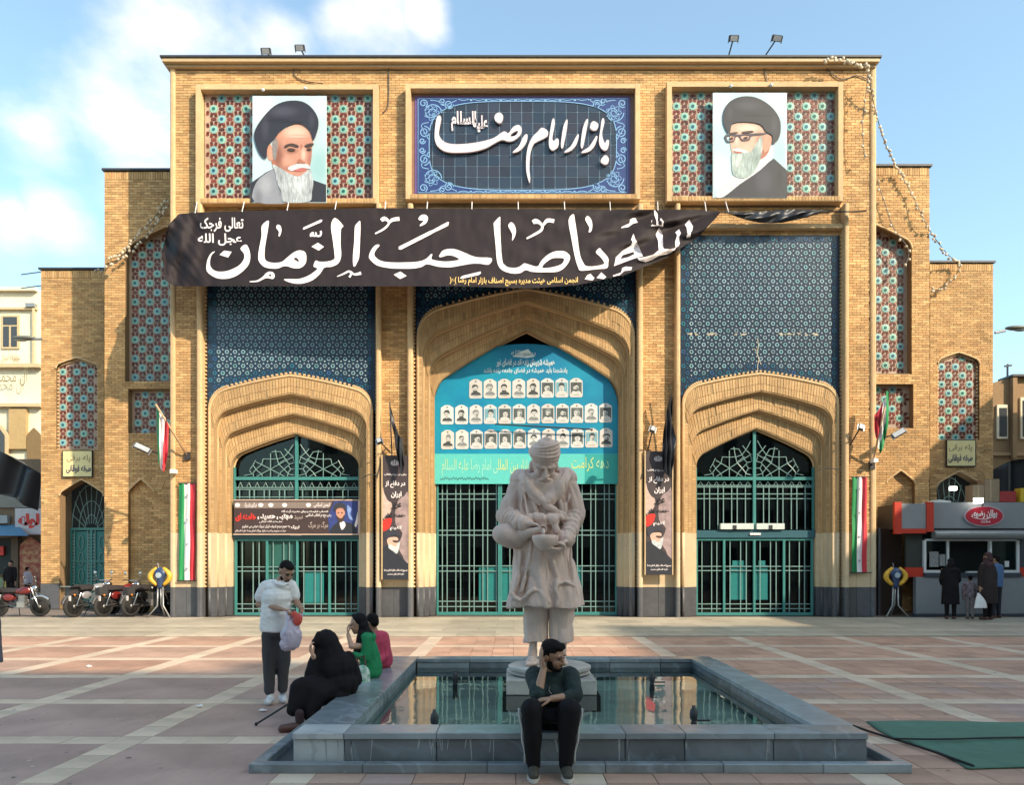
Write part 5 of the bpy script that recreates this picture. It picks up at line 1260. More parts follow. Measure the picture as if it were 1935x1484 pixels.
for px in (1302,1316,1338,1346,1356,1392,1404,1476,1484,1492,1500,1510,1522,1540): fill(m,[[(px+random.uniform(-4,4)+5*math.cos(a)*random.uniform(.5,1),632+random.uniform(-2,2)+2.2*math.sin(a)) for a in (0,1,2,3,4,5)]],plane_at(Y0,.019))
tag(m.obj('filled_crack',mat('patch_plaster',(.42,.38,.30),.9),B),kind='stuff')
# ================= POOL =================
MBL=mat('blue_grey_marble',(.29,.325,.345),.25,ob=.2,c2=(.23,.265,.29),na=.2,ns=3,vein=(.31,.36,.40),stain=.3)
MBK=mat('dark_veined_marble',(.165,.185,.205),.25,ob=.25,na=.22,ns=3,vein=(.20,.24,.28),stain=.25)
MPL=mat('pale_veined_marble',(.46,.49,.50),.3,ob=.1,na=.15,ns=3,vein=(.27,.30,.34),stain=.1)
PF=mat('pool_floor',(.70,.78,.68),.5,na=.25,ns=1.5,stain=.3)
PO=thing('fountain_pool','low rectangular fountain pool of dark blue grey marble slabs with a raised rim','pool',(.55,8.5,0))
RH=.30
def stone(name,m_,x0,x1,y0,y1,z0,z1,mt,bev=0):
    o=MB().box(x0,x1,y0,y1,z0,z1).obj(name,mt,PO)
    o.modifiers.new('b','BEVEL').width=.006; return o
xs_=[POOLX0,-1.38,-.62,.18,.93,1.42,2.15,POOLX1]
for i,(a,b) in enumerate(zip(xs_[:-1],xs_[1:])):
    mt=MPL if i==0 else MBL
    stone('coping_stone',0,a+.002,b-.002,POOLY0-.025,POOLY0+.30,RH-.055,RH,mt)
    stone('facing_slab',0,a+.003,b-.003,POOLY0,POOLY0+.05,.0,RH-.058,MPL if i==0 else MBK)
    if i<6: stone('coping_stone',0,a+.002,b-.002,POOLY1-.28,POOLY1+.02,RH-.055,RH,MBL)
    stone('facing_slab',0,max(a,POOLX0+.42)+.003,min(b,POOLX1-.3)-.003,POOLY1-.27,POOLY1-.22,-.1,RH-.058,MBL if i%2 else MPL if i==1 else MBK) if i<7 and min(b,POOLX1-.3)-max(a,POOLX0+.42)>.1 else None
stone('coping_stone',0,2.152,POOLX1,POOLY1-.28,POOLY1+.02,RH-.055,RH,MBK)
ys_=[POOLY0+.303,7.1,8.0,8.85,9.7,POOLY1-.283]
for a,b in zip(ys_[:-1],ys_[1:]):
    stone('coping_stone',0,POOLX0-.025,POOLX0+.42,a+.002,b-.002,RH-.055,RH,MBL); stone('coping_stone',0,POOLX1-.32,POOLX1+.025,a+.002,b-.002,RH-.055,RH,MBL)
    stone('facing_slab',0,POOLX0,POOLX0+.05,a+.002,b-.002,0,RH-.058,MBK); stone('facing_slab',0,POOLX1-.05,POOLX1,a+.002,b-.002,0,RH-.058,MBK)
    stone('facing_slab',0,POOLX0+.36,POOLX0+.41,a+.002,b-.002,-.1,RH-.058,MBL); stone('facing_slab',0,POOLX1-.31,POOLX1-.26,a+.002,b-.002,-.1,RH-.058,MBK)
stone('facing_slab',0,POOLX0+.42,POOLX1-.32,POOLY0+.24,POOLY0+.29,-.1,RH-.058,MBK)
m=MB().box(POOLX0+.41,POOLX1-.31,POOLY0+.29,POOLY1-.27,-.018,-.012); m.obj('floor',PF,PO)
m=MB(); m.box(POOLX0+.05,POOLX0+.36,POOLY0+.05,POOLY1-.05,0,RH-.06); m.box(POOLX1-.26,POOLX1-.05,POOLY0+.05,POOLY1-.05,0,RH-.06); m.box(POOLX0+.362,POOLX1-.262,POOLY0+.052,POOLY0+.24,0,RH-.062); m.box(POOLX0+.362,POOLX1-.262,POOLY1-.22,POOLY1-.05,0,RH-.062); m.obj('wall_core',MORT,PO)
# outer kerb
kx=[KX0,-1.2,-.2,.75,1.7,2.5,KX1]
for a,b in zip(kx[:-1],kx[1:]):
    stone('kerb_stone',0,a+.002,b-.002,KY0,KY0+.1,0,.075,MBL); stone('kerb_stone',0,a+.002,b-.002,KY1-.1,KY1,0,.06,MBL)
ky=[KY0+.102,7.2,8.3,9.4,10.4,KY1-.102]
for a,b in zip(ky[:-1],ky[1:]):
    stone('kerb_stone',0,KX0,KX0+.1,a+.002,b-.002,0,.075,MBL); stone('kerb_stone',0,KX1-.1,KX1,a+.002,b-.002,0,.075,MBL)
m=MB(); m.box(KX0+.1,POOLX0,KY0+.1,KY1-.1,-.02,.004); m.box(POOLX1,KX1-.1,KY0+.1,KY1-.1,-.02,.004); m.box(POOLX0+.001,POOLX1-.001,KY0+.1,POOLY0,-.02,.003); m.box(POOLX0+.001,POOLX1-.001,POOLY1,KY1-.1,-.02,.003); m.obj('gutter',mat('gutter_stone',(.06,.075,.085),.6,na=.2),PO)
WT,wn_,wl_,wg_,wf_=glassmat('pool_water',(.86,.94,.89),.012,ior=1.7)
tcn=wn_.new('ShaderNodeTexCoord'); nz_=wn_.new('ShaderNodeTexNoise'); nz_.inputs['Scale'].default_value=3.5; nz_.inputs['Detail'].default_value=3; bp_=wn_.new('ShaderNodeBump'); bp_.inputs['Distance'].default_value=.0035; bp_.inputs['Strength'].default_value=.55
mpn=wn_.new('ShaderNodeMapping'); mpn.inputs['Scale'].default_value=(1,.5,1); wl_.new(tcn.outputs['Object'],mpn.inputs[0]); wl_.new(mpn.outputs[0],nz_.inputs[0]); wl_.new(nz_.outputs[0],bp_.inputs['Height']); wl_.new(bp_.outputs[0],wg_.inputs['Normal'])
wm=MB(); wm.add([(POOLX0+.412,POOLY0+.292,.17),(POOLX1-.312,POOLY0+.292,.17),(POOLX1-.312,POOLY1-.272,.17),(POOLX0+.412,POOLY1-.272,.17)],[(0,1,2,3)]); tag(wm.obj('pool_water',WT),kind='structure')
for i,(px,Y,l) in enumerate(((860,9.3,'rear left'),(1232,9.3,'rear right'),(821,6.85,'front left'),(1311,7.05,'front right'))):
    x=X(px,Y); f=thing('fountain_nozzle','dark upright fountain nozzle standing in the pool, %s of four'%l,'fountain nozzle',(x,Y,-.01),'fountain nozzles in the pool')
    MB().lathe([(.03,-.01),(.03,.17),(.022,.19),(.036,.21),(.04,.25),(.034,.29),(.02,.31),(.016,.335),(.0,.335)],(x,Y,0),14).obj('pipe',DMETAL,f,smooth=True)
    MB().box(x+.02,x+.16,Y-.012,Y+.012,.185,.2).obj('valve',DMETAL,f)
m=MB(); rs_=random.Random(4)
for k in range(34):
    x=rs_.choice([-.62,.18,.93,1.42,2.15,-1.38])+rs_.uniform(-.06,.06) if k%2 else rs_.uniform(POOLX0+.1,POOLX1-.1)
    z0_=RH-.058; z1_=z0_-rs_.uniform(.04,.22); w_=rs_.uniform(.003,.009); d=rs_.uniform(-.02,.02)
    m.add([(x-w_,POOLY0-.0015,z0_),(x+w_,POOLY0-.0015,z0_),(x+d+w_*.4,POOLY0-.0015,z1_),(x+d-w_*.4,POOLY0-.0015,z1_)],[(0,1,2,3)])
tag(m.obj('limescale_drip',mat('limescale',(.34,.37,.39),.6,na=.3,ns=30),PO),kind='stuff')
# pedestal
PD=thing('statue_pedestal','low round stone plinth on a square block standing in the pool','pedestal',(X(1038,9),9,-.01))
px_=X(1038,9.0)
STN=mat('pedestal_stone',(.46,.43,.40),.6,na=.2,ns=5,stain=.25)
o=MB().box(px_-.52,px_+.52,8.5,9.5,.17,.345).obj('block',STN,PD); o.modifiers.new('b','BEVEL').width=.01
MB().box(px_-.56,px_+.56,8.46,9.54,-.015,.168).obj('base',mat('pedestal_dark',(.08,.06,.05),.6,na=.2),PD)
m=MB().lathe([(.0,.346),(.44,.346),(.49,.37),(.46,.39),(.50,.42),(.50,.45),(.45,.47),(.0,.475)],(px_,8.98,0),40); m.obj('round_top',STN,PD,smooth=False)
# ================= STATUE =================
SCOL=mat('pink_grey_cast_stone',(.68,.50,.43),.85,na=.10,ns=5,stain=.16,bs=55,bd=.004)
ST=thing('water_carrier_statue','pinkish stone statue of a turbaned bearded man pouring water into a bowl','statue',(px_,9,.47))
def WS(px,py,dy=0): Y=9+dy; return Vector((X(px,Y),Y,Z(py,Y)))
def fr_(fwd,up=(0,0,1)):
    f=Vector(fwd).normalized(); r=f.cross(Vector(up)).normalized(); u=r.cross(f)
    return Matrix((r,-f,u)).transposed()      # local x=right of the figure.., -y=forward, z=up
def headp(m,c,Mx,s=1.0,ears=True,n=14):
    P=lambda x,y,z: Vector(c)+Mx@Vector((x*s,y*s,z*s))
    E=lambda x,y,z,a,b,d: m.ell(P(x,y,z),(a*s,b*s,d*s),Mx,n)
    E(0,.012,.022,.075,.092,.098); E(0,-.022,-.04,.06,.066,.075); E(0,-.052,-.092,.03,.03,.024)
    E(.034,-.058,-.03,.026,.025,.03); E(-.034,-.058,-.03,.026,.025,.03)
    m.cap(P(0,-.084,.012),P(0,-.107,-.03),.009*s,.014*s,8); E(.012,-.092,-.034,.01,.01,.009); E(-.012,-.092,-.034,.01,.01,.009)
    m.cap(P(-.036,-.072,.028),P(.036,-.072,.028),.013*s,.013*s,8)
    m.cap(P(-.019,-.08,-.06),P(.019,-.08,-.06),.007*s,.007*s,8); m.cap(P(-.016,-.078,-.07),P(.016,-.078,-.07),.008*s,.008*s,8)
    if ears: E(.077,.012,-.01,.011,.02,.032); E(-.077,.012,-.01,.011,.02,.032)
    return P
def eyes(name,c,Mx,s,parent,mt):
    for sx in (-1,1):
        p=Vector(c)+Mx@Vector((sx*.031*s,-.079*s,.004*s)); MB().ell(p,(.0135*s,.008*s,.007*s),Mx,8).obj(name,mt,parent,smooth=True)
        q=Vector(c)+Mx@Vector((sx*.031*s,-.088*s,.026*s)); MB().cap(q-Mx@Vector((.016*s,0,0)),q+Mx@Vector((.016*s,-.0,0.002)),.0045*s,.0045*s,6).obj('eyebrow',mt,parent,smooth=True)
def hand(m,w,d,nrm,side,curl=.5,s=1.0,thumb=.5):
    """palm, four unequal bent fingers, thumb from the side of the palm"""
    w=Vector(w); d=Vector(d).normalized(); nrm=Vector(nrm); nrm=(nrm-d*nrm.dot(d)).normalized(); t=d.cross(nrm).normalized()*side
    for i,o in enumerate((-.028,-.01,.009,.027)):
        b=w+t*o*s*.6+d*.012*s; k=w+d*(.082+(0,.004,.002,-.006)[i])*s+t*o*s
        m.cap(b,k,.013*s,.0115*s,8)
        l=(.040,.045,.042,.033)[3-i if side<0 else 3-i]*s; p=k; a=0
        for q,f in enumerate((1,.68,.5)):
            a+=curl*(.9 if q==0 else 1.1); dd=d*math.cos(a)+nrm*math.sin(a); e=p+dd*l*f; m.cap(p,e,(.0098-.001*q)*s,(.0088-.001*q)*s,8); p=e
    b=w+t*.022*s+d*.022*s; k=b+(d*.5+t*.8+nrm*thumb*.4).normalized()*.038*s; e=k+(d*.85+t*.25+nrm*thumb).normalized()*.032*s; f=e+(d*.9+nrm*thumb*1.2).normalized()*.024*s
    m.chain([b,k,e,f],[.015*s,.0125*s,.011*s,.009*s],8)
m=MB()
def loft(m,rings,n=40):
    """rings: (center,rx,ry,fold amplitude,k)"""
    vs=[]
    for c,rx,ry,am,k in rings:
        for i in range(n):
            a=2*math.pi*i/n; f=1+am*math.sin(k*a+1.3)+am*.5*math.sin((k*2+1)*a+.4)
            vs.append((c[0]+rx*f*math.cos(a),c[1]+ry*f*math.sin(a),c[2]+(.02*am*10*math.sin(3*a+1) if am>.03 else 0)))
    r=len(rings); m.add(vs,[(i*n+k,i*n+(k+1)%n,(i+1)*n+(k+1)%n,(i+1)*n+k) for i in range(r-1) for k in range(n)]+[tuple(range(n))[::-1],tuple((r-1)*n+k for k in range(n))])
cx_=lambda px:X(px,9)
zS=lambda py:Z(py,9)
loft(m,[((cx_(1029),9,zS(1146)),.455,.33,.075,7),((cx_(1028),9,zS(1120)),.425,.32,.07,7),((cx_(1026),9,zS(1080)),.375,.30,.06,7),((cx_(1023),9,zS(1030)),.335,.27,.03,7),((cx_(1022),9,zS(990)),.30,.245,.01,7),((cx_(1022),9.0,zS(950)),.315,.25,0,7),((cx_(1024),8.98,zS(920)),.33,.25,0,7),((cx_(1026),8.98,zS(898)),.27,.2,0,7)],56)
# shoulders, arms
for sx,sh,el,wr in ((-1,(986,908,.02),(958,975,-.03),(990,990,-.33)),(1,(1068,905,.02),(1088,972,-.03),(1069,1018,-.32))):
    m.ell(WS(*sh),(.15,.15,.14)); m.cap(WS(sh[0],sh[1]+4,sh[2]),WS(*el),.135,.12,16); m.cap(WS(*el),WS(*wr),.125,.085,16)
    for q in range(5):   # creased sleeves
        t=.2+.16*q; p=WS(*el).lerp(WS(*wr),t); d=(WS(*wr)-WS(*el)).normalized(); rr=.125-.04*t
        u=d.cross(Vector((0,0,1))).normalized(); v=u.cross(d); m.tube([p+(u*math.cos(a*.5)+v*math.sin(a*.5))*rr+d*.02*math.sin(a) for a in range(14)],.014,6)
    m.tube([WS(*wr)+Vector((.1*math.cos(a*.6),.02*math.sin(a),.09*math.sin(a*.6))) for a in range(12)],.02,6)
for q,(a,b,c) in enumerate([((1000,925),(1012,960),(1020,985)),((1050,930),(1060,955),(1064,985)),((990,930),(985,955),(990,985)),((1075,935),(1068,960),(1062,990)),((1005,1010),(1000,1060),(985,1120)),((1045,1060),(1055,1100),(1058,1140)),((1012,1060),(1020,1100),(1045,1120)),((1075,1000),(1080,1060),(1085,1130)),((985,1040),(980,1090),(968,1135)),((1030,1050),(1035,1085),(1030,1110))]):
    Yo=lambda p: -.26-.05*max(0,(p[1]-990)/150)+.10*((p[0]-1025)/60)**2
    m.tube([WS(p[0],p[1],Yo(p)) for p in (a,b,c)],[.012,.024,.014],6)
# turned up front hem and side vent
m.tube([WS(965+i*9,1120+12*math.sin(i*.9)+i*1.2,-.33+.1*((i-6)/7)**2) for i in range(9)],.02,6)
m.tube([WS(1052,1095,-.29),WS(1050,1115,-.33),WS(1056,1132,-.33),WS(1052,1147,-.33)],.022,6)
m.tube([WS(1052,1105,-.31),WS(1068,1100,-.28),WS(1088,1108,-.2)],.02,6)
# neck, shawl, sash, belt, strap
m.cap(WS(1026,905,-.03),WS(1028,880,-.10),.10,.10)
for k,(pp) in enumerate(([(1002,892,.04),(990,898,-.10),(996,910,-.22),(1010,935,-.26),(1030,952,-.28)],[(1056,890,.04),(1068,896,-.10),(1062,910,-.22),(1050,932,-.26),(1032,952,-.28)])):
    m.tube([WS(*p) for p in spline(pp,False,4)],[.05]*17,8); m.tube([WS(p[0]+(6 if k else -6),p[1]+2,p[2]+.01) for p in spline(pp,False,4)],[.035]*17,8); m.tube([WS(p[0]+(-8 if k else 8),p[1]-2,p[2]-.0) for p in spline(pp,False,4)],[.026]*17,8)
m.tube([WS(1012,940,-.26),WS(1030,955,-.29),WS(1050,966,-.28),WS(1068,976,-.22)],[.03,.036,.036,.03],8); m.tube([WS(1018,950,-.25),WS(1036,962,-.28),WS(1052,972,-.27)],[.02]*3,6)
m.tube([WS(984,986,-.15),WS(1000,978,-.27),WS(1030,980,-.31),WS(1058,978,-.27),WS(1075,984,-.14)],[.035,.05,.055,.05,.035],10); m.tube([WS(1000,988,-.27),WS(1030,990,-.31),WS(1058,987,-.27)],[.03]*3,8)
m.ell(WS(1046,984,-.33),(.05,.05,.06)); m.cap(WS(1046,985,-.33),WS(1052,1005,-.34),.03,.04)
m.tube([WS(988,900,-.06),WS(984,908,-.17),WS(990,930,-.26),WS(996,970,-.3),WS(1000,1000,-.36)],.017,7)
# legs and feet
for x0_,x1_ in ((1013,1012),(1060,1061)):
    loft(m,[((cx_(x1_),9,zS(1213)),.146,.14,.05,5),((cx_(x0_),9,zS(1180)),.14,.14,.04,5),((cx_(x0_),9,zS(1135)),.15,.15,.02,5)],30)
for fx in (1006,1062):
    m.cap(WS(fx+3,1205),WS(fx,1248),.058,.05); m.cap(WS(fx,1252,.03),Vector((X(fx-2,8.8),8.78,.53)),.06,.045)
    for q in range(5): m.cap(Vector((X(fx,8.8)-.05+.024*q,8.8,.515)),Vector((X(fx,8.8)-.06+.027*q,8.70+.012*q,.50)),.02,.016,8)
HM=fr_((.10,-1,-.55))
HS=1.98
HC=WS(1028,880,-.16); P_=headp(m,HC,HM,HS,True,18)
for sx in (-1,1): m.cap(P_(sx*.016,-.085,.020),P_(sx*.052,-.07,.018),.011*HS,.012*HS,8); m.ell(P_(sx*.034,-.074,-.002),(.018*HS,.012*HS,.009*HS),HM,8)
# beard, moustache, turban
for a,b,r0,r1 in (((-.05,-.05,-.05),(-.03,-.075,-.12),.03,.03),((.05,-.05,-.05),(.03,-.075,-.12),.03,.03),((0,-.07,-.085),(0,-.085,-.135),.04,.03),((-.03,-.075,-.09),(-.015,-.085,-.14),.028,.02),((.03,-.075,-.09),(.015,-.085,-.14),.028,.02)): m.cap(P_(*a),P_(*b),r0*1.75,r1*1.6,10)
m.chain([P_(-.035,-.085,-.062),P_(0,-.098,-.048),P_(.035,-.085,-.062)],[.016,.02,.016],8)
UPV=HM@Vector((0,0,1)); TC=P_(0,.008,.078)
m.ell(TC+UPV*.03,(.165,.19,.10),HM,20); m.ell(TC+UPV*.115+Vector((.01,0,0)),(.115,.13,.06),HM,16); m.ell(TC+UPV*.16+Vector((.015,0,0)),(.055,.06,.04),HM,12)
for k in range(6):
    rr=.176-.009*abs(k-2); M2=HM@Matrix.Rotation(R(-8+4*k),3,'Y')@Matrix.Rotation(R(5-3*k),3,'X')
    m.tube([TC+UPV*(-.050+.030*k)+M2@Vector((rr*math.cos(a*math.pi/12),rr*1.12*math.sin(a*math.pi/12),0)) for a in range(25)],.019,7)
hand(m,WS(992,991,-.36),(1,-.28,-.1),(0,-.3,-1),1,.55,1.65,.8)
hand(m,WS(1070,1022,-.36),(-.75,-.35,-.35),(0,.1,1),1,.35,1.65,.7)
def sdisp(co,n):
    lo=1 if co.z<zS(915) else .25
    return lo*(.014*noise.noise(Vector((co.x*7,co.y*7,co.z*2.2)))-.030*max(0,.32-abs(noise.noise(Vector((co.x*6+co.z*1.6,co.y*6,co.z*2.2+7)))))**1.0*2+.012)+.004*noise.noise(Vector((co.x*26,co.y*26,co.z*14)))
remesh(m,'figure',SCOL,ST,.008,1,sdisp)
m=MB(); M3=Matrix.Rotation(R(12),3,'Y'); m.ell(WS(965,1013,-.16),(.225,.2,.15),M3,24); m.cap(WS(985,1010,-.25),WS(1002,1006,-.38),.10,.055); m.cap(WS(1000,1006,-.38),WS(1024,1001,-.46),.05,.04)
remesh(m,'waterskin',SCOL,ST,.012,3,lambda c,n:.004*noise.noise(c*12))
sp=WS(1026,1000,-.48); MB().lathe([(.03,.02),(.05,.0),(.05,-.03),(.032,-.03),(.028,.01)],sp,20,'y').obj('spout',SCOL,ST,smooth=True)
MB().tube([sp+Vector((0,-.03,0)),sp+Vector((.005,-.045,-.05)),sp+Vector((.008,-.05,-.12))],[.022,.018,.016],8).obj('water_stream',SCOL,ST,smooth=True)
bc=WS(1030,1020,-.46); MB().lathe([(.0,-.125),(.06,-.125),(.07,-.11),(.125,-.06),(.15,.0),(.152,.045),(.14,.05),(.13,.0),(.10,-.05),(.0,-.08)],bc,32).obj('bowl',SCOL,ST,smooth=True)
# hands cupping the bowl
m=MB(); hand(m,WS(1068,1036,-.36),(-.8,-.55,-.25),(-.3,.4,1),-1,.35,1.7,.5); remesh(m,'hand',SCOL,ST,.009,3)
# ================= PEOPLE =================
SK=mat('skin',(.36,.20,.13),.55,na=.06,ns=20); SKL=mat('skin_light',(.48,.29,.21),.55,na=.05,ns=20); HAIR=mat('black_hair',(.010,.008,.008),.8,spec=.15,na=.2,ns=50)
SHW=mat('white_polo_fabric',(.76,.74,.74),.8,na=.04,bs=160,bd=.001); TRG=mat('charcoal_trousers',(.055,.052,.058),.85,na=.15); SHOE=mat('white_shoe',(.62,.62,.66),.6); CHA=mat('black_chador',(.010,.008,.010),.85,spec=.2,na=.2); BRN=mat('brown_leather',(.10,.04,.03),.5); GRNJ=mat('green_jacket',(.005,.20,.075),.8,na=.08); PNK=mat('pink_top',(.58,.06,.12),.8,na=.08); DGR=mat('dark_green_shirt',(.012,.024,.022),.85,na=.2); BLKT=mat('black_track_trousers',(.009,.008,.010),.8,spec=.2,na=.2); STR=mat('pale_stripe',(.45,.45,.45),.7); PLAST=mat('plastic_bag_lilac',(.55,.48,.60),.35,na=.08,tr=.15); EYE=mat('dark_eye',(.012,.01,.01),.3)
def wr_(a=.006,f=9): return lambda c,n:a*noise.noise(Vector((c.x*f,c.y*f,c.z*f*.55)))+a*.5*noise.noise(Vector((c.x*f*2.6,c.y*f*2.6,c.z*f*1.3+5)))
def at(Y0_):
    return lambda px,py,dy=0:Vector((X(px,Y0_+dy),Y0_+dy,Z(py,Y0_+dy)))
# -- standing man --
W=at(8.9); P1=thing('person','man in white polo shirt and charcoal trousers standing and looking into a plastic bag','person',(X(520,8.9),8.9,0))
hm=fr_((.72,-.62,-.62)); hc=W(541,1081)
m=MB(); headp(m,hc,hm,1.06); m.cap(hc+Vector((-.03,.03,-.06)),W(527,1103,.02),.055,.062)
el_l,wr_l=W(490,1142,.02),W(532,1152,-.2); el_r,wr_r=W(559,1137,.05),W(571,1152,-.14)
m.cap(W(500,1112,.02),el_l,.048,.046); m.cap(el_l,wr_l,.046,.028); m.cap(W(550,1110,.05),el_r,.045,.044); m.cap(el_r,wr_r,.045,.028)
hand(m,wr_l,(.9,-.3,-.1),(.2,-.1,-1),1,.6,1.05); hand(m,wr_r,(.0,-.35,-.9),(-1,-.2,0),-1,.6,1.05)
m.cap(W(527,1110,.02),W(522,1180),.06,.07)
remesh(m,'body',SK,P1,.0085,3); eyes('eye',hc,hm,1.06,P1,EYE)
m=MB(); q=lambda x,y,z,a,b,c_:m.ell(hc+hm@Vector((x,y,z)),(a,b,c_),hm); q(0,.03,.052,.082,.088,.082); q(0,.07,.0,.07,.045,.07); q(0,-.025,.088,.062,.06,.035)
remesh(m,'hair',HAIR,P1,.008,2,lambda c,n:.003*noise.noise(c*60))
m=MB(); q=lambda x,y,z,a,b,c_:m.ell(hc+hm@Vector((x,y,z)),(a,b,c_),hm,10); q(0,-.072,-.088,.036,.03,.028); q(.05,-.03,-.07,.022,.03,.03); q(-.05,-.03,-.07,.022,.03,.03); m.cap(hc+hm@Vector((-.022,-.1,-.05)),hc+hm@Vector((.022,-.1,-.05)),.007,.007,6); remesh(m,'beard',HAIR,P1,.007,2)
m=MB(); m.ell(W(526,1111,.02),(.175,.12,.075)); m.cap(W(511,1108,.02),W(541,1109,.03),.085,.085); m.ell(W(523,1132,-.01),(.18,.14,.15)); m.ell(W(521,1165,.0),(.178,.145,.16)); loft(m,[(W(521,1193),.182,.14,.015,5),(W(521,1165),.18,.142,.01,5),(W(524,1120),.175,.12,0,5)],30)
m.cap(W(503,1108,.02),W(494,1129,.02),.074,.074); m.cap(W(548,1108,.04),W(556,1128,.05),.078,.074); m.tube([W(516,1098,-.03),W(524,1104,-.10),W(536,1107,-.11),W(546,1102,-.05)],.016,6)
remesh(m,'polo_shirt',SHW,P1,.009,2,lambda c,n:.011*noise.noise(Vector((c.x*7,c.y*7,c.z*6)))-.010*abs(noise.noise(Vector((c.x*9,c.y*9,c.z*16+2))))+.006)
m=MB(); m.ell(W(521,1195),(.165,.13,.10)); m.cap(W(511,1200,0),W(509,1250,-.02),.105,.082); m.cap(W(509,1250,-.02),W(509,1306,0),.082,.062); m.cap(W(534,1200,.03),W(536,1250,.03),.10,.08); m.cap(W(536,1250,.03),W(534,1302,.06),.08,.06)
remesh(m,'trousers',TRG,P1,.011,3,wr_(.009,9))
for px,dy,dx in ((510,-.02,.03),(533,.10,.10)):
    m=MB(); b=W(px,1300,dy); b.z=.055; m.cap(b+Vector((-.01,.05,-.005)),b+Vector((dx*.6,-.13,-.012)),.05,.04); m.cap(b+Vector((0,.03,.0)),b+Vector((0,.02,.05)),.045,.04); remesh(m,'shoe',SHOE,P1,.009,2)
BG=thing('plastic_bag','full lilac white plastic carrier bag held by the standing man','bag',W(549,1200,-.25))
m=MB(); m.ell(W(550,1205,-.25),(.125,.09,.155)); m.ell(W(546,1217,-.25),(.115,.085,.09)); m.cap(W(549,1190,-.25),W(545,1158,-.24),.07,.03); m.cap(W(556,1190,-.25),W(568,1163,-.22),.06,.025); remesh(m,'sack',PLAST,BG,.009,1,wr_(.018,13))
m=MB(); m.ell(W(562,1172,-.28),(.055,.03,.075)); m.ell(W(556,1162,-.27),(.04,.03,.04)); remesh(m,'red_packet',mat('red_packet',(.55,.07,.05),.5),BG,.009,1,wr_(.01,20))
# -- woman in chador --
W=at(7.9); P2=thing('person','woman wrapped in a black chador sitting hunched on the pool rim, back to the viewer','person',(X(630,7.9),7.9,RH))
m=MB(); m.ell(W(617,1217),(.125,.135,.15)); m.cap(W(620,1225),W(634,1268),.13,.20); m.ell(W(634,1262),(.215,.2,.19)); m.ell(W(641,1292),(.215,.22,.17)); m.cap(W(607,1225,-.05),W(592,1275,-.1),.075,.10); m.cap(W(600,1278,-.08),W(585,1300,-.15),.11,.11)
m.cap(W(640,1300,.02),W(572,1302,-.3),.16,.11); m.cap(W(568,1300,-.32),W(556,1342,-.42),.105,.075); m.cap(W(640,1300,0),W(600,1312,-.25),.17,.13); m.cap(W(598,1312,-.28),W(585,1352,-.38),.11,.075); m.ell(W(632,1312,-.05),(.2,.2,.08))
m.cap(W(604,1200,-.09),W(595,1214,-.12),.03,.04); m.cap(W(660,1240,.05),W(671,1285,.05),.06,.08)
def fold(c,n): return .020*noise.noise(Vector((c.x*9,c.y*4,c.z*2.6)))+.009*noise.noise(Vector((c.x*24,c.y*14,c.z*6)))
remesh(m,'chador',CHA,P2,.011,2,fold)
m=MB(); hand(m,W(592,1240,-.16),(-.35,-.2,.9),(1,0,0),1,.5,.95); m.cap(W(600,1255,-.1),W(592,1240,-.16),.035,.026); remesh(m,'hand',SKL,P2,.007,2)
m=MB(); c=W(614,1215,-.02); headp(m,c,fr_((-.8,.6,-.3)),.95); remesh(m,'head',SKL,P2,.01,2)
for dx,dy in ((550,-.5),(574,-.42)):
    m=MB(); b=W(dx,1370,dy); b.z=.05; m.cap(b+Vector((.08,.03,.0)),b+Vector((-.08,-.03,-.008)),.048,.042); remesh(m,'shoe',BRN,P2,.009,2)
    m=MB(); m.cap(b+Vector((.08,.03,.02)),b+Vector((.075,.03,.13)),.04,.048); remesh(m,'ankle',mat('dark_stocking',(.04,.02,.02),.8),P2,.01,2)
WSt=thing('walking_stick','black walking stick leaning out low beside the woman in the chador','walking stick',(X(484,7.68),7.68,0))
MB().tube([Vector((X(484,7.68),7.68,.02)),W(545,1331,-.2),W(578,1310,-.1)],.012,8).obj('shaft',DMETAL,WSt,smooth=True); MB().ell(Vector((X(484,7.68),7.68,.02)),(.018,.018,.02),n=8).obj('rubber_tip',RUBBER,WSt)
# -- woman in green --
W=at(9.0); P3=thing('person','woman in green jacket and black headscarf sitting on the pool rim facing left','person',(X(697,9),9,RH))
hm=fr_((-.96,-.05,-.22)); hc=W(676,1180)
m=MB(); headp(m,hc,hm,1.0,False); m.cap(hc,W(690,1205),.05,.06); m.cap(W(690,1222,-.1),W(664,1222,-.18),.045,.035); m.cap(W(664,1222,-.18),W(658,1200,-.12),.032,.025); hand(m,W(658,1200,-.12),(-.15,.1,1),(1,.2,0),1,.5,.92)
m.cap(W(696,1215),W(700,1270),.09,.1); remesh(m,'body',SKL,P3,.008,2); eyes('eye',hc,hm,1.0,P3,EYE)
m=MB(); q=lambda x,y,z,a,b,c_:m.ell(hc+hm@Vector((x,y,z)),(a,b,c_),hm); q(0,.035,.045,.09,.09,.09); q(0,.06,-.03,.085,.07,.10); m.cap(hc+hm@Vector((0,.05,-.08)),W(692,1205),.08,.11); m.cap(W(684,1200,-.06),W(673,1235,-.15),.06,.04); m.chain([hc+hm@Vector((s*.075,-.02,z)) for s,z in ((0,.11),)]+[hc+hm@Vector((.07,-.01,.05)),hc+hm@Vector((.07,0,-.08))],[.03,.025,.025]); remesh(m,'headscarf',CHA,P3,.009,2,wr_(.008,12))
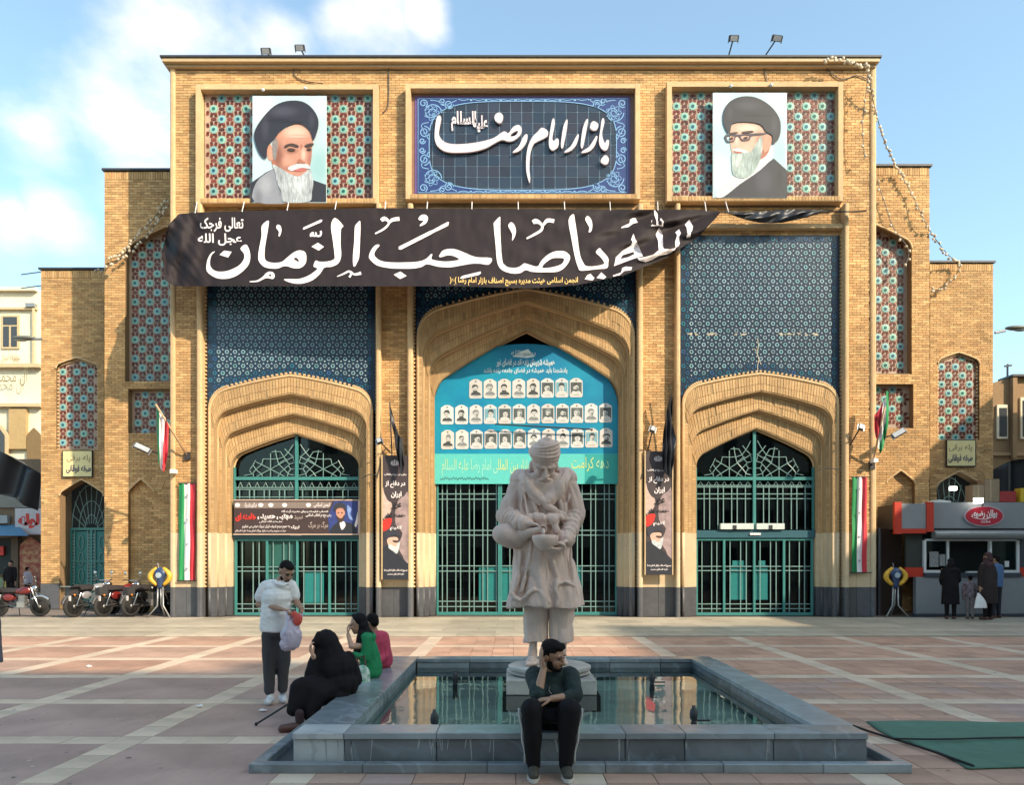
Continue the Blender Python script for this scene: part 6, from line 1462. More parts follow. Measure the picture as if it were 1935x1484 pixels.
m=MB(); m.ell(W(693,1204),(.115,.15,.075)); m.cap(W(692,1210),W(697,1235),.10,.125); m.cap(W(697,1235),W(701,1262),.125,.14); m.cap(W(697,1208,.06),W(705,1240,.05),.06,.075); m.ell(W(701,1270),(.14,.15,.10)); m.cap(W(693,1208,-.12),W(690,1245,-.17),.062,.055); m.cap(W(690,1245,-.17),W(668,1238,-.22),.052,.04); remesh(m,'jacket',GRNJ,P3,.011,3,wr_(.012,9))
m=MB(); m.cap(W(700,1270,0),W(655,1275,-.1),.12,.085); m.cap(W(655,1275,-.1),W(648,1310,-.15),.08,.06); remesh(m,'trousers',CHA,P3,.013,3,wr_(.008,9))
HB=thing('handbag','white and green patterned handbag resting on the rim beside the green jacket','bag',W(684,1290,-.35))
m=MB(); m.ell(W(685,1278,-.3),(.095,.06,.13)); m.ell(W(684,1290,-.3),(.10,.07,.075)); remesh(m,'sack',mat('patterned_white_green',(.62,.66,.62),.6,c2=(.12,.34,.22),ns=34,na=.05),HB,.01,2)
MB().tube([W(680,1262,-.3),W(674,1245,-.26),W(688,1240,-.22),W(692,1262,-.28)],.01,6).obj('strap',BRN,HB)
# -- child in pink --
W=at(9.85); P4=thing('person','child in a bright pink top sitting on the pool rim behind the woman in green','person',(X(716,9.85),9.85,RH))
hm=fr_((-.75,.55,-.2)); hc=W(702,1177)
m=MB(); headp(m,hc,hm,.95); m.cap(hc,W(710,1200),.045,.05); m.cap(W(712,1205),W(716,1250),.08,.09); remesh(m,'body',SK,P4,.009,2); eyes('eye',hc,hm,.95,P4,EYE)
m=MB(); q=lambda x,y,z,a,b,c_:m.ell(hc+hm@Vector((x,y,z)),(a,b,c_),hm); q(0,.025,.045,.082,.09,.08); q(0,.06,.0,.07,.05,.07); remesh(m,'hair',HAIR,P4,.009,2,lambda c,n:.003*noise.noise(c*60))
m=MB(); m.ell(W(716,1203),(.14,.12,.08)); m.cap(W(718,1212),W(723,1248),.135,.14); m.cap(W(725,1208,-.05),W(731,1240,-.08),.055,.05); m.cap(W(731,1240,-.08),W(714,1250,-.2),.05,.04); remesh(m,'top',PNK,P4,.011,3,wr_(.010,9))
m=MB(); m.cap(W(716,1255),W(686,1262,-.05),.11,.075); m.cap(W(686,1262,-.05),W(682,1290,-.08),.07,.05); remesh(m,'trousers',CHA,P4,.014,3)
# -- seated man in front --
W=at(6.15); P5=thing('person','young man in dark shirt and striped track trousers sitting, head resting on his hand','person',(X(1040,6.2),6.2,RH))
hm=fr_((.80,-.55,-.28)); hm=hm@Matrix.Rotation(R(8),3,'Y'); hc=W(1045,1240,-.02)
m=MB(); headp(m,hc,hm,1.08,True,18); m.cap(hc+Vector((-.01,.03,-.05)),W(1038,1275,.1),.052,.06)
sh1,e1,w1=W(1004,1278,.08),W(1016,1314,-.22),W(1027,1266,-.12); sh2,e2,w2=W(1077,1275,.08),W(1087,1316,-.15),W(1043,1321,-.33)
m.cap(sh1,e1,.055,.045); m.cap(e1,w1,.044,.028); m.cap(sh2,e2,.055,.045); m.cap(e2,w2,.043,.027)
hand(m,w1,(-.22,.0,1),(1,.35,-.05),1,.16,1.03,.3); hand(m,w2,(-1,-.05,-.1),(0,.1,-1),1,.35,1.0,.4)
m.cap(W(1039,1290,.12),W(1040,1350,.2),.10,.12); remesh(m,'body',SK,P5,.0065,3); eyes('eye',hc,hm,1.08,P5,EYE)
m=MB(); q=lambda x,y,z,a,b,c_:m.ell(hc+hm@Vector((x,y,z)),(a,b,c_),hm); q(0,.022,.056,.085,.10,.082); q(0,.075,.01,.074,.045,.085); q(.0,-.045,.098,.06,.05,.032); q(.066,.03,.01,.022,.05,.06); q(-.066,.03,.01,.022,.05,.06); remesh(m,'hair',HAIR,P5,.0065,2,lambda c,n:.004*noise.noise(c*70))
m=MB(); q=lambda x,y,z,a,b,c_:m.ell(hc+hm@Vector((x,y,z)),(a,b,c_),hm,10); q(0,-.07,-.096,.038,.034,.026); q(.058,-.02,-.06,.018,.034,.042); q(-.058,-.02,-.06,.018,.034,.042); q(.045,-.052,-.088,.024,.028,.022); q(-.045,-.052,-.088,.024,.028,.022); m.cap(hc+hm@Vector((-.024,-.106,-.052)),hc+hm@Vector((.024,-.106,-.052)),.006,.006,6); remesh(m,'beard',HAIR,P5,.006,2,lambda c,n:.002*noise.noise(c*80))
m=MB(); m.ell(W(1040,1282,.10),(.205,.125,.10)); m.cap(W(1038,1300,.1),W(1040,1345,.2),.165,.165); m.ell(W(1040,1360,.25),(.17,.15,.10)); m.cap(W(1010,1276,.08),e1+Vector((0,.02,.01)),.075,.062); m.cap(e1,e1.lerp(w1,.12),.06,.05); m.cap(sh2,e2,.078,.066); m.cap(e2,e2.lerp(w2,.45),.062,.048); m.ell(W(1040,1315,-.02),(.15,.12,.10))
remesh(m,'shirt',DGR,P5,.009,3,wr_(.014,9))
MB().tube([W(1039,1298,-.16),W(1037,1306,-.165),W(1042,1312,-.165)],.004,5).obj('pendant',CHROME,P5)
k1,k2=W(1004,1340,-.38),W(1077,1340,-.38); a1=Vector((X(1009,5.82),5.84,.11)); a2=Vector((X(1069,5.82),5.84,.11))
m=MB(); m.ell(W(1040,1365,.15),(.17,.16,.10)); 
for k_,a_,hx in ((k1,a1,1022),(k2,a2,1060)): m.cap(W(hx,1360,.15),k_,.105,.085); m.cap(k_,k_.lerp(a_,.4),.083,.080); m.cap(k_.lerp(a_,.4),a_,.078,.056)
m.ell(W(1040,1352,-.12),(.14,.2,.06))
remesh(m,'trousers',BLKT,P5,.010,3,wr_(.010,9))
for k_,a_,s in ((k1,a1,-1),(k2,a2,1)):
    pts=[k_.lerp(a_,t)+Vector((s*(.094-.030*t+.006*math.sin(t*14)),.005,0)) for t in [i/10 for i in range(11)]]; MB().tube(pts,[.011]*11,6).obj('side_stripe',STR,P5,smooth=True)
KH=mat('khaki_shoe',(.055,.047,.033),.7,na=.2)
for a_,dx in ((a1,-.004),(a2,.012)):
    m=MB(); b=Vector((a_.x,a_.y,0)); m.cap(b+Vector((0,.03,.075)),b+Vector((dx,-.10,.058)),.046,.043); m.cap(b+Vector((0,.02,.07)),b+Vector((0,.01,.12)),.045,.045); m.cap(b+Vector((dx,-.08,.055)),b+Vector((dx,-.13,.05)),.047,.04); remesh(m,'shoe',KH,P5,.008,2)
    m=MB(); pl=[(.05*math.sin(a)*(1.04 if math.cos(a)<0 else .9),(.115 if math.cos(a)>0 else .075)*-math.cos(a)) for a in [i*math.pi/9 for i in range(18)]]
    vs=[(b.x+dx+p[0],b.y-.055+p[1]*1.02-.005,z) for z in (.003,.034) for p in pl]; m.add(vs,[tuple(range(18)),tuple(range(35,17,-1))]+[(i,(i+1)%18,18+(i+1)%18,18+i) for i in range(18)]); m.obj('sole',mat('pale_sole',(.55,.52,.48),.6),P5)
# -- simple far figures --
def far_person(px,Y,htop,label,top,bottom,face,hair=None,long=False,s=1.0,arm=None,back=True,w_=.2,sleeve=None):
    x=X(px,Y); h=Z(htop,Y); k=h/1.72; p=thing('person',label,'person',(x,Y,0))
    V=lambda a,b,c:Vector((x+a*k,Y+b*k,c*k)); f=fr_(face); hc=V(0,0,1.6)
    m=MB(); headp(m,hc,f,1.0*k,True,10); m.cap(V(0,0,1.52),V(0,.01,1.4),.055*k,.06*k)
    fd=Vector(face).normalized(); sd=Vector((-fd.y,fd.x,0)).normalized()
    for sg in (-1,1):
        a=V(0,0,1.40)+sd*sg*.19*k; e=V(0,0,1.12)+sd*sg*.23*k+fd*.03; wv=V(0,0,1.0)+sd*sg*.17*k+fd*.26*k if arm else V(0,0,.85)+sd*sg*.23*k+fd*.06
        m.cap(a,e,.05*k,.042*k); m.cap(e,wv,.04*k,.027*k); hand(m,wv,(fd*.8-Vector((0,0,.3))) if arm else (0,0,-1),-sd*sg,sg,.4,k)
    m.cap(V(0,0,1.35),V(0,0,1.0),.11*k,.12*k); remesh(m,'body',SK,p,.016,2)
    m=MB()
    for sg in (-1,1):
        a=V(0,0,1.39)+sd*sg*.18*k; e=V(0,0,1.12)+sd*sg*.23*k+fd*.03; wv=V(0,0,1.0)+sd*sg*.18*k+fd*.22*k if arm else V(0,0,.9)+sd*sg*.23*k+fd*.05
        m.cap(a,e,.066*k,.058*k,8); m.cap(e,wv,.055*k,.042*k,8)
    if long: loft(m,[(V(0,0,.42),.24*k,.22*k,.03,6),(V(0,0,.9),.22*k,.2*k,.02,6),(V(0,0,1.2),w_*k,.15*k,0,6),(V(0,0,1.42),.17*k,.11*k,0,6)],24)
    else: loft(m,[(V(0,0,.85),.18*k,.14*k,.02,6),(V(0,0,1.15),w_*k*.92,.14*k,.01,6),(V(0,0,1.42),.18*k,.11*k,0,6)],24)
    m.ell(V(0,0,1.42),(.17*k,.11*k,.07*k)); remesh(m,'top',top,p,.018,2,wr_(.012,8))
    m=MB()
    for sg in (-1,1): m.cap(V(0,0,.88)+sd*sg*.08*k,V(0,0,.48)+sd*sg*.09*k,.095*k,.07*k); m.cap(V(0,0,.48)+sd*sg*.09*k,V(0,0,.1)+sd*sg*.09*k,.07*k,.052*k)
    remesh(m,'trousers',bottom,p,.018,2)
    for sg in (-1,1):
        m=MB(); b=V(0,0,.045)+sd*sg*.09*k; m.cap(b-fd*.05*k,b+fd*.13*k,.045*k,.038*k,8); remesh(m,'shoe',BRN if sg else BRN,p,.014,2)
    m=MB(); q=lambda a,b,c,d,e,g_:m.ell(hc+f@Vector((a*k,b*k,c*k)),(d*k,e*k,g_*k),f); q(0,.022,.045,.083,.095,.082); q(0,.07,.0,.072,.045,.075)
    if hair is not None: q(0,.04,-.07,.09,.09,.09); m.cap(hc+Vector((0,0,-.08*k)),V(0,0,1.38),.10*k,.15*k)
    remesh(m,'headscarf' if hair is not None else 'hair',hair or HAIR,p,.015,2)
    return p
far_person(1796,22.1,1056,'woman in long black coat and scarf ordering at the left of the kiosk window',CHA,CHA,(.35,1,-.1),CHA,True,arm=True)
far_person(1833,22.2,1088,'child in patterned pink grey clothes between two women at the kiosk',mat('patterned_pink_grey',(.42,.30,.32),.7,c2=(.16,.12,.15),ns=22),mat('grey_patterned_trousers',(.25,.20,.20),.8,c2=(.35,.3,.3),ns=20),(.2,1,0),None,False,arm=False)
PK=far_person(1866,21.8,1044,'woman in dark brown coat carrying a white bag at the kiosk window',mat('dark_brown_coat',(.022,.012,.012),.85),CHA,(-.5,1,-.1),mat('maroon_scarf',(.05,.018,.02),.8),True,arm=False,w_=.24)
far_person(1882,22.5,1049,'man in blue shirt half hidden behind the woman in the brown coat',mat('blue_shirt',(.08,.16,.32),.8),mat('navy_trousers',(.015,.016,.03),.8),(-.3,1,0),None,False)
b_=thing('plastic_bag','white plastic bag hanging from the hand of the woman in the brown coat','bag',(X(1852,21.6),21.6,.75))
m=MB(); loft(m,[((X(1853,21.6),21.6,.36),.19,.09,.03,5),((X(1853,21.6),21.6,.55),.15,.08,.03,5),((X(1849,21.6),21.6,.80),.03,.03,0,5)],20); remesh(m,'sack',WHITE,b_,.014,1,wr_(.012,10))
far_person(-21,10.3,1188-60,'person in slate grey coat cut off by the left edge of the photo',mat('slate_coat',(.10,.10,.13),.85),mat('slate_trousers',(.05,.05,.06),.8),(-1,.1,0),None,True,w_=.22)
far_person(52,33,1072,'shopper in pale shirt outside the red arched shop',mat('pale_lilac_shirt',(.35,.30,.36),.8),CHA,(.3,1,0),None,False)
far_person(63,34,1078,'person in dark clothes walking past the red arched shop',CHA,CHA,(1,.1,0),CHA,False)
far_person(20,31,1060,'person in black standing under the blue awning',CHA,CHA,(0,-1,0),None,False)
# ================= MOTORCYCLES =================
def motorcycle(px,Y,ang,label,body,box=False,plate_c=WHITE,sc_=1.0):
    """built along local +x (front), then turned about z"""
    x=X(px,Y); r=thing('motorcycle',label,'motorcycle',(x,Y,0))
    Mz=Matrix.Rotation(ang,3,'Z')@Matrix.Scale(sc_,3)
    def fin(m,name,mt,parent=r,smooth=True):
        m.v=[tuple(Mz@Vector(v)+Vector((x,Y,0))) for v in m.v]; return m.obj(name,mt,parent,smooth=smooth)
    for wx,nm in ((-.62,'wheel'),(.64,'wheel')):
        m=MB(); m.lathe([(.225,-.045),(.275,-.045),(.305,-.02),(.305,.02),(.275,.045),(.225,.045),(.225,-.045)],(wx,0,.305),28,'y'); w_=fin(m,nm,RUBBER)
        m=MB(); m.lathe([(.19,-.03),(.228,-.035),(.228,.035),(.19,.03),(.205,0),(.19,-.03)],(wx,0,.305),28,'y'); fin(m,'rim',CHROME,w_)
        m=MB(); m.lathe([(.01,-.06),(.045,-.05),(.045,.05),(.01,.06)],(wx,0,.305),12,'y'); fin(m,'hub',METAL,w_)
        m=MB()
        for k in range(14): a=k*math.pi/7; m.tube([(wx+.04*math.cos(a),(.02 if k%2 else -.02),.305+.04*math.sin(a)),(wx+.2*math.cos(a+.2),0,.305+.2*math.sin(a+.2))],.004,4)
        fin(m,'spokes',CHROME,w_)
    m=MB(); m.chain([(-.35,0,.45),(.05,0,.30),(.32,0,.42),(.40,0,.82),(.05,0,.72),(-.55,0,.70)],[.022]*6,8); m.chain([(-.62,.07,.305),(-.1,.06,.38)],[.02]*2,8); m.chain([(-.62,-.07,.305),(-.1,-.06,.38)],[.02]*2,8); fin(m,'frame',DMETAL)
    for s in (-1,1):
        m=MB(); m.chain([(.64,s*.075,.305),(.50,s*.08,.62),(.40,s*.07,.90)],[.02,.024,.024],8); fin(m,'fork',CHROME)
        m=MB(); m.chain([(-.60,s*.10,.34),(-.48,s*.11,.66)],[.025,.025],8); fin(m,'shock_absorber',CHROME)
        m=MB(); m.cap((.34,s*.30,1.02),(.38,s*.18,1.0),.018,.016,8); m.cap((.30,s*.36,1.01),(.34,s*.28,1.02),.02,.02,8); fin(m,'handlebar',DMETAL)
        m=MB(); m.tube([(.36,s*.26,1.02),(.34,s*.30,1.18)],.006,5); m.ell((.33,s*.31,1.22),(.012,.06,.045),n=10); fin(m,'mirror',CHROME)
        m=MB(); m.ell((-.68,s*.12,.62),(.03,.035,.03),n=8); fin(m,'indicator',mat('amber_lens',(.6,.2,.02),.3))
    m=MB(); m.cap((.38,-.18,1.0),(.38,.18,1.0),.016,.016,8); fin(m,'handlebar',CHROME)
    m=MB(); m.ell((.17,0,.80),(.24,.13,.12),Matrix.Rotation(R(-10),3,'Y'),18); m.ell((.02,0,.78),(.15,.10,.09),None,14); fin(m,'fuel_tank',body)
    m=MB(); m.cap((-.05,0,.80),(-.55,0,.83),.085,.08,12); m.ell((-.3,0,.78),(.32,.12,.06),None,14); fin(m,'seat',BLACK)
    for s in (-1,1):
        m=MB(); m.ell((-.28,s*.09,.60),(.17,.035,.11),None,12); fin(m,'side_cover',body)
    m=MB(); m.box(-.02,.2,-.1,.1,.28,.46); 
    for k in range(6): m.box(.02,.22,-.09,.09,.47+k*.03,.485+k*.03)
    m.box(.05,.19,-.07,.07,.46,.65); fin(m,'engine',METAL,smooth=False)
    m=MB(); m.chain([(.22,.09,.5),(.26,.12,.36),(.1,.14,.27),(-.3,.14,.28),(-.75,.15,.36)],[.022,.022,.022,.035,.045],10); fin(m,'exhaust_pipe',CHROME)
    m=MB(); m.tube([(-.62+.335*math.cos(a),0,.305+.335*math.sin(a)) for a in [R(60+12*i) for i in range(10)]],.05,6,False); fin(m,'mudguard',DMETAL); m=MB(); m.box(-.80,-.55,-.09,.09,.62,.84); fin(m,'tail_section',DMETAL,smooth=False)
    m=MB(); m.tube([(.64+.335*math.cos(a),0,.305+.335*math.sin(a)) for a in [R(40+12*i) for i in range(9)]],.045,6,False); fin(m,'mudguard',CHROME)
    m=MB(); m.lathe([(.0,.10),(.085,.09),(.10,.03),(.075,-.05),(0,-.07)],(.47,0,.88),18,'x'); fin(m,'headlight',CHROME)
    m=MB(); m.ell((-.74,0,.70),(.03,.06,.035),None,10); fin(m,'tail_light',mat('red_lens',(.5,.02,.01),.3))
    m=MB(); m.box(-.80,-.79,-.12,.12,.46,.60); fin(m,'number_plate',plate_c,smooth=False)
    m=MB(); m.chain([(-.05,.08,.3),(-.1,.22,.02)],[.014,.012],6); fin(m,'kick_stand',DMETAL)
    if box:
        m=MB(); m.box(-.86,-.5,-.2,.2,.84,.87); fin(m,'rack',CHROME,smooth=False)
    return r
RMC=mat('motorcycle_red',(.14,.012,.012),.25,coat=.5); BMC=mat('motorcycle_black',(.015,.015,.018),.25,coat=.5); SMC=mat('motorcycle_silver',(.33,.33,.36),.3,.4,coat=.4)
motorcycle(36,23.2,R(4),'red motorcycle seen from the side at the left edge, chrome front wheel',RMC,True)
motorcycle(176,23.4,R(70),'black and silver motorcycle parked outermost by the left wing gate, seen from behind',SMC,True,sc_=1.12)
motorcycle(232,23.6,R(66),'dark red motorcycle parked between a silver one and a black one',RMC,sc_=1.1)
motorcycle(282,23.8,R(66),'black motorcycle parked next to the collection box, darkest of the row',BMC,sc_=1.1)
# ================= ALMS COLLECTION BOXES =================
YH=mat('yellow_plastic',(.68,.38,.04),.45,na=.06); BH=mat('blue_plastic',(.025,.05,.13),.4,na=.08)
def alms(px,Y,label):
    x=X(px,Y); a=thing('collection_box',label,'collection box',(x,Y,0),'yellow and blue alms boxes on pipe stands')
    for s in (-1,1):
        MB().tube([(x+s*.34,Y-.12,.02),(x+s*.09,Y,.36),(x+s*.075,Y,.95)],.024,8).obj('leg',METAL,a,smooth=True)
        m=MB(); P=[(x+s*(.10+.20*math.sin(t*math.pi)),Y-.02,1.0+.52*t) for t in [i/10 for i in range(11)]]; m.tube(P,[.05+.03*math.sin(i/10*math.pi) for i in range(11)],8); m.obj('yellow_hand',YH,a,smooth=True)
    MB().tube([(x,Y+.3,.02),(x,Y+.05,.4),(x,Y+.02,.95)],.024,8).obj('leg',METAL,a,smooth=True)
    m=MB(); m.ell((x,Y,1.36),(.20,.13,.18)); m.cap((x,Y,1.25),(x,Y,.98),.13,.09); remesh(m,'box_body',BH,a,.014,2)
    MB().lathe([(0,-.145),(.085,-.14),(.085,-.10)],(x,Y,1.30),18,'y').obj('round_emblem',mat('emblem_pale',(.35,.42,.48),.4),a)
    MB().tube([(x-.05,Y,1.5),(x-.08,Y,1.68)],.014,6).obj('handle',METAL,a)
alms(303,22.75,'yellow and blue alms box on a bent pipe stand by the left outer pier'); alms(1692,22.9,'yellow and blue alms box on a bent pipe stand beside the kiosk')
# ================= KIOSK =================
YK=23.3
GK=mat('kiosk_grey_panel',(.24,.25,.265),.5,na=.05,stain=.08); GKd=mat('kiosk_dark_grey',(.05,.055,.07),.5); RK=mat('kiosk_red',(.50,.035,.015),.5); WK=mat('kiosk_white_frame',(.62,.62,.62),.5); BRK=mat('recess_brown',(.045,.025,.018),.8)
KO=thing('kiosk','grey food kiosk with red trim, white framed serving window and rolled shutter','kiosk',(X(1820,YK),YK,0))
def kp(name,mt,x0,x1,y0,y1,a=0,b=.1,par=None): return pbox(MB(),x0,x1,y0,y1,YK,a,b).obj(name,mt,par or KO)
kp('fascia',GK,1758,1985,950,999,.02,1.4); kp('fascia_edge',DMETAL,1758,1985,999.2,1002,.0,.3)
kp('roof_slab',GKd,1700,1985,952,1000,-.1,1.4)
fb=kp('corner_box',RK,1684,1697,950,1010,.22,-.1); kp('corner_box_side',RK,1744,1757,950,1006,.22,-.1); kp('corner_box_face',GK,1697.2,1743.8,953,1000,.18,-.08); kp('corner_box_base',RK,1697.2,1743.8,1000.2,1009,.2,-.08)
kp('counter_front',GK,1727,1985,1091,1160,.12,.05); kp('plinth',GKd,1724,1985,1160.2,1165,.14,.05); kp('sill_band',GKd,1743,1924,1083,1090.8,.16,.05)
kp('red_band',RK,1709,1742.5,1073,1090.8,.06,.05); kp('red_band',RK,1925,1985,1073,1090.8,.06,.05); kp('side_panel',GKd,1925,1985,1003,1072.8,.05,.05); kp('side_panel',mat('side_dark_green',(.03,.035,.03),.7),1712,1742.5,1010,1072.8,.0,.1)
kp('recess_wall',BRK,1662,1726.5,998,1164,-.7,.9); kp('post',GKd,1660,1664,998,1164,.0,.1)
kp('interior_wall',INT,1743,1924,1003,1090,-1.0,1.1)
wf=kp('window_frame',WK,1743,1747.5,1022,1083,.09,.02)
for q in ((1918.5,1923,1022,1083),(1747.7,1918.3,1019,1023),(1787,1790.5,1023.2,1079),(1867,1871,1023.2,1079),(1747.7,1786.8,1078,1083),(1871.2,1918.3,1078,1083),(1825,1850,1080,1083)): kp('window_frame',WK,*q,.088,.02)
kp('pane',GLASS,1747.7,1786.8,1023.2,1077.8,.03,-.02,wf); kp('pane',GLASS,1871.2,1918.3,1023.2,1077.8,.03,-.02,wf)
for q in ((1755,1772,1043,1072),(1774,1785,1048,1070)): kp('price_sheet',mat('sheet_paper',(.35,.35,.35),.7,c2=(.12,.12,.13),ns=60),*q,.045,-.035)
kp('price_sheet',WK,1897,1905,1061,1072,.045,-.035)
sr=MB(); sr.lathe([(0,X(1757,YK)),(.135,X(1757,YK)),(.145,X(1760,YK)),(.145,X(1930,YK)),(.135,X(1933,YK)),(0,X(1933,YK))],(0,YK-.2,Z(1012,YK)),20,'x'); sr.obj('shutter_roll',mat('shutter_metal',(.22,.225,.23),.45,.3),KO)
LG=thing('oval_sign','red oval sign with white lettering on the kiosk fascia','sign',(X(1857,YK),YK-.05,Z(976,YK)))
def oval(rx,ry,y0,y1): 
    m=MB(); m.prism([(X(1857,YK)+rx*YK/F*math.cos(a*math.pi/18),Z(976,YK)+ry*YK/F*math.sin(a*math.pi/18)) for a in range(36)],YK-y0,YK-y1); return m
oval(37.5,19.5,.07,.022).obj('rim',mat('sign_pale_rim',(.45,.36,.40),.5),LG); oval(35,17.5,.08,.071).obj('panel',mat('sign_red',(.42,.02,.04),.4),LG)
m=MB(); text(m,'بولان رضوی',(1833,964,1881,981),plane_at(YK,.086),.04); ribbon(m,[(1836,979),(1857,982),(1880,976)],1.2,plane_at(YK,.086)); text(m,'مشهد',(1850,983,1868,990),plane_at(YK,.086),.03); m.obj('lettering',WPRINT,LG)
for k,q in enumerate(((1831,1853,918,950),(1854,1881,907,950))):
    y=YK+.6; bo=thing('cardboard_box','cardboard box on the kiosk roof, '+('shorter left one' if k==0 else 'taller right one'),'box',(X(q[0],y),y,Z(950,y)))
    pbox(MB(),*q,y,.2,.2).obj('carton',mat('cardboard',(.26,.19,.12),.8,na=.1),bo); pbox(MB(),q[0]+9,q[0]+12,q[2],q[3],y,.204,-.19).obj('tape',mat('tape',(.36,.28,.18),.4),bo)
o=pbox(MB(),1882,1912,930,950,YK+.6,.2,.2).obj('red_crate',mat('crate_red',(.32,.03,.03),.6)); tag(o,'dark red crate on the kiosk roof','crate')
o=pbox(MB(),1921,1945,924,950,YK+.6,.2,.1).obj('yellow_panel',mat('panel_yellow',(.62,.42,.03),.6)); tag(o,'yellow panel standing on the kiosk roof','panel')
m=MB(); m.prism([(X(1757,YK),Z(950,YK)),(X(1785,YK),Z(943,YK)),(X(1808,YK),Z(946,YK)),(X(1808,YK),Z(950.2,YK))],YK+.3,YK+.7); tag(m.obj('white_sheet',WK),'white sheet folded on the kiosk roof','sheet')
fl=thing('twin_floodlight','lit twin floodlight clamped on the kiosk fascia','floodlight',(X(1848,YK),YK-.1,Z(950,YK)))
for y_ in (944,950): pbox(MB(),1841,1856,y_-2.4,y_+1.5,YK-.25,.06,.05).obj('lamp',LAMPON,fl)
MB().tube([(X(1852,YK),YK-.2,Z(951,YK)),(X(1853,YK),YK-.02,Z(959,YK))],.02,6).obj('arm',DMETAL,fl)
lt=thing('lit_tube_lamp','lit white lamp hanging in the right wing gateway','lamp',(X(1801,Y2),Y2+.4,Z(924,Y2+.4))); pbox(MB(),1795,1807,920,927,Y2+.4,.05,.05).obj('tube',LAMPON,lt); MB().tube([(X(1801,Y2+.4),Y2+.4,Z(920,Y2+.4)),(X(1801,Y2+.4),Y2+.4,Z(905,Y2+.4))],.012,5).obj('cord',DMETAL,lt)
# ================= GREEN MAT, HOSE, LITTER =================
m=MB(); GX0,GX1,GY0,GY1=3.72,6.6,6.05,7.85
nx,ny=46,30
for i in range(nx+1):
    for j in range(ny+1):
        u,v=i/nx,j/ny; x=GX0+(GX1-GX0)*u+.05*math.sin(v*7)*(1-u); y=GY0+(GY1-GY0)*v+.04*math.sin(u*9)
        z=.012+.012*max(0,noise.noise(Vector((x*2.2,y*2.2,1))))+.018*math.exp(-((y-6.95-.03*math.sin(x*3))/.05)**2)
        m.v.append((x,y,z))
for i in range(nx):
    for j in range(ny): q=i*(ny+1)+j; m.f.append((q,q+ny+1,q+ny+2,q+1)); m.m.append(0)
GM=m.obj('green_mat',mat('green_carpet',(.085,.19,.135),.9,na=.15,ns=5,stain=.2,bs=200,bd=.004),smooth=True); tag(GM,'large green carpet laid flat on the paving right of the pool','carpet'); so_=GM.modifiers.new('t','SOLIDIFY'); so_.thickness=.008; so_.offset=-1
m=MB().tube([Vector((3.45,7.9,.02)),Vector((3.55,7.3,.02)),Vector((3.66,6.9,.02)),Vector((3.72,6.5,.03)),Vector((3.8,6.1,.02))],.012,8); tag(m.obj('hose',RUBBER,smooth=True),'black hose running along the left edge of the green carpet','hose')
m=MB().tube([Vector(p) for p in spline([(3.6,6.98,.035),(4.0,6.9,.05),(4.5,6.95,.05),(4.95,7.0,.045)],False,5)],.009,8); tag(m.obj('hose',RUBBER,smooth=True),'black hose lying across the green carpet','hose')
for px,py,l in ((377,1338,'crumpled pale paper scrap on the paving left of the seated woman'),(549,1442,'white crumpled tissue in the pool gutter at the front left corner'),(497,1346,'small white litter beside the standing man shoes'),(168,1262,'tiny pale scrap on the sunlit paving')):
    Y=gy(py); Y=Y if px!=549 else 6.15; m=MB(); m.ell((X(px,Y),Y,.018),(.05,.035,.014),None,8); o=remesh(m,'paper_scrap',WHITE,None,.006,0,wr_(.01,30)); tag(o,l,'litter')
m=MB(); rg=random.Random(11)
for k in range(420):
    x,y=rg.uniform(-9,9),rg.uniform(5.3,16.5)
    if KX0-.05<x<KX1+.05 and KY0-.05<y<KY1+.05: continue
    r_=rg.uniform(.008,.026) if k%9 else rg.uniform(.02,.032); m.mi=rg.choice((0,0,1)); a0=rg.random()*6
    n_=7; m.add([(x+r_*rg.uniform(.6,1.1)*math.cos(a0+q*2*math.pi/n_),y+r_*rg.uniform(.6,1.1)*math.sin(a0+q*2*math.pi/n_),.0035) for q in range(n_)],[tuple(range(n_))])
GU=m.obj('trodden_gum',[mat('gum_dark',(.20,.155,.14),.7),mat('gum_pale',(.50,.43,.38),.7)],PLAZA); tag(GU,kind='stuff')
# ================= STREET LAMPS =================
def street_lamp(pts,head,Y,label,sg):
    l=thing('street_lamp',label,'street lamp',(X(pts[0][0],Y),Y,Z(pts[0][1],Y)))
    MB().tube([(X(a,Y),Y,Z(b,Y)) for a,b in pts],.04*Y/23,8).obj('arm',METAL,l)
    k=Y/F; m=MB(); m.ell((X(head[0],Y),Y,Z(head[1],Y)),(23*k,9*k,4.5*k),None,14); m.obj('lamp_head',mat('lamp_grey',(.16,.17,.15),.5),l,smooth=True)
    m=MB(); m.ell((X(head[0]-sg*5,Y),Y,Z(head[1]+2.5,Y)),(14*k,6*k,4*k),None,12); m.obj('lens',mat('lamp_lens',(.35,.36,.33),.2),l,smooth=True)
street_lamp([(79,641),(60,641)],(46,639),24.0,'grey street lamp reaching left from the left outer wing',1)
street_lamp([(1880,629),(1900,625)],(1922,620),22.0,'grey street lamp at the right edge of the sky',-1)
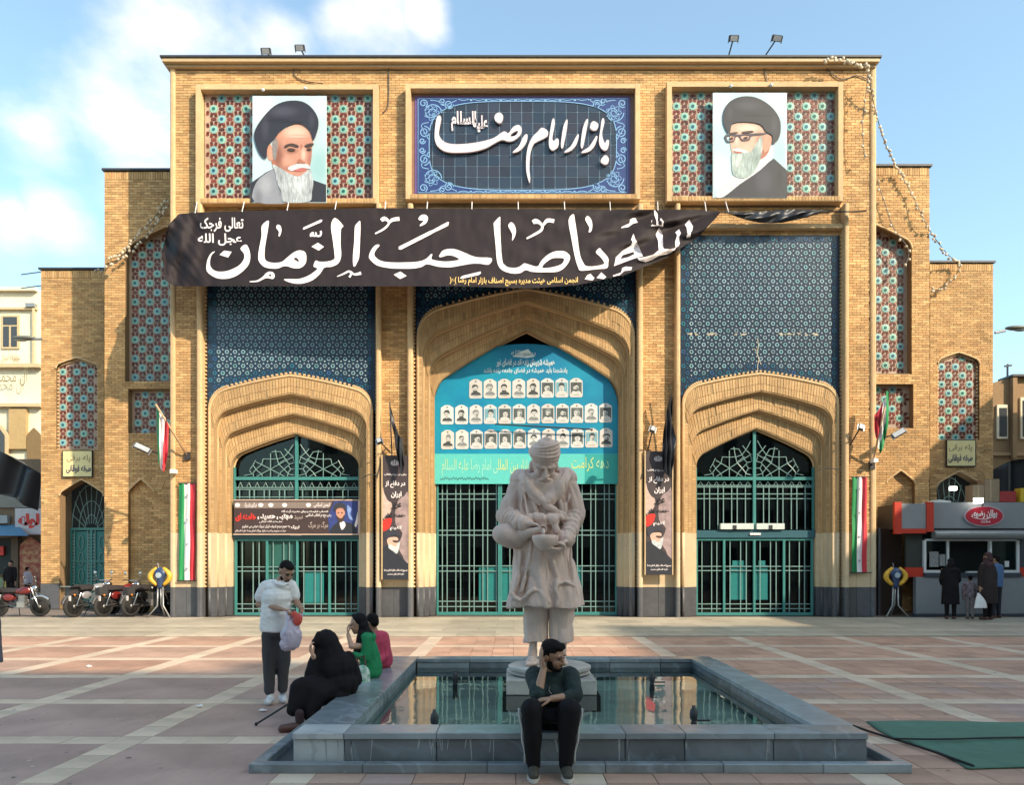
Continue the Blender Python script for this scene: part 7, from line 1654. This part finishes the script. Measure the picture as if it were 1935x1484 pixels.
# ================= STREET ON THE LEFT =================
CRM=mat('cream_stone_wall',(.78,.69,.52),.85,na=.08,stain=.14); CRD=mat('cream_trim',(.52,.40,.24),.85,na=.1); WND=mat('window_brown_glass',(.05,.055,.06),.15)
YL=42
bl=thing('cream_building','tall cream stone building with arched windows at the far end of the left street','building',(X(20,YL),YL,0))
def lb(name,mt,x0,x1,y0,y1,a=0,b=.3,Y=YL,par=None): return pbox(MB(),x0,x1,y0,y1,Y,a,b).obj(name,mt,par or bl)
lb('wall',CRM,-420,82,552,1110,0,8); lb('parapet',CRM,-420,72,546,552,.3,.5)
lb('cornice',CRD,-420,82,690,697,.35,0); lb('cornice',CRD,-420,82,765,771,.35,0); lb('cornice',CRD,-420,72,583,587,.2,0)
wi=lb('window',CRD,4,38,596,660,.08,0); lb('pane',WND,8,34,600,615,.1,-.085,par=wi); lb('pane',WND,8,19,618,656,.1,-.085,par=wi); lb('pane',WND,23,34,618,656,.1,-.085,par=wi)
for wx in (-60,-130,-200,-300):
    wi=lb('window',CRD,wx,wx+34,596,660,.08,0); lb('pane',WND,wx+4,wx+30,600,656,.1,-.085,par=wi)
lb('drain_pipe',CRD,66,69,585,700,.25,-.1); lb('air_vent',METAL,54,71,576,583,.3,0)
lb('pier',mat('ochre_brick',(.42,.29,.14),.9,na=.12),22,54,775,850,.25,0)
def larch(x0,x1,yf,ya,yb,mt,Y,d,par,nm):
    c=arch_pts(X(x0,Y),X(x1,Y),Z(yf,Y),Z(ya,Y),.5); m=MB(); m.prism([(X(x0,Y),Z(yb,Y))]+c+[(X(x1,Y),Z(yb,Y))],Y-d,Y-d+.05); return m.obj(nm,mt,par)
wi=larch(-26,22,826,796,915,CRD,YL,.3,bl,'window'); larch(-20,16,828,803,908,WND,YL,.36,wi,'pane'); pbox(MB(),-4,0,806,906,YL,.40,-.37).obj('mullion',WHITE,wi)
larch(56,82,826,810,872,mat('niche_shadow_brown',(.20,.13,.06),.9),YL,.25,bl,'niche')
m=MB(); text(m,'آل محمد',(2,697,62,733),plane_at(YL,.4),.0); m.obj('lettering',mat('faded_ink',(.22,.20,.12),.8),bl)
m=MB(); text(m,'موقوفه آستان',(4,664,40,686),plane_at(YL,.1),.0); m.obj('lettering',mat('faded_ink2',(.30,.22,.12),.8),bl)
YS=34
shp=thing('shop_row','small dark shops with blue awning and red arched front in the left street','shop',(X(10,YS),YS,0))
lb('wall',mat('soot_brown_wall',(.20,.14,.09),.9,na=.15),-380,86,868,1120,0,3,YS,shp)
lb('shop_opening',INT,-40,34,1018,1112,.05,0,YS,shp); lb('concrete_band',mat('grey_concrete',(.22,.21,.19),.8),-380,86,935,960,.12,0,YS,shp)
for k in range(9): lb('baluster',METAL,-10+k*11,-8+k*11,915,935,.1,-.05,YS,shp)
sg_=lb('sign_board',mat('sign_white',(.55,.52,.56),.5),38,86,962,1011,.35,-.1,YS,shp)
m=MB(); text(m,'لوله',(44,972,84,1000),plane_at(YS,.36),.08); m.obj('lettering',REDP,shp)
lb('sign_board',REDP,-12,12,1033,1050,.2,-.1,YS,shp); lb('sign_board',mat('sign_grey',(.35,.37,.38),.5),-40,22,975,990,.3,-.1,YS,shp)
m=MB(); Yw=YS-1.2; m.add([(X(-60,YS),YS-.1,Z(992,YS)),(X(36,YS),YS-.1,Z(992,YS)),(X(54,Yw),Yw,Z(1013,Yw)),(X(-60,Yw),Yw,Z(1013,Yw))],[(0,1,2,3)]); m.obj('awning',mat('awning_blue',(.10,.22,.34),.7),shp)
larch(44,84,1035,1016,1112,mat('red_shop_front',(.30,.05,.03),.6,c2=(.45,.22,.12),ns=8),YS,.25,shp,'arched_front')
m=MB(); text(m,'عسل زعفران نبات',(50,1040,80,1050),plane_at(YS,.28),.03); text(m,'سوغات مشهد',(52,1055,78,1066),plane_at(YS,.28),.03); m.obj('lettering',mat('sign_gold',(.65,.42,.2),.6),shp)
lb('column',mat('column_brown',(.12,.085,.06),.8),29,42,1015,1112,.3,0,YS,shp)
for k in range(4):
    lb('goods_crate',mat('goods_%d'%k,((.4,.1,.05),(.5,.4,.3),(.2,.25,.15),(.5,.35,.1))[k],.7),-14+k*12,-4+k*12,1092-k%2*6,1110,.5,-.1,YS,shp)
m=MB(); pts=[(-40,842),(15,858),(78,896),(73,925),(66,965),(20,940),(-40,925)]; fill(m,[pts],lambda px,py:(X(px,31),31-.25*math.sin(px*.1+py*.03),Z(py,31)),step=6); tag(m.obj('black_tarpaulin',BLACKS,smooth=True),'large black tarpaulin hung slanting above the left shops','tarpaulin')
for k in range(3):
    m=MB().tube([(X(77,26),26,Z(514+26*k,26)),(X(40,26),26,Z(519+26*k,26))],.02,4)
    if k<2: tag(m.obj('antenna_rod',DMETAL),('upper' if k==0 else 'lower')+' thin rod sticking out left of the left outer wing','rod')
# ================= RIGHT SIDE BACKGROUND =================
YR=36
rb=thing('brick_arcade_building','low brown brick building with a window and dark arch behind the kiosk at right','building',(X(1930,YR),YR,0))
RBK=mat('brown_brick_far',(.30,.19,.10),.9,na=.12,stain=.15)
def rb_(name,mt,x0,x1,y0,y1,a=0,b=.3,par=None): return pbox(MB(),x0,x1,y0,y1,YR,a,b).obj(name,mt,par or rb)
fr=MB(); c=arch_pts(X(1882,YR),X(1990,YR),Z(915,YR),Z(868,YR),.5); hole=[(X(1882,YR),.001)]+c+[(X(1990,YR),.001)]
fill(fr,[[(X(1860,YR),0),(X(1860,YR),Z(728,YR)),(X(1912,YR),Z(714,YR)),(X(2060,YR),Z(714,YR)),(X(2060,YR),0)],hole],lambda x,z:(x,YR,z),side=lambda x,z:(x,YR+.8,z)); fr.obj('wall',RBK,rb)
q=MB()
for j in range(14):
    z=Z(855,YR)+j*.42
    for i in range(10): q.box(X(1862,YR)+i*.5+(.25 if j%2 else 0),X(1862,YR)+i*.5+.47+(.25 if j%2 else 0),YR-.02,YR+.01,z,z+.36)
rb_('arch_back',INT,1860,2050,850,1110,-.85,1.2); rb_('pilaster',RBK,1908,1916,716,868,.25,0); rb_('coping',DMETAL,1906,2060,710,714,.3,.8); rb_('string_course',mat('brick_pale_far',(.38,.25,.14),.9),1860,2050,856,862,.12,0)
wi=rb_('window',CRM,1882,1902,766,830,.1,0); rb_('pane',WND,1886,1900,772,826,.12,-.105,wi)
wi=rb_('window',CRM,1926,1950,752,830,.1,0); rb_('pane',WND,1930,1946,758,826,.12,-.105,wi)
m=MB().tube([(X(1930,YR),YR+1,Z(714,YR)),(X(1930,YR),YR+1,Z(678,YR))],.05,5); m.tube([(X(1924,YR),YR+1,Z(682,YR)),(X(1938,YR),YR+1,Z(680,YR))],.05,5); tag(m.obj('roof_antenna',DMETAL),'antenna on the roof of the brown brick building at right','antenna')
m=MB(); pts=[(1875,890),(1905,872),(1945,866),(1990,880),(1990,945),(1875,945)]; fill(m,[pts],lambda px,py:(X(px,33),33-.2*math.sin(px*.12),Z(py,33)),step=6); tag(m.obj('black_awning',BLACKS,smooth=True),'black awning cloth behind the kiosk roof at right','awning')
# ================= BUILDINGS AROUND THE SQUARE (they shade the foreground) =================
OPP=mat('opposite_plaster',(.62,.56,.47),.9,na=.08)
def block(name,label,x0,x1,y0,y1,h,fy=None,win=True):
    b=thing(name,label,'building',((x0+x1)/2,(y0+y1)/2,0)); MB().box(x0,x1,y0,y1,0,h).obj('wall',OPP,b)
    MB().box(x0-.3,x1+.3,y0-.3,y1+.3,h,h+.25).obj('roof',DMETAL,b)
    wm_=MB().box(-.6,.6,-.03,.03,-.8,.8).mesh('window',[WND])
    if win:
        if abs(x1-x0)>abs(y1-y0):
            locs=[(x,y1+.03,z) for x in frange(x0+2,x1-1,3.2) for z in frange(2.2,h-1,3.3)]
            copies(wm_,'window',b,locs)
        else: copies(wm_,'window',b,[(x0-.03,y,z) for y in frange(y0+2,y1-1,3.2) for z in frange(2.2,h-1,3.3)],[(0,0,R(90))]*999)
    return b
SX,SY_=SUN.x/SUN.z,SUN.y/SUN.z      # shadow offset per metre of height is (-SX,-SY_)
h1=28.0; e1=11.0+SY_*h1
block('opposite_building','plain plastered building across the square, behind the viewpoint',-18,3.0+SX*h1,e1-12,e1,h1)
h2=36.0; e2=19.2+SY_*h2
block('opposite_tower','taller plastered building at the far right corner of the square, behind the viewpoint',3.1+SX*h2,3.1+SX*h2+16,e2-12,e2,h2)
h3=13.0; xr3=8.6+SX*h3
block('side_building','plain plastered building along the right side of the square, outside the view',xr3,xr3+10,2,31,h3)

pb_=thing('statue_shade_block','small plastered tank room on the roof of the building behind the viewpoint','roof room',(32.9,e1-1.2,h1+.25))
MB().box(31.6,34.3,e1-2.4,e1,h1+.25,h1+1.55).obj('wall',OPP,pb_)  # unseen roof block, added and sized so its shadow covers the statue
